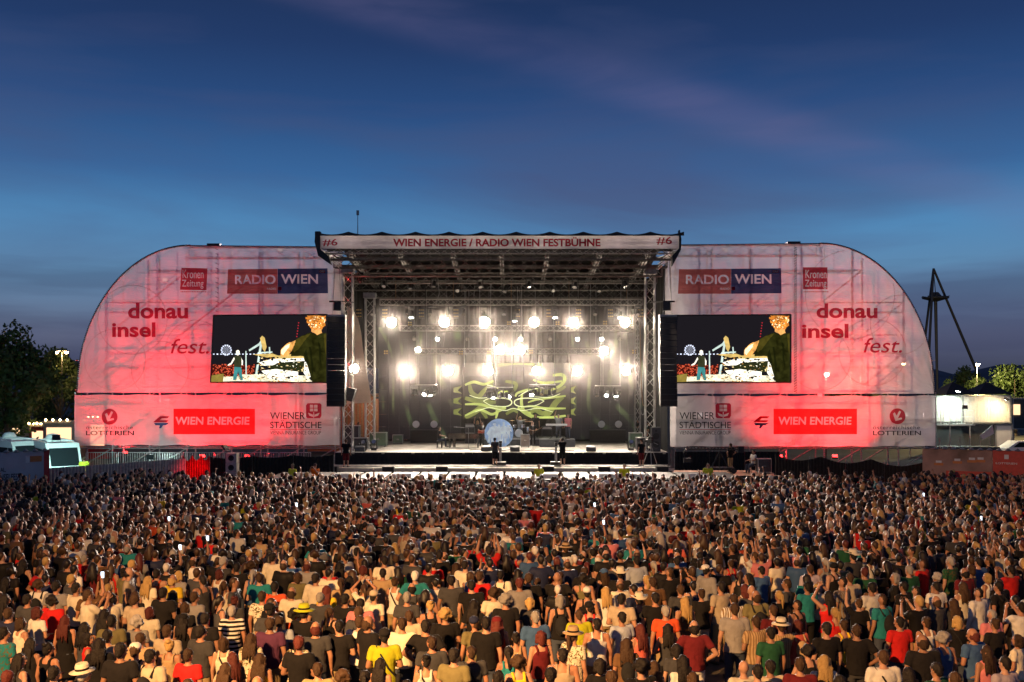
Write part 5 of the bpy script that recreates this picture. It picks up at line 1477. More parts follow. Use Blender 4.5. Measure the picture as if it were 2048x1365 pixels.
def fill_left(t, rect, txt):
    rect(0, 0, 0.945, 1, 0, M['sg_grey'], 'panel')
    rect(0.947, 0, 1.0, 1.02, 0, M['sg_red'], 'panel')
    rect(0.812, 0.80, 0.925, 0.91, 0.006, M['sg_orange'], 'sponsor_plate')
    rect(0.77, 0.79, 0.808, 0.92, 0.006, M['sg_white'], 'sponsor_plate')
    txt('AL,', 0.535, 0.63, 0.585, 0.72, 0.012, M['sg_ink'], 0.01)
    txt('INSELFEST!', 0.52, 0.48, 0.735, 0.60, 0.012, M['sg_ink'], 0.01)
    small_print(t, rect, ((0.5, 0.74, 0.42), (0.5, 0.77, 0.36)), M['sg_ink'])


board(-120, 99, 906, 46.5, 49.6, 'grey printed sign board with black lettering and red end panel', fill_left)


def fill_right(t, rect, txt):
    rect(0, 0, 0.41, 1, 0, M['sg_dusk'], 'panel')
    rect(0.412, 0, 1.0, 1, 0, M['sg_red'], 'panel')
    rect(0.14, 0.36, 0.46, 0.56, 0.006, M['sg_red'], 'slogan_band')
    txt('alle', 0.315, 0.42, 0.385, 0.53, 0.014, M['sg_white'], 0.03, 0.15)
    txt('LOTTERIEN', 0.43, 0.725, 0.55, 0.765, 0.008, M['sg_white'], 0.01)
    rect(0.478, 0.83, 0.503, 0.92, 0.006, M['sg_white'], 'lottery_mark')
    for k, (u, w) in enumerate(((0.07, 0.71), (0.18, 0.76), (0.265, 0.79), (0.315, 0.80))):
        rect(u, w - 0.05, u + 0.055, w, 0.006, M['sg_orange'], 'printed_boat'); rect(u + 0.01, w + 0.004, u + 0.045, w + 0.05, 0.006, M['sg_white'], 'printed_boat')


board(1845, 2200, 902, 52.5, 49.0, 'dark red printed sign board with white lettering', fill_right)

# ================================================================== BACKGROUND: left
def van(p, rz, label, L=5.4, H=2.55, camper=True):
    t = thing('parked_van', label, 'van', p, 'white vans parked behind the left fence')
    Rm = Matrix.Rotation(rz, 3, 'Z'); T = lambda x, y, z: Vector(p) + Rm @ Vector((x, y, z))
    side = [(-L / 2, 0.35), (L / 2, 0.35), (L / 2, 1.0), (L / 2 - 0.55, 1.2), (L / 2 - 1.25, H - 0.25), (L / 2 - 1.5, H), (-L / 2 + 0.1, H), (-L / 2, H - 0.15)]
    mb = MB(); mb.prism([T(x, -0.95, z) for x, z in side], Rm @ Vector((0, 1.9, 0))); body = mb.build('body', M['white'], t)
    for s in (-1, 1):
        y = s * 0.952
        for (x0_, x1_, x2_, x3_) in ((L / 2 - 1.9, L / 2 - 0.85, L / 2 - 1.3, L / 2 - 1.9), (-L / 2 + 0.5, L / 2 - 2.0, L / 2 - 2.0, -L / 2 + 0.5)):
            mb = MB(); mb.prism([T(x0_, y, 1.3), T(x1_, y, 1.3), T(x2_, y, H - 0.4), T(x3_, y, H - 0.4)], Rm @ Vector((0, s * 0.01, 0))); mb.build('window', M['glassdark'], t)
        for x in (L / 2 - 0.95, -L / 2 + 1.0):
            w = MB().lathe((0, 0, 0), [(0.33, -0.1), (0.35, -0.06), (0.35, 0.06), (0.33, 0.1)], 18, 'Y')
            w.v = [tuple(T(x + q[0], s * 0.88 + q[1], 0.35 + q[2])) for q in w.v]; wo_ = w.build('wheel', M['rubber'], t)
            w = MB().lathe((0, 0, 0), [(0.2, -0.11), (0.2, 0.11)], 12, 'Y'); w.v = [tuple(T(x + q[0], s * 0.88 + q[1], 0.35 + q[2])) for q in w.v]; w.build('rim', M['alu'], wo_)
    mb = MB(); mb.prism([T(L / 2 - 0.54, -0.8, 1.22), T(L / 2 - 0.54, 0.8, 1.22), T(L / 2 - 1.22, 0.8, H - 0.28), T(L / 2 - 1.22, -0.8, H - 0.28)], Rm @ Vector((0.012, 0, 0.006))); mb.build('windscreen', M['glassdark'], t)
    for s in (-0.7, 0.7): MB().box(T(L / 2 + 0.01, s, 0.85), (0.03, 0.3, 0.18), rz).build('headlight', M['chrome'], t)
    mb = MB()
    for s in (-0.75, 0.75): mb.tube(T(-L / 2 + 0.4, s, H + 0.1), T(L / 2 - 1.9, s, H + 0.1), 0.03)
    for k in range(5):
        x = -L / 2 + 0.4 + k * (L - 2.3) / 4; mb.tube(T(x, -0.75, H + 0.1), T(x, 0.75, H + 0.1), 0.03); mb.tube(T(x, -0.75, H), T(x, -0.75, H + 0.1), 0.02); mb.tube(T(x, 0.75, H), T(x, 0.75, H + 0.1), 0.02)
    mb.build('roof_rack', M['white'], t)
    MB().lathe(T(-L / 2 + 1.1, 0, H + 0.12), [(0.42, 0), (0.42, 0.12), (0.3, 0.3), (0.05, 0.36)], 16).build('roof_dome', M['white'], t, smooth=True)


van((X_at(38, 64), 64, 0), -0.75, 'white van with roof rack parked behind the printed board, farther left')
van((X_at(116, 62), 62, 0), -0.95, 'white van with roof rack parked against the scaffold end')
flood(112, 876, 55.2, 'bluish yard floodlight on the fence line before the parked vans', (0.55, 1.0, 0.9), 3000, (X_at(80, 62), 62, 1.5), 'yard floodlights', 150, nm='yard_floodlight', lensm=M['glowwhite'])

# steel control fences standing under the banner behind the corrugated fence
for k in range(7):
    xa = X_at(172, 65) + k * 2.1
    t = thing('control_fence', '%s steel control fence from the left under the left sponsor banner' % ORD[k], 'fence', Vector((xa + 1, 65, 0)), 'control fences under the left banner')
    mb = MB(); mb.tube((xa, 65, 0.05), (xa, 65, 1.7), 0.025).tube((xa + 2, 65, 0.05), (xa + 2, 65, 1.7), 0.025).tube((xa, 65, 1.7), (xa + 2, 65, 1.7), 0.025).tube((xa, 65, 0.3), (xa + 2, 65, 0.3), 0.025); mb.build('frame', M['alu'], t)
    for q in range(12): MB().tube((xa + 0.15 + q * 0.155, 65, 0.3), (xa + 0.15 + q * 0.155, 65, 1.7), 0.012, 0.012, 5).build('bar', M['alu'], t)
flood(300, 915, 63.0, 'bluish yard floodlight lighting the control fences', (0.7, 1.0, 0.95), 420, (X_at(300, 66), 66, 1.2), 'yard floodlights', 150, nm='yard_floodlight')
M['kioskw'] = mat('kiosk_wall', (0.32, 0.26, 0.22), 0.7)
M['kioskr'] = mat('kiosk_red', (0.45, 0.04, 0.035), 0.6)
M['kioskroof'] = mat('kiosk_roof', (0.25, 0.23, 0.22), 0.8)
M['menu'] = emat('lit_kiosk_window', (1.0, 0.66, 0.36), 1.6)
for i, (px, wpx, pt, Y, lab, mm) in enumerate(((25, 40, 845, 84, 'small lit food kiosk with striped shutter beyond the vans', 'kioskw'), (75, 34, 850, 82, 'red food kiosk partly under the big tree', 'kioskr'), (118, 62, 843, 80, 'grey market hut with lit front beside the fabric wing', 'kioskw'), (195, 40, 838, 82, 'red drinks stall with lit counter behind the left banner', 'kioskr'))):
    xa, xb = X_at(px - wpx / 2, Y), X_at(px + wpx / 2, Y); zt_ = Z_at(pt, Y)
    t = thing('market_kiosk', lab, 'kiosk', Vector(((xa + xb) / 2, Y, 0)), 'market kiosks behind the left wing')
    MB().bb(xa, xb, Y, Y + 2.5, 0, zt_ - 0.15).build('wall', M[mm], t)
    MB().bb(xa - 0.25, xb + 0.25, Y - 0.4, Y + 2.7, zt_ - 0.148, zt_).build('roof', M['kioskroof'], t)
    MB().bb(xa + 0.25, xb - 0.25, Y - 0.03, Y - 0.002, 1.1, zt_ - 0.5).build('window', M['menu'], t)
    MB().bb(xa + 0.1, xb - 0.1, Y - 0.35, Y - 0.031, 0.98, 1.05).build('counter', M['wood'], t)
    for k in range(4):
        p = Vector((xa + (xb - xa) * (0.15 + 0.23 * k), Y - 0.42, zt_ + 0.12))
        MB().lathe(p, [(0.02, -0.08), (0.09, 0), (0.02, 0.09)], 8).build('bulb', M['glowwarm'], t)

M['contpole'] = mat('dark_lamp_post', (0.03, 0.03, 0.03), 0.6)
# street lamps
def street_lamp(px, py, Y, label, heads=2, power=900, col=(1, 0.6, 0.25), glow=None):
    p = W(px, py, Y); b = Vector((p.x, p.y, 0))
    t = thing('street_lamp', label, 'street lamp', b, 'street lamps behind the stage')
    MB().tube(b, p + Vector((0, 0, 0.1)), 0.06, 0.035, 8).build('pole', M['contpole'], t)
    for k in range(heads):
        s = (k - (heads - 1) / 2) * 0.9
        MB().box(p + Vector((s, -0.1, 0.16)), (0.55, 0.3, 0.12)).build('lamp_head', M['steel'], t)
        MB().lathe(p + Vector((s, -0.12, 0.0)), [(0.05, -0.1), (0.17, 0.0), (0.16, 0.09)], 12).build('bulb', glow or M['glowwarm'], t)
    lamp('street_lamp_light', 'POINT', p + Vector((0, -0.3, -0.25)), power, col, None, 0.15, parent=t)


street_lamp(124, 706, 92, 'twin-headed orange street lamp in front of the far tree left of the wing', 2)
street_lamp(87, 729, 130, 'small distant street lamp between the two trees on the left', 1, 200)
street_lamp(1954, 731, 112, 'orange street lamp beside the sloping crane leg', 1, 16000, (1, 0.75, 0.3))
street_lamp(1652, 750, 72.5, 'bright lamp shining through the right fabric wing', 1, 900, (1, 0.55, 0.35), emat('lit_bright_lamp', (1, 0.8, 0.6), 320.0))
street_lamp(1806, 729, 100, 'small lamp glimmering through the outer right fabric wing', 1, 120, (1, 0.6, 0.3))

# trees
def leafmat(name, c1, c2):
    m, nt, b = new_mat(name)
    b.inputs['Roughness'].default_value = 0.6
    oi = nt.nodes.new('ShaderNodeTexCoord'); n_ = nt.nodes.new('ShaderNodeTexNoise'); n_.inputs['Scale'].default_value = 0.9; n_.inputs['Detail'].default_value = 4
    nt.links.new(oi.outputs['Object'], n_.inputs['Vector'])
    r = nt.nodes.new('ShaderNodeValToRGB'); nt.links.new(n_.outputs['Fac'], r.inputs[0])
    r.color_ramp.elements[0].position = 0.35; r.color_ramp.elements[0].color = (*c1, 1); r.color_ramp.elements[1].position = 0.65; r.color_ramp.elements[1].color = (*c2, 1)
    nt.links.new(r.outputs[0], b.inputs['Base Color'])
    tl = nt.nodes.new('ShaderNodeBsdfTranslucent'); nt.links.new(r.outputs[0], tl.inputs[0])
    mx = nt.nodes.new('ShaderNodeMixShader'); mx.inputs[0].default_value = 0.3
    nt.links.new(b.outputs[0], mx.inputs[1]); nt.links.new(tl.outputs[0], mx.inputs[2]); nt.links.new(mx.outputs[0], nt.nodes['Material Output'].inputs[0])
    return m


M['leaf'] = leafmat('leaves', (0.03, 0.055, 0.015), (0.07, 0.11, 0.03))


def tree(px, Y, top_py, wid, label, n=5200, seed=1, base_py=None):
    rg = np.random.default_rng(seed)
    b = Vector((X_at(px, Y), Y, 0)); zt_ = Z_at(top_py, Y); rw_ = wid / F * Y / 2
    t = thing('tree', label, 'tree', b, 'trees around the festival ground')
    mb = MB(); mb.tube(b, b + Vector((0, 0, zt_ * 0.45)), 0.28, 0.16, 8)
    ends = []
    for k in range(9):
        a = k * 2.4; s = b + Vector((0, 0, zt_ * (0.22 + 0.025 * k))); e = s + Vector((math.cos(a) * rw_ * 0.6, math.sin(a) * rw_ * 0.6, zt_ * (0.2 + 0.03 * k)))
        mb.tube(s, e, 0.1, 0.03, 6); ends.append(e)
    mb.tube(b + Vector((0, 0, zt_ * 0.45)), b + Vector((0, 0, zt_ * 0.9)), 0.16, 0.03, 6)
    mb.build('trunk', M['bark'], t)
    nc = 46; zc0 = zt_ * 0.18
    cen = []
    while len(cen) < nc:
        u = rg.uniform(-1, 1, 3)
        if u @ u > 1: continue
        hz = (u[2] + 1) / 2; taper = 1.0 - 0.55 * hz ** 1.8
        cen.append((b.x + u[0] * rw_ * taper, b.y + u[1] * rw_ * taper, zc0 + hz * (zt_ - zc0 - 0.5)))
    cen = np.array(cen); rad = rg.uniform(0.12, 0.30, nc) * rw_ * 1.15
    idx = rg.integers(0, nc, n); d = rg.normal(size=(n, 3)); d /= np.linalg.norm(d, axis=1)[:, None]
    pos = cen[idx] + d * (rad[idx] * rg.uniform(0.55, 1.05, n))[:, None]
    sz = rg.uniform(0.12, 0.26, n) * (rw_ / 4.0) ** 0.5
    a1 = rg.normal(size=(n, 3)); a1 /= np.linalg.norm(a1, axis=1)[:, None]
    a2 = np.cross(a1, d); a2 /= (np.linalg.norm(a2, axis=1)[:, None] + 1e-9)
    v = np.stack([pos - a1 * sz[:, None], pos + a2 * sz[:, None] * 0.6, pos + a1 * sz[:, None], pos - a2 * sz[:, None] * 0.6], 1).reshape(-1, 3) - np.array(b)
    me = bpy.data.meshes.new('crown'); me.from_pydata(v.tolist(), [], [(4 * i, 4 * i + 1, 4 * i + 2, 4 * i + 3) for i in range(n)]); me.materials.append(M['leaf'])
    o = bpy.data.objects.new('crown', me); COL.objects.link(o); o.parent = t


tree(14, 80, 655, 230, 'large dark leafy tree at the left edge above the vans', 9000, 3)
tree(122, 96, 688, 130, 'smaller dark tree behind the twin street lamp', 6000, 4)
tree(75, 110, 745, 90, 'low dark tree between the two taller trees', 3500, 14)
tree(2030, 118, 733, 150, 'bushy tree lit yellow at the far right edge', 7000, 5)
tree(1955, 121, 748, 90, 'low tree lit yellow behind the containers', 4500, 6)
tree(1900, 124, 756, 70, 'small yellow-lit tree beside the fabric wing', 3500, 7)
tree(1930, 150, 725, 90, 'dark distant tree behind the yellow-lit trees', 4000, 8)
tree(1700, 118, 752, 160, 'low dark tree showing faintly through the right wing', 4000, 9)

# ================================================================== BACKGROUND: right
M['contw'] = mat('container_white', (0.62, 0.62, 0.58), 0.5, var=0.08)
M['contg'] = mat('container_dark', (0.05, 0.055, 0.06), 0.6)


def container(px0, px1, Y, z0, z1, label, mt, ribs=True):
    xa, xb = X_at(px0, Y), X_at(px1, Y)
    t = thing('site_container', label, 'container', Vector(((xa + xb) / 2, Y, z0)), 'stacked site containers')
    MB().bb(xa, xb, Y, Y + 2.4, z0 + 0.01, z1 - 0.01).build('shell', mt, t)
    mb = MB()
    for x in (xa, xb): mb.bb(x - 0.06, x + 0.06, Y - 0.05, Y - 0.001, z0 + 0.012, z1 - 0.012)
    for z in (z0 + 0.07, z1 - 0.07): mb.bb(xa + 0.061, xb - 0.061, Y - 0.05, Y - 0.001, z - 0.055, z + 0.055)
    mb.build('frame', M['steel'], t)
    if ribs:
        k = int((xb - xa) / 0.28)
        for i in range(k): MB().bb(xa + 0.1 + i * 0.28, xa + 0.22 + i * 0.28, Y - 0.025, Y - 0.002, z0 + 0.14, z1 - 0.14).build('rib', mt, t)
    return t


c1 = container(1866, 1925, 85, 2.85, 5.15, 'white upper container with door and lamp, next to the fabric wing', M['contw'])
MB().bb(X_at(1888, 85), X_at(1899, 85), 84.94, 84.974, 2.95, 4.75).build('door', M['white'], c1)
container(1926, 2021, 84.6, 2.8, 5.2, 'long cream upper container lit by a warm lamp', M['contw'])
container(1872, 1990, 85.2, 0.1, 2.78, 'dark lower container carrying the white containers', M['contg'], False)
container(1992, 2024, 85.0, 0.1, 2.7, 'grey end container below the warm lamp', M['sg_grey'], False)
container(2026, 2110, 95, 1.8, 4.8, 'dark shed with lit window at the far right', M['contg'], False)
MB().bb(X_at(2027, 94.9), X_at(2040, 94.9), 94.86, 94.9, 3.2, 4.2).build('lit_window_pane', M['menu'], None, 'lit yellow window in the dark shed at the right edge', 'window')
flood(1916, 784, 84.0, 'greenish white floodlight on top of the white upper container', (0.8, 1.0, 0.85), 1100, (X_at(1895, 84), 84, 2.5), 'container floodlights', 160, nm='container_floodlight', lensm=emat('lens_green_white', (0.8, 1, 0.88), 220.0))
flood(2012, 800, 83.2, 'warm floodlight at the end of the long cream container', (1.0, 0.68, 0.3), 650, (X_at(1985, 84), 84, 3.0), 'container floodlights', 165, nm='container_floodlight', lensm=emat('lens_warm', (1, 0.8, 0.5), 200.0))
flood(1930, 815, 80.5, 'white yard floodlight in front of the dark lower container', (1.0, 0.9, 0.7), 420, (X_at(1940, 85), 85, 3.6), 'yard floodlights', 140, nm='yard_floodlight')
# landing with railing in front of the containers
ld = thing('landing_railing', 'white tubular railing on the landing before the upper containers', 'railing', W(1890, 845, 83.2))
for k in range(9):
    x = X_at(1818 + k * 16, 83.2); MB().tube((x, 83.2, 2.8), (x, 83.2, 3.95), 0.025).build('post', M['white'], ld)
for z in (3.4, 3.95): MB().tube((X_at(1818, 83.2), 83.2, z), (X_at(1946, 83.2), 83.2, z), 0.025).build('rail', M['white'], ld)
MB().bb(X_at(1815, 83.2), X_at(1950, 83.2), 83.15, 84.5, 2.66, 2.79).build('floor_slab', M['steel'], ld)
for k in range(4):
    x = X_at(1820 + k * 40, 83.3); MB().tube((x, 83.3, 0), (x, 83.3, 2.66), 0.05).build('leg', M['steel'], ld)
tk = thing('trailer_frame', 'dark trailer with slanted white panel under the containers', 'trailer', Vector((X_at(1935, 80), 80, 0)))
MB().bb(X_at(1878, 80), X_at(2000, 80), 80, 82, 0.5, 1.1).build('bed', M['contg'], tk)
mb = MB(); mb.prism([W(1960, 872, 79.9), W(1985, 850, 79.9), W(1988, 868, 79.9), W(1966, 880, 79.9)], (0, 0.05, 0)); mb.build('panel', M['contw'], tk)
for k in range(4):
    MB().lathe((X_at(1890 + 28 * k, 80), 79.95, 0.5), [(0.45, -0.1), (0.45, 0.1)], 16, 'Y').build('wheel', M['rubber'], tk)
for k in range(6):
    x = X_at(1880 + 20 * k, 79.8); MB().tube((x, 79.8, 1.1), (x, 79.8, 1.9), 0.03).build('stake', M['steel'], tk)
# tent peaks
for i, (px, w, lab) in enumerate(((1905, 62, 'dark pointed tent roof behind the white container'), (1972, 70, 'dark pointed tent roof behind the long cream container'))):
    Y = 98; c = W(px, 768, Y); hw = w / F * Y / 2
    t = thing('tent', lab, 'tent', Vector((c.x, Y, 0)), 'dark tents behind the containers')
    mb = MB(); v = [(c.x - hw, Y - 2, c.z - 1.0), (c.x + hw, Y - 2, c.z - 1.0), (c.x + hw, Y + 2, c.z - 1.0), (c.x - hw, Y + 2, c.z - 1.0), (c.x, Y, c.z + 0.2)]
    mb.add(v, [(0, 1, 4), (1, 2, 4), (2, 3, 4), (3, 0, 4)]); mb.build('roof', M['tarp'], t)
    for a in (-1, 1):
        for b in (-2, 2): MB().tube((c.x + a * hw, Y + b, 0), (c.x + a * hw, Y + b, c.z - 1.0), 0.06).build('leg', M['steel'], t)
# pale car at the edge
cp_ = Vector((X_at(2055, 82), 82, 0))
t = thing('parked_car', 'pale car half out of frame at the right edge', 'car', cp_)
mb = MB(); mb.prism([cp_ + Vector((x, -0.85, z)) for x, z in ((-2.1, 0.35), (2.1, 0.35), (2.1, 0.8), (1.3, 0.95), (0.7, 1.45), (-1.2, 1.48), (-1.9, 1.0), (-2.1, 0.9))], (0, 1.7, 0)); mb.build('body', M['white'], t)
mb = MB(); mb.prism([cp_ + Vector((x, -0.852, z)) for x, z in ((-1.6, 1.0), (1.0, 1.0), (0.6, 1.38), (-1.1, 1.4))], (0, -0.008, 0)); mb.build('window', M['glassdark'], t)
for x in (-1.3, 1.3): MB().lathe(cp_ + Vector((x, -0.8, 0.32)), [(0.32, -0.1), (0.32, 0.1)], 16, 'Y').build('wheel', M['rubber'], t)

# tripod ride mast
Y = 150
t = thing('tripod_mast', 'tall dark tripod mast with hub standing behind the right wing', 'ride mast', Vector((X_at(1870, Y), Y, 0)))
ap = W(1867, 538, Y)
M['mast'] = mat('mast_steel', (0.05, 0.05, 0.055), 0.6, 0.3)
for (px, py, dy) in ((1836, 790, 4), (1852, 812, -8), (1980, 805, 3)):
    e = W(px, py, Y + dy); e.z = max(e.z, 0)
    d = (e - ap); e = ap + d * ((ap.z) / (ap.z - e.z)) if ap.z > e.z else e
    MB().tube(ap, e, 0.17, 0.24, 8).build('leg', M['mast'], t)
hub = W(1871, 597, Y)
MB().tube(hub, Vector((X_at(1876, Y), Y, 0)), 0.27, 0.15, 8).build('column', M['mast'], t)
MB().lathe(hub, [(0.3, -0.5), (1.9, -0.05), (1.9, 0.1), (0.9, 0.3), (0.4, 0.9)], 14).build('hub', M['mast'], t)
for k in range(10):
    a = k * 0.628; MB().tube(hub, hub + Vector((2.0 * math.cos(a), 2.0 * math.sin(a), 0.25)), 0.07).build('spoke', M['mast'], t)
MB().tube(hub + Vector((0, 0, 0.8)), ap, 0.06).build('cable', M['mast'], t)
# ================================================================== PEOPLE
def ring_pts(c, u, v, ru, rv, n):
    return [c + u * (ru * math.cos(2 * math.pi * k / n)) + v * (rv * math.sin(2 * math.pi * k / n)) for k in range(n)]


def rings_to(mb, rings):
    n = len(rings[0]); vs = [p for r in rings for p in r]
    fs = [(i * n + k, i * n + (k + 1) % n, (i + 1) * n + (k + 1) % n, (i + 1) * n + k) for i in range(len(rings) - 1) for k in range(n)]
    fs.append(tuple(range(n - 1, -1, -1))); fs.append(tuple((len(rings) - 1) * n + k for k in range(n)))
    mb.add(vs, fs)


def cap(mb, p0, p1, r0, r1, n=10):
    p0, p1 = Vector(p0), Vector(p1); d = (p1 - p0)
    d = d.normalized() if d.length > 1e-6 else Vector((0, 0, 1))
    a = d.cross(Vector((0, 0, 1)) if abs(d.z) < 0.9 else Vector((1, 0, 0))).normalized(); b = d.cross(a)
    R_ = []
    for t in (-85, -50, -20, 0): R_.append(ring_pts(p0 + d * (r0 * math.sin(math.radians(t))), a, b, r0 * math.cos(math.radians(t)), r0 * math.cos(math.radians(t)), n))
    for t in (0, 20, 50, 85): R_.append(ring_pts(p1 + d * (r1 * math.sin(math.radians(t))), a, b, r1 * math.cos(math.radians(t)), r1 * math.cos(math.radians(t)), n))
    rings_to(mb, R_)


def ell(mb, c, r, n=12):
    c = Vector(c)
    rings_to(mb, [ring_pts(c + Vector((0, 0, r[2] * math.sin(math.radians(t)))), Vector((1, 0, 0)), Vector((0, 1, 0)), r[0] * math.cos(math.radians(t)), r[1] * math.cos(math.radians(t)), n) for t in (-85, -60, -35, -12, 12, 35, 60, 85)])


def loft(mb, rg, n=18):
    rings_to(mb, [ring_pts(Vector((cx, cy, z)), Vector((1, 0, 0)), Vector((0, 1, 0)), rx, ry, n) for (z, cx, cy, rx, ry) in rg])


def read_geo(ob):
    ev = evaluated(ob); em = ev.to_mesh()
    v = np.empty(len(em.vertices) * 3, np.float32); em.vertices.foreach_get('co', v); v = v.reshape(-1, 3)
    f = [tuple(p.vertices) for p in em.polygons]
    ev.to_mesh_clear()
    return v, f


def remesh(mb, vox, smooth=3, target=None):
    me = bpy.data.meshes.new('shape'); me.from_pydata([tuple(v) for v in mb.v], [], mb.f)
    ob = bpy.data.objects.new('shape', me); TMP.collection.objects.link(ob)
    m = ob.modifiers.new('r', 'REMESH'); m.mode = 'VOXEL'; m.voxel_size = vox; m.use_smooth_shade = True
    if smooth:
        s = ob.modifiers.new('s', 'SMOOTH'); s.iterations = smooth; s.factor = 0.5
    v, f = read_geo(ob)
    if target and len(f) * 2 > target:
        d = ob.modifiers.new('d', 'DECIMATE'); d.ratio = target / (len(f) * 2); v, f = read_geo(ob)
    bpy.data.objects.remove(ob); bpy.data.meshes.remove(me)
    return v, f


def geo_mesh(name, v, f, mats, mi=None):
    me = bpy.data.meshes.new(name); me.from_pydata(v.tolist() if hasattr(v, 'tolist') else v, [], f)
    for m in mats: me.materials.append(m)
    if mi is not None: me.polygons.foreach_set('material_index', mi)
    me.polygons.foreach_set('use_smooth', [True] * len(me.polygons)); me.update()
    return me


def reduce_geo(v, f, target):
    me = bpy.data.meshes.new('shape'); me.from_pydata(v.tolist() if hasattr(v, 'tolist') else v, [], f)
    ob = bpy.data.objects.new('shape', me); TMP.collection.objects.link(ob)
    k = sum(len(q) - 2 for q in f)
    ob.modifiers.new('t', 'TRIANGULATE'); d = ob.modifiers.new('d', 'DECIMATE'); d.ratio = min(1, target / k)
    vv, ff = read_geo(ob)
    bpy.data.objects.remove(ob); bpy.data.meshes.remove(me)
    return vv, np.array([q for q in ff if len(q) == 3], np.int32)


M['skin'] = objcol_mat('skin', 0.55, None, bump=0.0)
M['shoe'] = mat('shoe_leather', (0.05, 0.045, 0.04), 0.6)
M['eye'] = mat('eye_dark', (0.03, 0.02, 0.015), 0.3, var=0)
M['lip'] = mat('lip', (0.32, 0.10, 0.08), 0.5, var=0)
M['cloth'] = objcol_mat('plain_cloth', 0.9, None, bump=0.5, bscale=9)
M['cloth_hs'] = objcol_mat('striped_cloth', 0.9, ((0.012, 0.012, 0.014), 'hstripe', 3.6), bump=0.4)
M['cloth_vs'] = objcol_mat('pinstriped_cloth', 0.9, ((0.22, 0.14, 0.07), 'vstripe', 7.0), bump=0.4)
M['cloth_fl'] = objcol_mat('floral_cloth', 0.9, ((0.10, 0.085, 0.04), 'floral', 16.0), bump=0.4)
M['cloth_ck'] = objcol_mat('checked_cloth', 0.9, ((0.03, 0.025, 0.025), 'check', 14.0), bump=0.4)
M['hair'] = objcol_mat('hair', 0.6, None, sheen=0.0, bump=0.6, bscale=60)
M['straw'] = objcol_mat('straw_weave', 0.8, None, bump=0.5, bscale=90)

SW = {'m': 0.185, 'w': 0.158}
ARMS = {'down': ((0.255, -0.02, 1.14), (0.265, 0.06, 0.89)), 'front': ((0.265, -0.01, 1.15), (0.07, 0.22, 1.13)), 'hips': ((0.37, -0.08, 1.17), (0.2, 0.05, 1.0)),
        'up': ((0.27, 0.12, 1.62), (0.21, 0.15, 1.88)), 'clap': ((0.28, 0.15, 1.60), (0.06, 0.2, 1.82)), 'phone': ((0.22, 0.2, 1.29), (0.10, 0.33, 1.54)), 'keys': ((0.24, 0.06, 1.17), (0.2, 0.32, 1.12)), 'side': ((0.46, 0.03, 1.38), (0.70, 0.10, 1.40))}


def skeleton(sex, al, ar, sit=False):
    sh = SW[sex]; pts = {}
    for s, a in ((-1, al), (1, ar)):
        e, w = ARMS[a]; k = sh / 0.185
        pts[s] = (Vector((s * sh, 0, 1.425)), Vector((s * e[0] * (k if a not in ('front', 'clap') else 1), e[1], e[2])), Vector((s * w[0] * (k if a == 'down' else 1), w[1], w[2])))
    return pts


LEGS = {False: ((0.09, 0, 0.90), (0.105, 0.02, 0.48), (0.115, -0.02, 0.08)), True: ((0.09, 0, 0.86), (0.13, 0.42, 0.84), (0.13, 0.44, 0.42))}


def torso_rings(sex, g=0.0, z0=0.84):
    if sex == 'm': R_ = [(0.84, 0, 0, 0.150, 0.11), (0.93, 0, 0, 0.168, 0.122), (1.03, 0, 0.0, 0.152, 0.112), (1.18, 0, 0.005, 0.165, 0.118), (1.31, 0, 0, 0.185, 0.122), (1.40, 0, -0.01, 0.175, 0.10), (1.455, 0, -0.01, 0.115, 0.078), (1.49, 0, -0.005, 0.06, 0.058)]
    else: R_ = [(0.84, 0, 0, 0.160, 0.115), (0.93, 0, 0, 0.180, 0.128), (1.05, 0, 0.0, 0.130, 0.098), (1.18, 0, 0.012, 0.140, 0.112), (1.29, 0, 0.02, 0.158, 0.13), (1.38, 0, -0.005, 0.152, 0.092), (1.45, 0, -0.01, 0.10, 0.07), (1.49, 0, -0.005, 0.05, 0.05)]
    return [(z, cx, cy, rx + g, ry + g) for (z, cx, cy, rx, ry) in R_ if z >= z0]


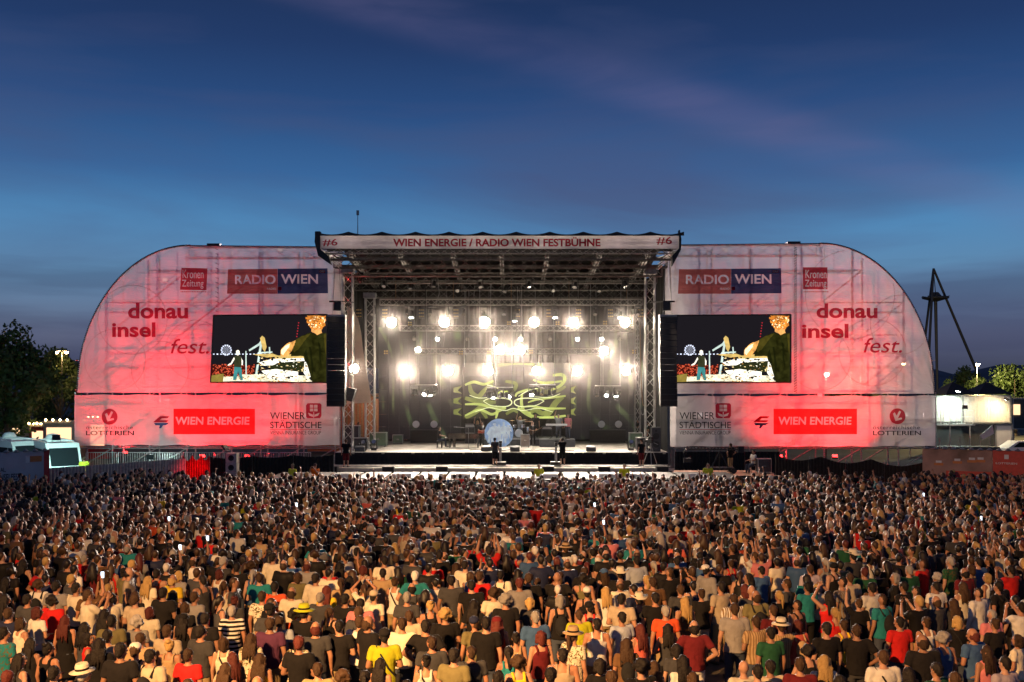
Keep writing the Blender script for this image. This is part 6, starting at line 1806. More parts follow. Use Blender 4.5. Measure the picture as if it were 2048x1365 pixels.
def body_geo(sex, al, ar, yaw=0.0, sit=False, nod=0.0):
    mb = MB(); loft(mb, torso_rings(sex)); pts = skeleton(sex, al, ar)
    k = 1.0 if sex == 'm' else 0.86
    for s in (-1, 1):
        S, E, Wr = pts[s]
        cap(mb, (s * 0.09, -0.005, 1.425), S, 0.055 * k, 0.062 * k); cap(mb, S, E, 0.058 * k, 0.043 * k); cap(mb, E, Wr, 0.044 * k, 0.029 * k)
        h, kn, an = [Vector((s * p[0], p[1], p[2])) for p in LEGS[sit]]
        cap(mb, h, kn, 0.09, 0.06); cap(mb, kn + Vector((0, -0.005, -0.02)), kn + (an - kn) * 0.35 + Vector((0, -0.02, 0)), 0.055, 0.058); cap(mb, kn + (an - kn) * 0.35 + Vector((0, -0.02, 0)), an, 0.056, 0.036)
        cap(mb, an + Vector((0, -0.02, -0.03)), an + Vector((s * 0.02, 0.17, -0.045)), 0.042, 0.036)
    cap(mb, (0, -0.008, 1.46), (0, 0.005, 1.58), 0.056 * k, 0.052 * k)
    Rz = Matrix.Rotation(yaw, 3, 'Z') @ Matrix.Rotation(nod, 3, 'X')
    hp = Vector((0, 0.0, 1.55))
    H = lambda x, y, z: tuple(Rz @ (Vector((x, y, z)) - hp) + hp)
    hd = MB()
    ell(hd, (0, 0.0, 1.65), (0.076, 0.096, 0.108)); ell(hd, (0, 0.034, 1.58), (0.056, 0.058, 0.06)); cap(hd, (0, 0.094, 1.645), (0, 0.108, 1.615), 0.012, 0.017, 8)
    for s in (-1, 1): ell(hd, (s * 0.077, -0.005, 1.635), (0.014, 0.022, 0.034), 8)
    hd.v = [H(*v) for v in hd.v]; mb.add(hd.v, hd.f)
    v, f = remesh(mb, 0.0135, 2, 2400)
    v = v.tolist(); mi = []
    fz = 0.095 if not sit else 0.40
    for q in f: mi.append(1 if sum(v[i][2] for i in q) / len(q) < fz else 0)
    ex = MB()
    for s in (-1, 1):       # hands: palm, four fingers, thumb
        S, E, Wr = pts[s]; d = (Wr - E).normalized()
        side = d.cross(Vector((0, 1, 0)) if abs(d.y) < 0.8 else Vector((1, 0, 0))).normalized(); nm = side.cross(d)
        pc = Wr + d * 0.055
        rings_to(ex, [ring_pts(Wr + d * t, nm, side, a, b, 8) for t, a, b in ((-0.01, 0.024, 0.024), (0.03, 0.036, 0.018), (0.085, 0.042, 0.015), (0.095, 0.036, 0.01))])
        for k_, (o, ln) in enumerate(((-0.031, 0.062), (-0.011, 0.076), (0.011, 0.072), (0.031, 0.056))):
            b0 = Wr + d * 0.085 + nm * o; b1 = b0 + d * ln * 0.55 + side * 0.006; b2 = b1 + d * ln * 0.45 + side * 0.02 * (1 if s > 0 else -1)
            ex.tube(b0, b1, 0.0095, 0.0088, 5); ex.tube(b1, b2, 0.0088, 0.0065, 5)
        t0 = Wr + d * 0.03 + nm * 0.03 * s; t1 = t0 + d * 0.035 + nm * 0.03 * s; t2 = t1 + d * 0.03 + nm * 0.008 * s
        ex.tube(t0, t1, 0.013, 0.011, 5); ex.tube(t1, t2, 0.011, 0.008, 5)
    n0 = len(v); v += [list(p) for p in ex.v]; f += [tuple(i + n0 for i in q) for q in ex.f]; mi += [0] * len(ex.f)
    fx = MB()
    for s in (-1, 1): fx.box((s * 0.031, 0.088, 1.655), (0.024, 0.012, 0.010)); fx.box((s * 0.031, 0.092, 1.676), (0.032, 0.01, 0.006))
    n0 = len(v); v += [list(H(*p)) for p in fx.v]; f += [tuple(i + n0 for i in q) for q in fx.f]; mi += [2] * len(fx.f)
    fx = MB().box((0, 0.09, 1.572), (0.042, 0.012, 0.012))
    n0 = len(v); v += [list(H(*p)) for p in fx.v]; f += [tuple(i + n0 for i in q) for q in fx.f]; mi += [3] * len(fx.f)
    return np.array(v, np.float32), f, mi


def shirt_geo(sex, al, ar, kind, sit=False):
    mb = MB(); pts = skeleton(sex, al, ar); g = 0.020
    z0 = 0.86 if kind != 'dress' else 0.84
    R_ = torso_rings(sex, g, 0.9)
    if kind == 'tank': R_ = [r for r in R_ if r[0] < 1.36] + [(1.37, 0, -0.006, 0.135, 0.112), (1.39, 0, -0.01, 0.10, 0.10)]
    else: R_ = [r for r in R_ if r[0] < 1.47] + [(1.475, 0, -0.008, 0.082, 0.074)]
    hem = {'tee': 0.87, 'tank': 0.89, 'long': 0.86, 'dress': 0.52}[kind]
    if kind == 'dress' and not sit: R_ = [(hem, 0, 0, 0.27, 0.21), (0.75, 0, 0, 0.23, 0.17)] + R_
    elif not sit: R_ = [(hem, 0, 0, R_[0][3] + 0.016, R_[0][4] + 0.016), (hem + 0.05, 0, 0, R_[0][3] + 0.010, R_[0][4] + 0.010)] + R_[1:]
    loft(mb, R_)
    k = 1.0 if sex == 'm' else 0.88
    for s in (-1, 1):
        S, E, Wr = pts[s]
        if kind in ('tank', 'dress'):
            cap(mb, (s * 0.09, -0.095, 1.36), (s * 0.085, -0.085, 1.44), 0.027, 0.025, 8); cap(mb, (s * 0.085, -0.085, 1.44), (s * 0.09, -0.005, 1.485), 0.025, 0.024, 8); cap(mb, (s * 0.09, -0.005, 1.485), (s * 0.09, 0.09, 1.38), 0.025, 0.026, 8); cap(mb, (s * 0.09, 0.09, 1.38), (s * 0.09, 0.11, 1.30), 0.026, 0.026, 8)
        else:
            cap(mb, (s * 0.09, -0.006, 1.42), S, 0.066 * k, 0.075 * k)
            e = S + (E - S) * (0.62 if kind == 'tee' else 1.0)
            m_ = MB(); d = (E - S).normalized(); a = d.cross(Vector((0, 1, 0)) if abs(d.y) < 0.9 else Vector((1, 0, 0))).normalized(); b = d.cross(a)
            rings_to(mb, [ring_pts(S + d * t, a, b, r, r, 12) for t, r in ((-0.05, 0.05 * k), (0, 0.076 * k), ((e - S).length * 0.5, 0.074 * k), ((e - S).length, 0.070 * k))])
            if kind == 'long': cap(mb, E, Wr, 0.062 * k, 0.045 * k)
    # folds: small random ridges
    v, f = remesh(mb, 0.0145, 2, 1500)
    rg = np.random.default_rng(int(abs(hem * 1000)) + len(v))
    ph = rg.uniform(0, 6, 3)
    dr_ = 0.006 * np.sin(v[:, 2] * 38 + 9 * v[:, 0] + ph[0]) + 0.005 * np.sin(v[:, 0] * 40 + v[:, 2] * 21 + ph[1])
    v[:, 1] += dr_ * np.sign(v[:, 1]); v[:, 0] += 0.5 * dr_
    return v, f


def trouser_geo(sex, kind, sit=False):
    mb = MB(); hip = 0.168 if sex == 'm' else 0.182
    loft(mb, [(0.80, 0, 0, hip - 0.01, 0.122), (0.90, 0, 0, hip + 0.012, 0.135), (0.99, 0, 0, hip, 0.128), (1.0, 0, 0, hip - 0.01, 0.12)])
    if kind == 'skirt': loft(mb, [(0.5, 0, 0, 0.25, 0.2), (0.75, 0, 0, 0.215, 0.165), (0.95, 0, 0, hip, 0.13)])
    for s in (-1, 1):
        h, kn, an = [Vector((s * p[0], p[1], p[2])) for p in LEGS[sit]]
        cap(mb, h, kn, 0.103, 0.078)
        if kind == 'long': cap(mb, kn, an, 0.076, 0.062)
        elif kind == 'shorts': cap(mb, kn + Vector((0, 0, 0.05)) if not sit else kn, kn + Vector((0, 0, 0.0)), 0.086, 0.088)
    return remesh(mb, 0.016, 2, 1000)


HP = Vector((0, 0, 1.55))


def hair_geo(style):
    mb = MB()
    if style in ('short', 'curly', 'bob', 'long', 'ponytail', 'bun', 'cap'):
        ell(mb, (0, -0.014, 1.668), (0.085, 0.100, 0.100))
        cap(mb, (0, -0.058, 1.60), (0, -0.045, 1.66), 0.055, 0.07)
    if style == 'bald': 
        for a in range(9):
            t = math.radians(180 + a * 22.5); ell(mb, (0.066 * math.cos(t), -0.006 + 0.080 * math.sin(t), 1.608), (0.024, 0.030, 0.085 if a in (2, 3, 4, 5, 6) else 0.05), 8)
    if style == 'curly':
        rg = random.Random(2)
        for k in range(26):
            t, u = rg.uniform(0, 6.28), rg.uniform(-0.5, 1.0); r = math.sqrt(max(0, 1 - u * u))
            y = -0.02 + 0.10 * r * math.sin(t)
            if y > 0.06 and u < 0.5: continue
            ell(mb, (0.10 * r * math.cos(t), y, 1.66 + 0.10 * u), (0.042, 0.042, 0.042), 8)
    if style == 'bob':
        for s in (-1, 1): cap(mb, (s * 0.072, -0.02, 1.68), (s * 0.075, -0.01, 1.55), 0.035, 0.032)
        cap(mb, (0, -0.07, 1.68), (0, -0.065, 1.54), 0.06, 0.06); ell(mb, (0, -0.045, 1.57), (0.09, 0.06, 0.05))
    if style == 'long':
        rl = random.Random(9)
        for s in (-1, 1): cap(mb, (s * 0.07, -0.015, 1.68), (s * 0.085, -0.05, 1.50), 0.035, 0.034)
        cap(mb, (0, -0.07, 1.66), (0, -0.10, 1.48), 0.065, 0.06)
        for k in range(9):
            x = -0.085 + 0.17 * k / 8; y = -0.115 - 0.02 * math.cos(x * 18); zl = rl.uniform(1.22, 1.34); xb_ = x * 1.15 + rl.uniform(-0.02, 0.02)
            cap(mb, (x, y + 0.02, 1.56), (xb_, y, 1.42), 0.032, 0.028, 8); cap(mb, (xb_, y, 1.42), (xb_ + rl.uniform(-0.015, 0.015), y - 0.015, zl), 0.027, 0.012, 8)
    if style == 'ponytail':
        ell(mb, (0, -0.12, 1.685), (0.03, 0.03, 0.03), 8); cap(mb, (0, -0.13, 1.68), (0.01, -0.15, 1.52), 0.032, 0.036); cap(mb, (0.01, -0.15, 1.52), (0.015, -0.15, 1.38), 0.034, 0.012)
    if style == 'bun': ell(mb, (0, -0.09, 1.735), (0.045, 0.045, 0.042), 10)
    v, f = remesh(mb, 0.011, 1, 900)
    # strands: shallow grooves running down the head
    a = np.arctan2(v[:, 0], -v[:, 1] - 0.02)
    g = 0.0055 * np.sin(a * 19 + 14 * v[:, 2]) + 0.004 * np.sin(a * 41 - 9 * v[:, 2] + v[:, 2] * v[:, 0] * 60)
    r = np.sqrt(v[:, 0] ** 2 + v[:, 1] ** 2) + 1e-6
    v[:, 0] += g * v[:, 0] / r; v[:, 1] += g * v[:, 1] / r
    # hairline: clear the face
    front = (v[:, 1] > 0.045) & (v[:, 2] < 1.70)
    v[front, 1] = 0.045
    return v, f


def hat_geo(kind):
    mb = MB()
    if kind == 'fedora':
        mb.lathe((0, -0.01, 1.70), [(0.10, 0.0), (0.185, -0.012), (0.19, -0.006), (0.104, 0.014), (0.10, 0.075), (0.082, 0.115), (0.05, 0.10)], 26)
    elif kind == 'cowboy':
        n = 28; prof = [(0.10, 0.0), (0.2, -0.01), (0.205, 0.0), (0.104, 0.014), (0.098, 0.08), (0.08, 0.125), (0.04, 0.10)]
        mb.lathe((0, -0.01, 1.70), prof, n)
        mb.v = [(x * 1.0, y * 1.1, z + (0.06 * (abs(x) / 0.2) ** 2 if abs(x) > 0.11 else 0)) for x, y, z in mb.v]
    elif kind == 'cap':
        mb.lathe((0, -0.012, 1.665), [(0.094, 0.0), (0.098, 0.04), (0.085, 0.085), (0.045, 0.112), (0.006, 0.116)], 20)
        mb.v = [(x, y * 1.08, z) for x, y, z in mb.v]
        rings_to(mb, [[Vector((0.075 * math.cos(t) * s, 0.07 + 0.10 * math.sin(t) * s, 1.672 + dz)) for t in [math.pi * k / 10 for k in range(11)]] for s, dz in ((1.0, 0.0), (1.0, 0.008))])
    return np.array([tuple(p) for p in mb.v], np.float32), mb.f


BV = {}          # body variants
for key, sex, al, ar, yaw, nod in (('m0', 'm', 'down', 'down', 0, 0), ('m1', 'm', 'down', 'down', -0.75, 0.1), ('m2', 'm', 'front', 'front', 0.15, 0.05), ('m3', 'm', 'hips', 'hips', -0.2, 0), ('m4', 'm', 'down', 'up', 0, 0.1),
                                   ('m5', 'm', 'up', 'up', 0, 0.1), ('m6', 'm', 'phone', 'phone', 0, 0), ('m7', 'm', 'front', 'down', 0.6, -0.15),
                                   ('w0', 'w', 'down', 'down', 0, 0), ('w1', 'w', 'down', 'front', -0.7, 0.05), ('w2', 'w', 'front', 'front', 0.3, 0), ('w3', 'w', 'hips', 'down', 0.2, 0), ('w4', 'w', 'up', 'down', 0, 0.1), ('w5', 'w', 'clap', 'clap', 0, 0.1), ('w6', 'w', 'phone', 'phone', -0.2, 0)):
    v, f, mi = body_geo(sex, al, ar, yaw, False, nod)
    BV[key] = dict(sex=sex, yaw=yaw, nod=nod, body=geo_mesh('person', v, f, [M['skin'], M['shoe'], M['eye'], M['lip']], mi), raw=(v, f), shirt={}, sraw={})
    kinds = ('tee', 'tank', 'long') if key in ('m0', 'm1') else (('tee', 'tank', 'dress') if sex == 'w' else ('tee', 'tank'))
    for kd in kinds:
        sv, sf = shirt_geo(sex, al, ar, kd); BV[key]['sraw'][kd] = (sv, sf); BV[key]['shirt'][kd] = geo_mesh('shirt', sv, sf, [M['cloth']])
TR = {}; TRraw = {}
for sx in 'mw':
    for kd in ('long', 'shorts') + (('skirt',) if sx == 'w' else ()):
        v, f = trouser_geo(sx, kd); TRraw[sx, kd] = (v, f); TR[sx, kd] = geo_mesh('trousers', v, f, [M['cloth']])
HR = {}; HRraw = {}
for st_ in ('short', 'bald', 'curly', 'bob', 'long', 'ponytail', 'bun'):
    v, f = hair_geo(st_); HRraw[st_] = (v, f); HR[st_] = geo_mesh('hair', v, f, [M['hair']])
HT = {}
for hk in ('fedora', 'cowboy', 'cap'):
    v, f = hat_geo(hk); HT[hk] = geo_mesh('hat', v, f, [M['straw'] if hk != 'cap' else M['cloth']])
mb = MB(); mb.lathe((0, -0.01, 1.715), [(0.106, 0.0), (0.106, 0.032)], 24); HT['band'] = geo_mesh('hat_band', np.array(mb.v, np.float32), mb.f, [M['cloth']])
# backpack, drawstring bag, shoulder strap
mb = MB(); ell(mb, (0, -0.20, 1.18), (0.13, 0.09, 0.20)); ell(mb, (0, -0.26, 1.10), (0.09, 0.06, 0.09))
for s in (-1, 1): cap(mb, (s * 0.10, -0.15, 1.36), (s * 0.10, -0.02, 1.49), 0.02, 0.02, 8); cap(mb, (s * 0.10, -0.02, 1.49), (s * 0.11, 0.12, 1.36), 0.02, 0.02, 8); cap(mb, (s * 0.11, 0.12, 1.36), (s * 0.15, 0.05, 1.12), 0.02, 0.02, 8)
v, f = remesh(mb, 0.013, 2, 1100); BAG = {'backpack': geo_mesh('backpack', v, f, [M['cloth']])}
mb = MB(); ell(mb, (0, -0.19, 1.10), (0.15, 0.07, 0.18)); cap(mb, (0, -0.18, 1.1), (0, -0.17, 1.30), 0.10, 0.05)
for s in (-1, 1): cap(mb, (s * 0.02, -0.17, 1.32), (s * 0.09, -0.02, 1.49), 0.012, 0.012, 8)
v, f = remesh(mb, 0.011, 2, 900); BAG['drawstring'] = geo_mesh('drawstring_bag', v, f, [M['cloth']])
mb = MB(); pl_ = [(-0.13, -0.02, 1.475), (-0.05, -0.135, 1.36), (0.06, -0.155, 1.15), (0.185, -0.06, 0.98), (0.20, 0.05, 0.95), (0.05, 0.16, 1.15), (-0.07, 0.14, 1.36), (-0.13, 0.02, 1.475), (-0.13, -0.02, 1.475)]
for a, b in zip(pl_[:-1], pl_[1:]): cap(mb, a, b, 0.017, 0.017, 8)
ell(mb, (0.22, 0.0, 0.92), (0.05, 0.10, 0.09)); v, f = remesh(mb, 0.012, 1, 900); BAG['strap'] = geo_mesh('shoulder_bag', v, f, [M['cloth']])

CLR = {'k': ('black', (0.014, 0.013, 0.014)), 'w': ('white', (0.66, 0.64, 0.60)), 'cr': ('cream', (0.66, 0.60, 0.47)), 'g': ('grey', (0.24, 0.23, 0.23)), 'dg': ('charcoal', (0.055, 0.055, 0.06)), 'r': ('red', (0.55, 0.02, 0.02)),
       'or': ('orange-red', (0.62, 0.09, 0.03)), 't': ('teal', (0.02, 0.19, 0.21)), 'bl': ('blue', (0.05, 0.11, 0.25)), 'nv': ('navy', (0.02, 0.025, 0.06)), 'y': ('yellow', (0.70, 0.48, 0.03)), 'lg': ('lime', (0.45, 0.46, 0.02)),
       'pk': ('pink', (0.60, 0.20, 0.22)), 'co': ('coral', (0.58, 0.12, 0.09)), 'mr': ('maroon', (0.13, 0.015, 0.02)), 'ol': ('olive', (0.17, 0.15, 0.07)), 'gn': ('dark green', (0.02, 0.09, 0.045)), 'tn': ('tan', (0.42, 0.29, 0.16)),
       'lb': ('pale blue', (0.36, 0.40, 0.48)), 'lv': ('lavender', (0.42, 0.36, 0.42)), 'br': ('brown', (0.13, 0.07, 0.035)), 'pu': ('plum', (0.09, 0.03, 0.07)), 'kh': ('khaki', (0.34, 0.25, 0.13)), 'dn': ('denim', (0.06, 0.075, 0.11)), 'bg': ('beige', (0.46, 0.38, 0.28))}
HC = {'k': (0.012, 0.009, 0.008), 'b': (0.05, 0.026, 0.013), 'l': (0.42, 0.27, 0.10), 'g': (0.30, 0.28, 0.26), 'r': (0.09, 0.018, 0.014), 'h': (0.55, 0.52, 0.48)}
HS = {'s': 'short', 'd': 'bald', 'x': None, 'm': 'bob', 'l': 'long', 'p': 'ponytail', 'u': 'bun', 'c': 'curly'}
SKINS = [(0.38, 0.19, 0.115), (0.43, 0.23, 0.15), (0.33, 0.165, 0.10), (0.46, 0.26, 0.18), (0.28, 0.14, 0.085), (0.39, 0.185, 0.11)]

# people picked out of the photograph: strip, x, y, sex, hair, top, pose, extras
PPL = '''
0 545 545 m sg r.tee m0|0 820 475 m dg t.tee m0|0 675 445 m sk w.tee m1|0 425 465 m sk cr.tee m0 strap|0 1240 560 m db w.long m0|0 1110 545 m sk k.tee m0|0 850 580 m sl w.tank m1|0 1440 560 m sg dg.tee m0
0 1520 600 m sk k.tee m0|0 790 635 m sk ol.tee m0 cap:k|0 150 575 w lk k.tank w1|0 250 710 w cb w.tee w0 backpack|0 380 715 m sk g.tee m1|0 470 725 m sk cr.tee m0|0 710 790 m sk cr.tee m1|0 870 800 m sb bg.tee m7|0 570 770 m sb cr.tee m6
0 1300 680 m sk dg.tank m0 bt:r.shorts|0 1440 720 w pb cr.tank w0 bt:k.long|0 1490 875 m sg w.hs m0|0 240 880 w mr w.tee w1|0 60 890 m sb nv.tee m1|0 130 945 w mb cr.tank w1|0 420 935 w lr k.dress w0|0 545 980 w lk dg.tee w1
0 730 930 m sk ol.tee m1|0 870 945 w cg g.tee w0|0 1060 1000 m sb bg.tee m2|0 1180 930 w lk k.tank w0 cap:k|0 1290 1000 m sk dg.tee m1|0 570 1050 w mk r.tank w1|0 690 1030 m sk bg.tee m2 strap|0 920 1045 m sb tn.tee m1|0 1090 1090 w ul tn.tank w0
0 1440 1075 w mb cr.tank w0 strap|0 1610 1050 w lb cr.fl w0|0 815 1110 m sk k.tee m1|0 870 1120 m sb k.tank m7 cap:w|0 925 1155 m sk bg.tee m0 backpack|0 1210 1150 m sb r.tee m0|0 1500 1175 w lr dg.tee w0|0 540 1265 m sg cr.tee m1 fedora:cr|0 345 1260 m sk k.tee m1
0 310 1110 w uk k.tank w1|0 200 1080 w lk k.dress w2|0 50 1290 m sr nv.tee m0|0 25 1010 m sk t.fl m1|0 40 690 w lk k.tee w0|0 60 800 w lk nv.tank w1|0 150 800 m sk dg.tee m0|0 1150 650 w ml g.tee w2|0 1290 630 w lb br.tee w0|0 1050 755 m sk k.tee m2
0 1110 775 w lk k.tank w2|0 1190 850 w mb k.tee w0|0 690 645 w lb tn.tank w0|0 960 680 w ll cr.tee w0|0 1000 640 m sk or.tank m1|0 1410 640 w mr w.tank w1|0 1615 590 w cb tn.fl w0|0 1450 1240 w lb k.tank w0|0 130 1180 w lk dg.tank w1|0 640 1080 w lk k.tee w2
1 230 755 m db cr.tee m0|1 120 720 m sk or.tee m0 strap|1 385 665 m sk cr.long m1|1 455 745 w lr y.tee w0|1 475 885 w pb k.tank w0 strap|1 585 800 m sk k.tee m0|1 660 825 m sk pk.tee m2|1 760 780 m sk cr.tee m0 cap:bg|1 815 635 m sk tn.long m0|1 910 690 w ub w.tank w0 strap
1 1005 650 m sh t.tee m3|1 970 785 m sg dg.tee m0|1 1120 840 w ul k.tank w0|1 1215 895 m cl k.tee m2|1 1255 680 m sk dg.tee m0 bt:kh.shorts|1 1385 710 m sk k.tee m0|1 1400 835 w lk k.tee w2|1 1440 650 m sb r.tee m1|1 1572 645 m sk cr.tee m0 backpack
1 1410 945 m sb ol.tee m1 cap:nv|1 1478 945 m sk k.tee m0|1 1540 950 w lr or.tank w0 cap:mr|1 1090 965 m sk k.tee m3|1 940 950 m sb cr.tee m2|1 985 905 m sb bg.tee m0|1 715 935 m db k.tee m0|1 825 1025 m sk lg.tee m2 cap:k strap|1 530 965 m sk k.tee m2
1 445 965 m dr dg.tee m0|1 620 955 m sb w.tee m0 strap|1 150 940 m sb lb.tee m0|1 270 1065 w pb cr.fl w3 strap|1 230 900 w ck or.tee w0|1 310 880 m sk k.tee m0 fedora:lg|1 90 950 m sb pu.tee m0|1 40 780 m sb cr.fl m0|1 110 860 m sk dg.tee m1 cap:k
1 800 1210 w lk nv.tank w0|1 1130 1190 w uk w.tank w1 strap|1 1235 1145 m sk ol.tee m7|1 560 1290 w cb dg.tee w0|1 1560 1290 w mk k.tee w0|1 690 615 w mr cr.tank w0|1 330 585 m dr g.tee m0|1 600 685 w lk tn.tank w0|1 550 695 w pb tn.tee w1|1 725 710 w lb br.tee w0
1 1290 600 w lb dg.tee w0|1 1340 580 m sk cr.tee m0|1 900 545 m sb nv.tee m0|1 1030 505 m sg lb.tee m0 cap:g|1 825 555 m sk cr.tee m0|1 1495 490 m sk r.tee m5|1 650 500 m sk br.tee m1|1 750 430 m sk k.tee m0|1 540 590 w lk k.tank w1|1 175 520 w mk cr.tank w0|1 370 485 w ck cr.tee w0
1 110 535 m sk cr.long m0|1 890 470 w ll tn.tee w0|1 1180 520 m sk k.tee m0|1 270 660 w mb ol.tee w1|1 700 1290 w pk bl.tank w2|1 400 1240 m sb kh.tee m2|1 20 1180 w lb y.tank w0
2 50 695 m sr g.long m2|2 105 665 m sb k.tee m0|2 290 660 m xk k.tee m3|2 345 480 m sb w.tee m0 fedora:tn|2 240 550 m sk k.tee m0|2 465 625 m sb k.tee m0|2 590 640 w lb k.tank w0 cap:bl|2 695 640 m sk k.tee m0 cowboy:cr|2 800 555 m sk lb.long m0|2 520 505 m sk k.tee m0
2 905 690 m sb br.tee m0|2 1010 630 m sb k.tee m1|2 1060 560 m sk k.tee m0|2 1205 530 m sk k.tee m3|2 1250 615 m sk g.long m1 cap:w|2 1340 720 m sk bg.tee m2|2 1405 575 w ub r.tank w0 drawstring|2 1555 530 m sb w.tee m5|2 1600 620 m sk bl.tee m0|2 1540 745 m xk dg.tee m0
2 1560 775 m db ol.tee m1 backpack|2 1430 800 m sb w.vs m0 bt:k.shorts|2 1595 945 m sb tn.vs m2|2 1490 1230 m xk cr.tee m0|2 1575 1250 m sk k.tee m0|2 1170 970 m dk mr.tee m3 bt:w.shorts|2 1110 815 w ll br.dress w0|2 1210 765 w ub k.tee w0 bt:w.shorts|2 1090 740 m sb dg.tee m0
2 815 805 m sk dg.tank m0 cowboy:cr|2 705 795 m sk bg.tee m2|2 920 790 m sk k.tee m0|2 515 755 m sk k.tank m0 cap:w|2 570 755 w ll w.tee w0|2 500 850 m sk r.tank m1 cap:k|2 310 805 w mg k.tank w0 backpack|2 150 910 m sg bl.tee m0|2 180 1035 w mr mr.tank w0
2 395 1025 m pb cr.fl m0 fedora:tn|2 430 900 m sb lg.tee m0|2 545 955 m sk w.tank m1 bt:kh.long|2 705 915 m sk lb.tee m0|2 820 990 w lr co.tank w0|2 1000 990 w lk dg.tank w2|2 30 1045 w uk tn.tank w0|2 40 1200 w cb y.tank w1|2 1065 1190 w lk w.tee w0|2 940 1230 w lb k.tank w0
2 1160 1300 w lb br.tank w1|2 250 1270 m sk nv.tee m0|2 640 1290 m sb bg.tee m2
3 240 720 m sk t.tee m2|3 130 705 m sb dg.tee m0|3 270 610 m sb lv.long m0|3 55 965 m sb tn.vs m6 fedora:cr|3 190 965 w mr co.tee w0 backpack:tn|3 375 980 m sk k.tee m0|3 430 885 w pl r.tank w1|3 385 780 w lk r.tank w5|3 485 965 w ub y.tank w0|3 570 995 m sb k.tee m3
3 600 830 w ub k.tee w4|3 715 800 m sb t.tee m1 backpack|3 870 720 m sk k.tee m0 bt:g.shorts|3 845 945 m sk r.tee m7|3 1015 945 w ub w.tank w1 strap|3 995 1060 m db k.tee m7|3 740 1160 m sb w.tee m0 strap|3 360 1190 w ll w.tee w0|3 160 1200 m sb mr.tee m0|3 1090 810 m db dg.tee m0
3 1215 940 w ml k.tee w0 strap|3 1320 1020 m dr bl.tee m7|3 1350 760 m sk w.long m1|3 1435 900 m sg pk.tee m1|3 1405 665 w ml w.tank w0|3 1560 615 m sk r.tee m6|3 1350 565 m sk bl.tee m0|3 1510 505 m sk cr.tee m1|3 1170 560 m sg gn.fl m0|3 990 575 m sb r.tee m1
3 905 615 m sg gn.tee m0|3 545 525 m sk dg.tee m0 cowboy:cr|3 650 550 w mk w.tank w0 strap|3 810 505 m sk g.hs m0|3 665 725 m sk w.tee m0|3 525 665 m sb bg.tee m0|3 475 690 m sk g.vs m1|3 420 600 m sk k.tank m1 cap:k|3 815 665 w mg k.tee w0|3 1250 720 w lb cr.tank w0
3 1080 720 m sk w.tee m2|3 1300 610 w mb tn.tank w0|3 1180 830 w lb dg.tee w0|3 1625 850 m sk w.tee m6|3 1520 1200 m sk lv.tee m0|3 1200 1300 m sb k.tee m0|3 1400 1130 w lb pk.tank w1|3 900 1270 w lk dg.tee w2|3 60 1230 m sk bg.tee m0|3 1080 1240 m sk gn.tee m3|3 1600 1060 w mb cr.tee w0
'''


def person(key, loc, rz, h, top, kind, tmat, bottom, bkind, hair, hcol, skin, hat=None, hatcol=None, bag=None, bagcol=(0.02, 0.02, 0.022), group=None):
    B = BV[key]; k = h / (1.755 if B['sex'] == 'm' else 1.755)
    o = bpy.data.objects.new('person', B['body']); COL.objects.link(o)
    o.location = loc; o.rotation_euler = (0, 0, rz); o.scale = (k * R.uniform(0.97, 1.07), k, k); o.color = (*skin, 1)
    if group: o['group'] = group
    o['category'] = 'person'

    def child(name, me, col, m_=None, head=False):
        c = bpy.data.objects.new(name, me); COL.objects.link(c); c.parent = o; c.color = (*col, 1)
        if m_ is not None:
            c.material_slots[0].link = 'OBJECT'; c.material_slots[0].material = m_
        if head:
            Rm = (Matrix.Rotation(B['yaw'], 4, 'Z') @ Matrix.Rotation(B['nod'], 4, 'X'))
            c.matrix_local = Matrix.Translation(HP) @ Rm @ Matrix.Translation(-HP)
        return c
    sh_ = kind if kind in B['shirt'] else 'tee'
    child('dress' if sh_ == 'dress' else ('tank_top' if sh_ == 'tank' else 'shirt'), B['shirt'][sh_], top, tmat)
    child('skirt' if bkind == 'skirt' else ('shorts' if bkind == 'shorts' else 'trousers'), TR[B['sex'], bkind if (B['sex'], bkind) in TR else 'long'], bottom)
    if hair:
        hj = R.uniform(0.75, 1.35); ho = child('hair', HR[hair], tuple(c * hj for c in hcol), None, True)
        sx_, sy_, sz_ = R.uniform(0.97, 1.07), R.uniform(0.98, 1.08), R.uniform(0.985, 1.015)
        ho.matrix_local = ho.matrix_local @ Matrix.Translation((0, 0, 1.66)) @ Matrix.Diagonal((sx_, sy_, sz_, 1)) @ Matrix.Translation((0, 0, -1.66))
    if hat:
        child('hat', HT[hat], hatcol, None, True)
        if hat != 'cap': child('hat_band', HT['band'], (0.02, 0.015, 0.012), None, True)
    if bag: child({'backpack': 'backpack', 'drawstring': 'drawstring_bag', 'strap': 'shoulder_bag'}[bag], BAG[bag], bagcol)
    return o


X0S = (0, 512, 1024, 1536)
specs = []
for ent in PPL.replace('\n', '|').split('|'):
    e = ent.split()
    if not e: continue
    cr0, zx, zy, sex, hr, top, pose = int(e[0]), float(e[1]), float(e[2]), e[3], e[4], e[5], e[6]
    px, py = X0S[cr0] + zx / 3.211, 940 + zy / 3.211
    h = (R.gauss(1.78, 0.05) if sex == 'm' else R.gauss(1.68, 0.04))
    Yp = (CAMH - h) * F / (py - HY)
    if Yp < 14.4: Yp = 14.4
    d = dict(X=(px - CX) / F * Yp, Y=Yp, h=h, sex=sex, hair=HS[hr[0]], hc=HC[hr[1]], pose=pose, ex=e[7:])
    d['tc'], d['tk'] = top.split('.')
    specs.append(d)
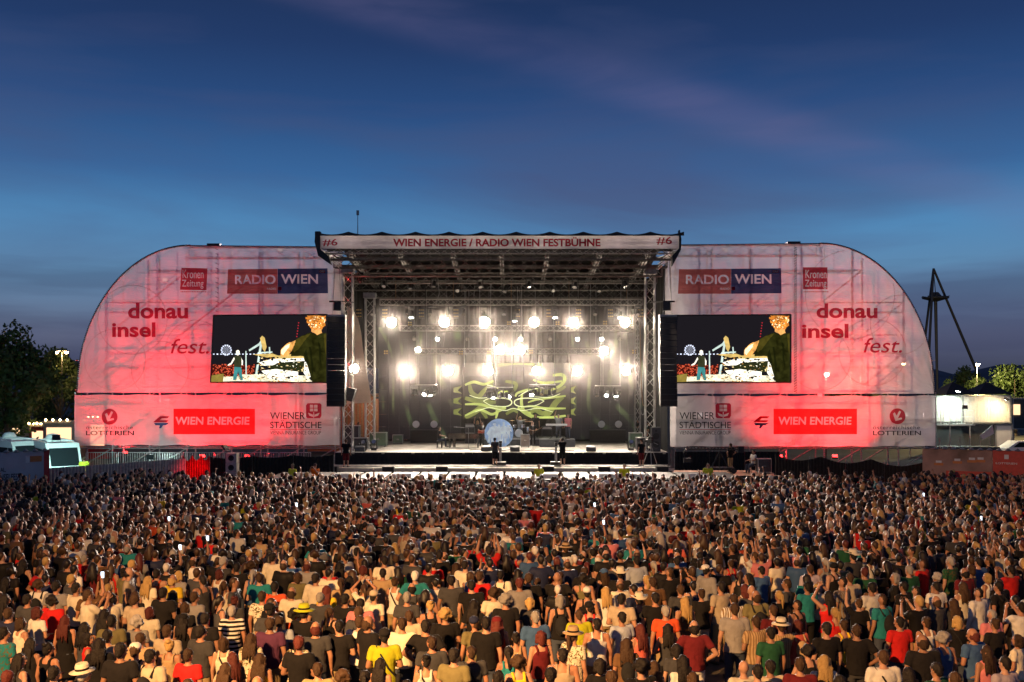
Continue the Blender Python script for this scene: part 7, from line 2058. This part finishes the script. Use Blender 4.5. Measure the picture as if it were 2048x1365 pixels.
# fill up to 285 with neighbours in the gaps
TOPW = ['k'] * 52 + ['dg'] * 16 + ['nv'] * 8 + ['w'] * 11 + ['cr'] * 4 + ['g'] * 6 + ['bg'] * 1 + ['r'] * 6 + ['t'] * 4 + ['bl'] * 5 + ['y'] + ['lg'] + ['pk'] * 2 + ['co'] + ['mr'] * 2 + ['ol'] * 3 + ['gn'] * 2 + ['tn'] * 1 + ['lb'] * 3 + ['br'] * 3 + ['or']
occ = [(d['X'], d['Y']) for d in specs]


def free(x, y, r):
    return all((x - a) ** 2 + ((y - b) * 0.85) ** 2 > r * r for a, b in occ)


tries = 0
while len(specs) < 286 and tries < 60000:
    tries += 1
    y = R.uniform(14.9, 24.0); x = R.uniform(-0.53 * y, 0.53 * y)
    if not free(x, y, 0.62): continue
    if 2.9 < x < 4.6 and y < 19.5: continue
    sx = R.choice('mmmww')
    hs_ = R.choice('ssssdc') if sx == 'm' else R.choice('llmpuc')
    d = dict(X=x, Y=y, h=(R.gauss(1.77, 0.05) if sx == 'm' else R.gauss(1.67, 0.04)), sex=sx, hair=HS[hs_], hc=HC[R.choice('kkkbbblgr')], pose=sx + R.choice('00001223' if sx == 'w' else '000011237'), ex=[], tc=R.choice(TOPW), tk=R.choice(['tee', 'tee', 'tee', 'tank']) if sx == 'w' else R.choice(['tee', 'tee', 'tee', 'tee', 'tank']))
    if R.random() < 0.25: d['ex'] = [R.choice(['strap', 'backpack'])]
    specs.append(d); occ.append((x, y))
# push apart bodies that would overlap
for it in range(14):
    for i in range(len(specs)):
        for j in range(i + 1, len(specs)):
            a, b = specs[i], specs[j]; dx, dy = b['X'] - a['X'], b['Y'] - a['Y']; r = math.hypot(dx, dy)
            if r < 0.47:
                if r < 1e-4: dx, dy, r = 0.01, 0.02, 0.022
                q = (0.47 - r) / 2 / r
                a['X'] -= dx * q * 0.6; a['Y'] -= dy * q; b['X'] += dx * q * 0.6; b['Y'] += dy * q
occ = [(d['X'], d['Y']) for d in specs]
TYPEN = {'tee': 'T-shirt', 'tank': 'tank top', 'long': 'long-sleeved shirt', 'dress': 'dress', 'fl': 'patterned shirt', 'hs': 'banded T-shirt', 'vs': 'pinstriped shirt', 'ck': 'checked shirt'}
POSEN = {'m3': 'hands on hips', 'm4': 'one arm raised', 'm5': 'both arms raised', 'm6': 'hands held up to the face', 'w4': 'one arm raised', 'w5': 'hands clapping overhead', 'w6': 'hands held up to the face', 'm2': 'arms folded in front', 'w2': 'arms folded in front', 'w3': 'one hand on hip'}
STAGE_C = Vector((-0.8, 70, 0))
folk = []
for d in specs:
    nm, col = CLR[d['tc']]; kd = d['tk']; tm = None
    if kd in ('fl', 'hs', 'vs', 'ck'): tm = M['cloth_' + kd]; kd2 = 'tee'
    else: kd2 = kd
    bt = R.choice([('dn', 'long'), ('dn', 'long'), ('k', 'long'), ('dg', 'shorts'), ('kh', 'shorts'), ('dn', 'shorts'), ('bl', 'long')]) if d['sex'] == 'm' else R.choice([('dn', 'long'), ('k', 'long'), ('dn', 'shorts'), ('k', 'skirt'), ('kh', 'shorts')])
    hat = hatc = bag = None; bagc = (0.02, 0.02, 0.022); hatn = bagn = btn = ''
    for x in d['ex']:
        k, _, val = x.partition(':')
        if k in ('cap', 'fedora', 'cowboy'):
            hat, hatc = k, CLR[val][1]; hatn = ' and %s %s' % (CLR[val][0], {'cap': 'cap', 'fedora': 'brimmed hat', 'cowboy': 'wide-brimmed hat'}[k])
        elif k == 'bt': bt = tuple(val.split('.')); btn = ' and %s %s' % (CLR[bt[0]][0], bt[1] if bt[1] != 'long' else 'trousers')
        elif k in BAG:
            bag = k
            if val: bagc = CLR[val][1]
            elif k == 'drawstring': bagc = (0.6, 0.5, 0.25)
            bagn = ' with ' + {'backpack': ('tan ' if val else '') + 'backpack', 'drawstring': 'drawstring bag', 'strap': 'shoulder bag'}[k]
    ang = math.atan2(d['X'] - STAGE_C.x, STAGE_C.y - d['Y'])
    rz = ang * 1.6 + R.gauss(0, 0.2) + (R.choice([-1, 1]) * R.uniform(0.5, 1.2) if R.random() < 0.08 else 0)
    hair = d['hair']
    if hat and hair in ('curly', 'bun'): hair = 'short'
    j = R.uniform(0.8, 1.15)
    o = person(d['pose'], (d['X'], d['Y'], 0.004), rz, d['h'], tuple(c * j for c in col), kd2, tm, CLR[bt[0]][1], bt[1], hair, d['hc'], R.choice(SKINS), hat, hatc, bag, bagc, 'spectators standing nearest the camera')
    desc = '%s %s%s%s%s' % (nm, TYPEN[d['tk']], hatn, btn, bagn)
    folk.append([o, d, desc, POSEN.get(d['pose'], '')])
# labels: look first, then a nearby person who can be found
from collections import Counter
cnt = Counter(f[2] for f in folk); cntp = Counter((f[2], f[3]) for f in folk)
uniq = [f for f in folk if cnt[f[2]] == 1]
used = set()


def scr(d): return ((d['X'] / d['Y']) * F + CX, HY + (CAMH - d['h']) * F / d['Y'])


for f in folk:
    o, d, desc, pz = f
    if cnt[desc] == 1: lab = 'person in ' + desc + (', ' + pz if pz and len((desc + pz).split()) < 11 else '')
    else:
        sx, sy = scr(d); best = None
        cand = sorted(uniq, key=lambda u: math.hypot(scr(u[1])[0] - sx, scr(u[1])[1] - sy))
        for u in cand[:14]:
            ux, uy = scr(u[1]); dx, dy = sx - ux, sy - uy
            rel = ('right of' if dx > 0 else 'left of') if abs(dx) > abs(dy) else ('in front of' if dy > 0 else 'behind')
            lab = 'person in %s%s, standing %s the %s' % (desc, (', ' + pz) if pz and cntp[(desc, pz)] <= 3 else '', rel, u[2])
            if len(lab.split()) > 16: lab = 'person in %s %s the %s' % (desc, rel, u[2])
            if lab not in used and len(lab.split()) <= 16: best = lab; break
        lab = best or lab
    used.add(lab); o['label'] = lab

# ------------------------------------------------------------------ the mass of the crowd behind: one object
rg = np.random.default_rng(21)
VAR = []
combos = [('m0', 'tee', 'long', 'short'), ('m0', 'tee', 'shorts', 'short'), ('m1', 'tee', 'long', 'short'), ('m2', 'tee', 'long', 'short'), ('m0', 'tee', 'long', 'bald'), ('m0', 'tank', 'long', 'short'), ('m0', 'tee', 'long', 'curly'), ('m3', 'tee', 'long', 'short'),
          ('w0', 'tee', 'long', 'long'), ('w0', 'tank', 'long', 'ponytail'), ('w1', 'tee', 'shorts', 'bob'), ('w0', 'tank', 'skirt', 'bun'), ('w2', 'tee', 'long', 'long'), ('w1', 'tank', 'long', 'long'),
          ('m4', 'tee', 'long', 'short'), ('m5', 'tee', 'long', 'short'), ('w4', 'tank', 'long', 'long'), ('w5', 'tee', 'long', 'ponytail'), ('m6', 'tee', 'long', 'short'), ('w6', 'tank', 'long', 'bob')]
wts = np.array([9, 5, 6, 5, 3, 3, 2, 3, 6, 6, 4, 3, 4, 4, 1.7, 1.2, 1.5, 1.3, 1.8, 1.6]); wts /= wts.sum()
cache = {}
for bk, sk, tk_, hk in combos:
    parts = []
    B = BV[bk]
    for cls, key, src, tg in ((0, ('b', bk), B['raw'], 330), (2, ('s', bk, sk), B['sraw'][sk], 150), (3, ('t', B['sex'], tk_), TRraw[B['sex'], tk_], 70), (1, ('h', hk), HRraw[hk], 110)):
        if key not in cache: cache[key] = reduce_geo(src[0], src[1], tg)
        v, f = cache[key]
        if cls == 1:
            Rm = np.array((Matrix.Rotation(B['yaw'], 3, 'Z') @ Matrix.Rotation(B['nod'], 3, 'X'))); hp = np.array(HP); v = (v - hp) @ Rm.T + hp
        parts.append((v, f, np.full(len(v), cls)))
    off = 0; V_, F_, C_ = [], [], []
    for v, f, c in parts: V_.append(v); F_.append(f + off); C_.append(c); off += len(v)
    VAR.append((np.concatenate(V_), np.concatenate(F_), np.concatenate(C_)))
# positions: jittered rows, bounded by the fences
pts = []
y = 20.5
while y < 52.6:
    x = -0.57 * y + R.uniform(0, 0.5)
    while x < 0.57 * y:
        xx = x + R.gauss(0, 0.10); yy = y + R.gauss(0, 0.14); px = xx / yy * F + CX
        lim = 50.2
        if px < 99: lim = 45.6 + 3.2 * (px + 120) / 220
        elif px < 372: lim = 49.3 + 6.0 * (px - 99) / 273 - 0.4
        elif px > 1840: lim = 51.6 - 3.4 * (px - 1845) / 355
        if 640 < px < 1560: lim = 49.4
        lim = min(lim, 52.4)
        if yy < lim and R.random() < 0.93:
            ok = True
            if yy < 25.5: ok = free(xx, yy, 0.56)
            if ok: pts.append((xx, yy))
        x += R.uniform(0.50, 0.68) * (1.0 if y > 30 else 1.06)
    y += 0.62
PHONES = [(338, 1038), (1207, 1045), (205, 1150), (415, 1077), (1962, 1037), (593, 1010), (360, 1095), (1189, 1010), (1847, 990)]
phone_pts = []
for px, py in PHONES:
    Yp = (CAMH - 1.99) * F / (py - HY); ph = W(px, py, Yp); phone_pts.append(ph)
    hx, hy = ph.x - 0.215, ph.y - 0.19
    pts = [q for q in pts if (q[0] - hx) ** 2 + (q[1] - hy) ** 2 > 0.16] + [(hx, hy, 1)]
NP = len(pts)
tops = [CLR[k][1] for k in TOPW]
haircols = [HC[k] for k in 'kkkkkkkkkkkkbbbbbbbbbllgrh']
bots = [CLR[k][1] for k in ('dn', 'k', 'dg', 'kh', 'dn')]
AV, AF, AC = [], [], []
GLOSS = np.array([0.45, 0.38, 0.08, 0.08], np.float32)     # skin, hair, shirt, trousers
off = 0
for pt_ in pts:
    x, y = pt_[0], pt_[1]; held = len(pt_) > 2
    vi = 14 if held else rg.choice(len(VAR), p=wts); v, f, c = VAR[vi]
    h = (rg.normal(1.76, 0.075) if vi < 8 or vi in (14, 15, 18) else rg.normal(1.66, 0.07)) / 1.755
    a = math.atan2(x - STAGE_C.x, STAGE_C.y - y) * 1.5 + rg.normal(0, 0.26) + (rg.choice([-1, 1]) * rg.uniform(0.6, 1.5) if rg.random() < 0.09 else 0)
    if held: a, h = 0.0, 1.0
    ca, sa = math.cos(a), math.sin(a); wd = h if held else h * rg.uniform(0.95, 1.1)
    q = np.empty_like(v); vx, vy = v[:, 0] * wd, v[:, 1] * h
    q[:, 0] = vx * ca - vy * sa + x; q[:, 1] = vx * sa + vy * ca + y; q[:, 2] = v[:, 2] * h + 0.004
    j = rg.uniform(0.75, 1.2)
    tb = np.array([SKINS[rg.integers(6)], haircols[rg.integers(len(haircols))], np.array(tops[rg.integers(len(tops))]) * j, bots[rg.integers(5)]], np.float32)
    AV.append(q); AF.append(f + off); AC.append(np.concatenate([tb[c], GLOSS[c][:, None]], 1)); off += len(v)
AV = np.concatenate(AV).astype(np.float32); AF = np.concatenate(AF).astype(np.int32); AC = np.concatenate(AC).astype(np.float32)
me = bpy.data.meshes.new('crowd'); me.vertices.add(len(AV)); me.vertices.foreach_set('co', AV.ravel())
me.loops.add(AF.size); me.loops.foreach_set('vertex_index', AF.ravel()); me.polygons.add(len(AF)); me.polygons.foreach_set('loop_start', np.arange(0, AF.size, 3, dtype=np.int32))
try: me.polygons.foreach_set('loop_total', np.full(len(AF), 3, np.int32))
except Exception: pass
me.update(calc_edges=True)
me.polygons.foreach_set('use_smooth', np.ones(len(AF), bool))
ca_ = me.color_attributes.new('surface_colour', 'FLOAT_COLOR', 'POINT'); ca_.data.foreach_set('color', AC.ravel())
m, nt, b = new_mat('crowd_skin_hair_cloth'); b.inputs['Roughness'].default_value = 0.52
b.inputs['Sheen Weight'].default_value = 0.03; b.inputs['Sheen Roughness'].default_value = 0.35
at = nt.nodes.new('ShaderNodeAttribute'); at.attribute_name = 'surface_colour'; nt.links.new(at.outputs['Color'], b.inputs['Base Color']); nt.links.new(at.outputs['Alpha'], b.inputs['Specular IOR Level'])
me.materials.append(m)
o = bpy.data.objects.new('crowd', me); COL.objects.link(o)
tag(o, 'dense crowd of spectators filling the field up to the stage', 'crowd', kind='stuff')
print('PEOPLE', len(folk), 'CROWD', NP, 'TRIS', len(AF))

# phones glowing in the crowd
rp = random.Random(4)
M['phone'] = emat('lit_phone_screen', (0.75, 0.85, 1.0), 3.0)
for i, p in enumerate(phone_pts):
    t = thing('lit_phone', ['glowing phone held in the crowd straight below the left edge of the red energy sign', 'glowing phone held up below the right end of the stage, nearer of two', 'glowing phone held up in the crowd below the left lottery logo', 'glowing phone in the middle crowd below the red energy sign beside the left screen side', 'glowing phone in the crowd at the far right below the white containers',
                           'tiny glowing phone in the crowd below the left shield emblem', 'glowing phone in the left crowd, nearest to the camera of those below the energy sign', 'tiny glowing phone below the right end of the stage, farther of two', 'tiny glowing phone before the dark red sign board'][i], 'phone', p, 'phones glowing in the crowd')
    MB().box(p, (0.078, 0.01, 0.15), 0.2).build('case', M['black'], t); MB().box(p + Vector((0.0012, -0.0062, 0)), (0.068, 0.002, 0.135), 0.2).build('screen', M['phone'], t)

# ------------------------------------------------------------------ band, crew
def solo(key, px, py_feet, z, label, top, bottom, hair='short', hc='b', rz=math.pi, kind='tee', bk='long', skin=1, hat=None, hatc=None, h=1.76, Yd=None):
    Yp = Yd or (CAMH - z) * F / (py_feet - HY)
    o = person(key, (X_at(px, Yp), Yp, z + 0.004), rz, h, top, kind, None, bottom, bk, hair, HC[hc], SKINS[skin], hat, hatc)
    o['label'] = label; o['group'] = 'band and crew on and around the stage'
    return o


K_ = (0.015, 0.015, 0.016); DN = CLR['dn'][1]
# seated bodies for the pianist, drummer and crane crew
for key, al, ar, yaw in (('s0', 'keys', 'keys', 0), ('s1', 'side', 'up', 0.1)):
    v, f, mi = body_geo('m', al, ar, yaw, True)
    sv, sf = shirt_geo('m', al, ar, 'tee', True)
    BV[key] = dict(sex='m', yaw=yaw, nod=0, body=geo_mesh('person', v, f, [M['skin'], M['shoe'], M['eye'], M['lip']], mi), shirt={'tee': geo_mesh('shirt', sv, sf, [M['cloth']])})
v, f = trouser_geo('m', 'long', True); TR['m', 'sit'] = geo_mesh('trousers', v, f, [M['cloth']])


def seated(key, loc, rz, label, top, hair='short', hc='b'):
    o = person(key, (loc[0], loc[1], loc[2]), rz, 1.76, top, 'tee', None, DN, 'sit', hair, HC[hc], SKINS[1])
    o['label'] = label; o['group'] = 'band and crew on and around the stage'
    return o


seated('s0', (PIANO.x - 1.75, PIANO.y + 0.15, ZD - 0.28), -math.pi / 2, 'person in black shirt seated at the grand piano', K_)
seated('s1', (dr.x + 0.2, dr.y + 0.5, ZD + 0.56 - 0.24), math.pi, 'person in grey shirt drumming with one arm high', (0.2, 0.2, 0.2), 'long', 'l')
seated('s0', (X_at(1507, 61.6), 61.6, 0.7 - 0.38), 2.0, 'person in white shirt sitting on the folding chair', (0.6, 0.6, 0.58), 'short', 'k')
solo('w3', 812, 883, ZD, 'person in dark green top and shorts dancing left of the piano', (0.03, 0.05, 0.035), (0.1, 0.1, 0.1), 'long', 'b', -2.2, 'tee', 'shorts', h=1.72)
gt1 = solo('m2', 964, 893, ZD, 'person in black playing the red guitar beside the blue panel', K_, K_, 'long', 'b', math.pi)
solo('m5', 955, 888, ZD, 'person in dark shirt with both arms up behind the guitarist', K_, DN, 'long', 'l', math.pi)
gt2 = solo('m2', 1066, 892, ZD, 'person in black playing the dark bass guitar right of the drums', K_, K_, 'short', 'b', math.pi)
solo('m0', 1071, 884, ZD + 0.552, 'person in black singing at the end of the drum riser', K_, K_, 'long', 'k', math.pi, Yd=74.5)
solo('m4', 1117, 880, KZ, 'person in grey shirt at the white keyboard with one arm raised', (0.25, 0.26, 0.28), DN, 'short', 'g', math.pi, Yd=73.4)
solo('m0', 1124, 880, KZ, 'person in pink top standing right of the keyboard player', CLR['pk'][1], DN, 'short', 'b', 2.6, Yd=73.25).location.x += 0.45
solo('m1', 766, 879, ZD, 'person in white shirt behind the green-edged road case', (0.6, 0.6, 0.58), DN, 'short', 'k', -1.9)
solo('m0', 718, 879, ZD, 'person in black leaning by the tall rack case', K_, K_, 'short', 'b', -1.6, Yd=73)
solo('m2', 1276, 884, ZD, 'person in black cap behind the mixing case', K_, K_, 'short', 'k', 1.7, hat='cap', hatc=K_)
solo('m0', 1298, 893, ZD, 'person in black T-shirt with back to the square speaker', K_, K_, 'short', 'b', 1.2)
solo('m1', 1292, 884, ZD, 'person in dark green T-shirt farthest back by the cable loops', CLR['gn'][1], K_, 'short', 'k', 1.6, Yd=73)
solo('m1', 692, 935, 0.925, 'person in black T-shirt and shorts at the end of the plank walkway', K_, CLR['mr'][1], 'short', 'b', 0.0, bk='shorts')
solo('m7', 990, 938, 0.99, 'person in grey T-shirt bending over the pedestal camera', (0.05, 0.05, 0.055), K_, 'short', 'k', -0.5, bk='shorts', Yd=63.3)
solo('m6', 1125, 938, 0.99, 'person in black operating the other pedestal camera, seen from behind', K_, K_, 'short', 'k', 0.1, bk='shorts', Yd=63.5)
solo('m1', 1283, 936, 0.925, 'person in dark shirt and maroon shorts beside the tripod camera', K_, CLR['mr'][1], 'short', 'b', 0.6, bk='shorts', hat='cap', hatc=K_, Yd=63.2)
solo('m3', 1461, 944, 0.7, 'person in black with khaki trousers standing behind the camera crane', K_, CLR['kh'][1], 'short', 'b', 0.6)
solo('m6', 630, 975, 0.0, 'person in orange safety vest pointing near the black cloth fence', (0.75, 0.16, 0.02), DN, 'short', 'k', 2.9, hat='cap', hatc=(0.1, 0.05, 0.05), Yd=55)
solo('m0', 585, 975, 0.0, 'person in yellow safety vest in the pit below the line array', (0.6, 0.62, 0.05), DN, 'short', 'b', 2.7, Yd=55)
solo('m0', 1078, 975, 0.0, 'person in yellow safety vest behind the barrier at stage centre', (0.6, 0.62, 0.05), DN, 'short', 'r', math.pi, Yd=55)
solo('m1', 1249, 975, 0.0, 'person in lime safety vest behind the barrier right of centre', CLR['lg'][1], DN, 'short', 'b', math.pi, Yd=55)
solo('m0', 1416, 975, 0.0, 'person in yellow safety vest before the crane platform', (0.6, 0.62, 0.05), DN, 'short', 'k', math.pi, Yd=55.5)

solo('m0', 168, 975, 0.0, 'person in yellow safety vest beside the vans at the scaffold end', (0.6, 0.62, 0.05), DN, 'short', 'b', 0.4, Yd=60.3)


def guitar(o, label, col):
    p = o.location + Vector((0, -0.24, 1.05))
    t = thing('guitar', label, 'guitar', p, 'guitars')
    d = Vector((0.9, -0.05, 0.42)).normalized(); u = Vector((-0.42, 0, 0.9)).normalized()
    mb = MB()
    for c, r_ in ((-0.16, 0.17), (0.05, 0.13)): mb.prism([p + d * c + (d * math.cos(a) + u * math.sin(a)) * r_ for a in [k * math.pi / 8 for k in range(16)]], (0, 0.04 if r_ > 0.15 else 0.045, 0))
    mb.build('body', mat('guitar_paint_' + str(len(bpy.data.materials)), col, 0.25), t)
    MB().prism([p + d * 0.12 + u * 0.025, p + d * 0.72 + u * 0.02, p + d * 0.72 - u * 0.02, p + d * 0.12 - u * 0.025], (0, 0.03, 0)).build('neck', M['wood'], t)
    MB().prism([p + d * 0.72 + u * 0.035, p + d * 0.86 + u * 0.03, p + d * 0.86 - u * 0.03, p + d * 0.72 - u * 0.035], (0, 0.025, 0)).build('headstock', M['black'], t)


guitar(gt1, 'red electric guitar held by the player beside the blue panel', (0.45, 0.06, 0.03)); guitar(gt2, 'dark bass guitar held right of the drums', (0.05, 0.03, 0.02))

# ------------------------------------------------------------------ floodlight mast at the mixing tower behind the camera: lights the near crowd warm
fm = thing('floodlight_mast', 'tall mast of warm floodlights behind the camera position', 'floodlight mast', (-9.5, 1.0, 0))
MB().truss((-9.5, 1.0, 0), (-9.5, 1.0, 12.5), 0.4, 0.4, 0.03, 0.016, 0.5).build('mast', M['alu'], fm)
for i, (dx, tx) in enumerate(((-0.5, -7), (0.5, 5))):
    p = Vector((-9.5 + dx, 1.3, 12.4)); MB().box(p, (0.5, 0.3, 0.4)).build('lamp_head', M['black'], fm)
    lamp('floodlight_light', 'SPOT', p + Vector((0, 0.3, -0.1)), FLOOD_POWER, (1.0, 0.51, 0.18), (tx, 17.0, 0.0), 0.10, 64, 1.0, fm)
bpy.data.scenes.remove(TMP)
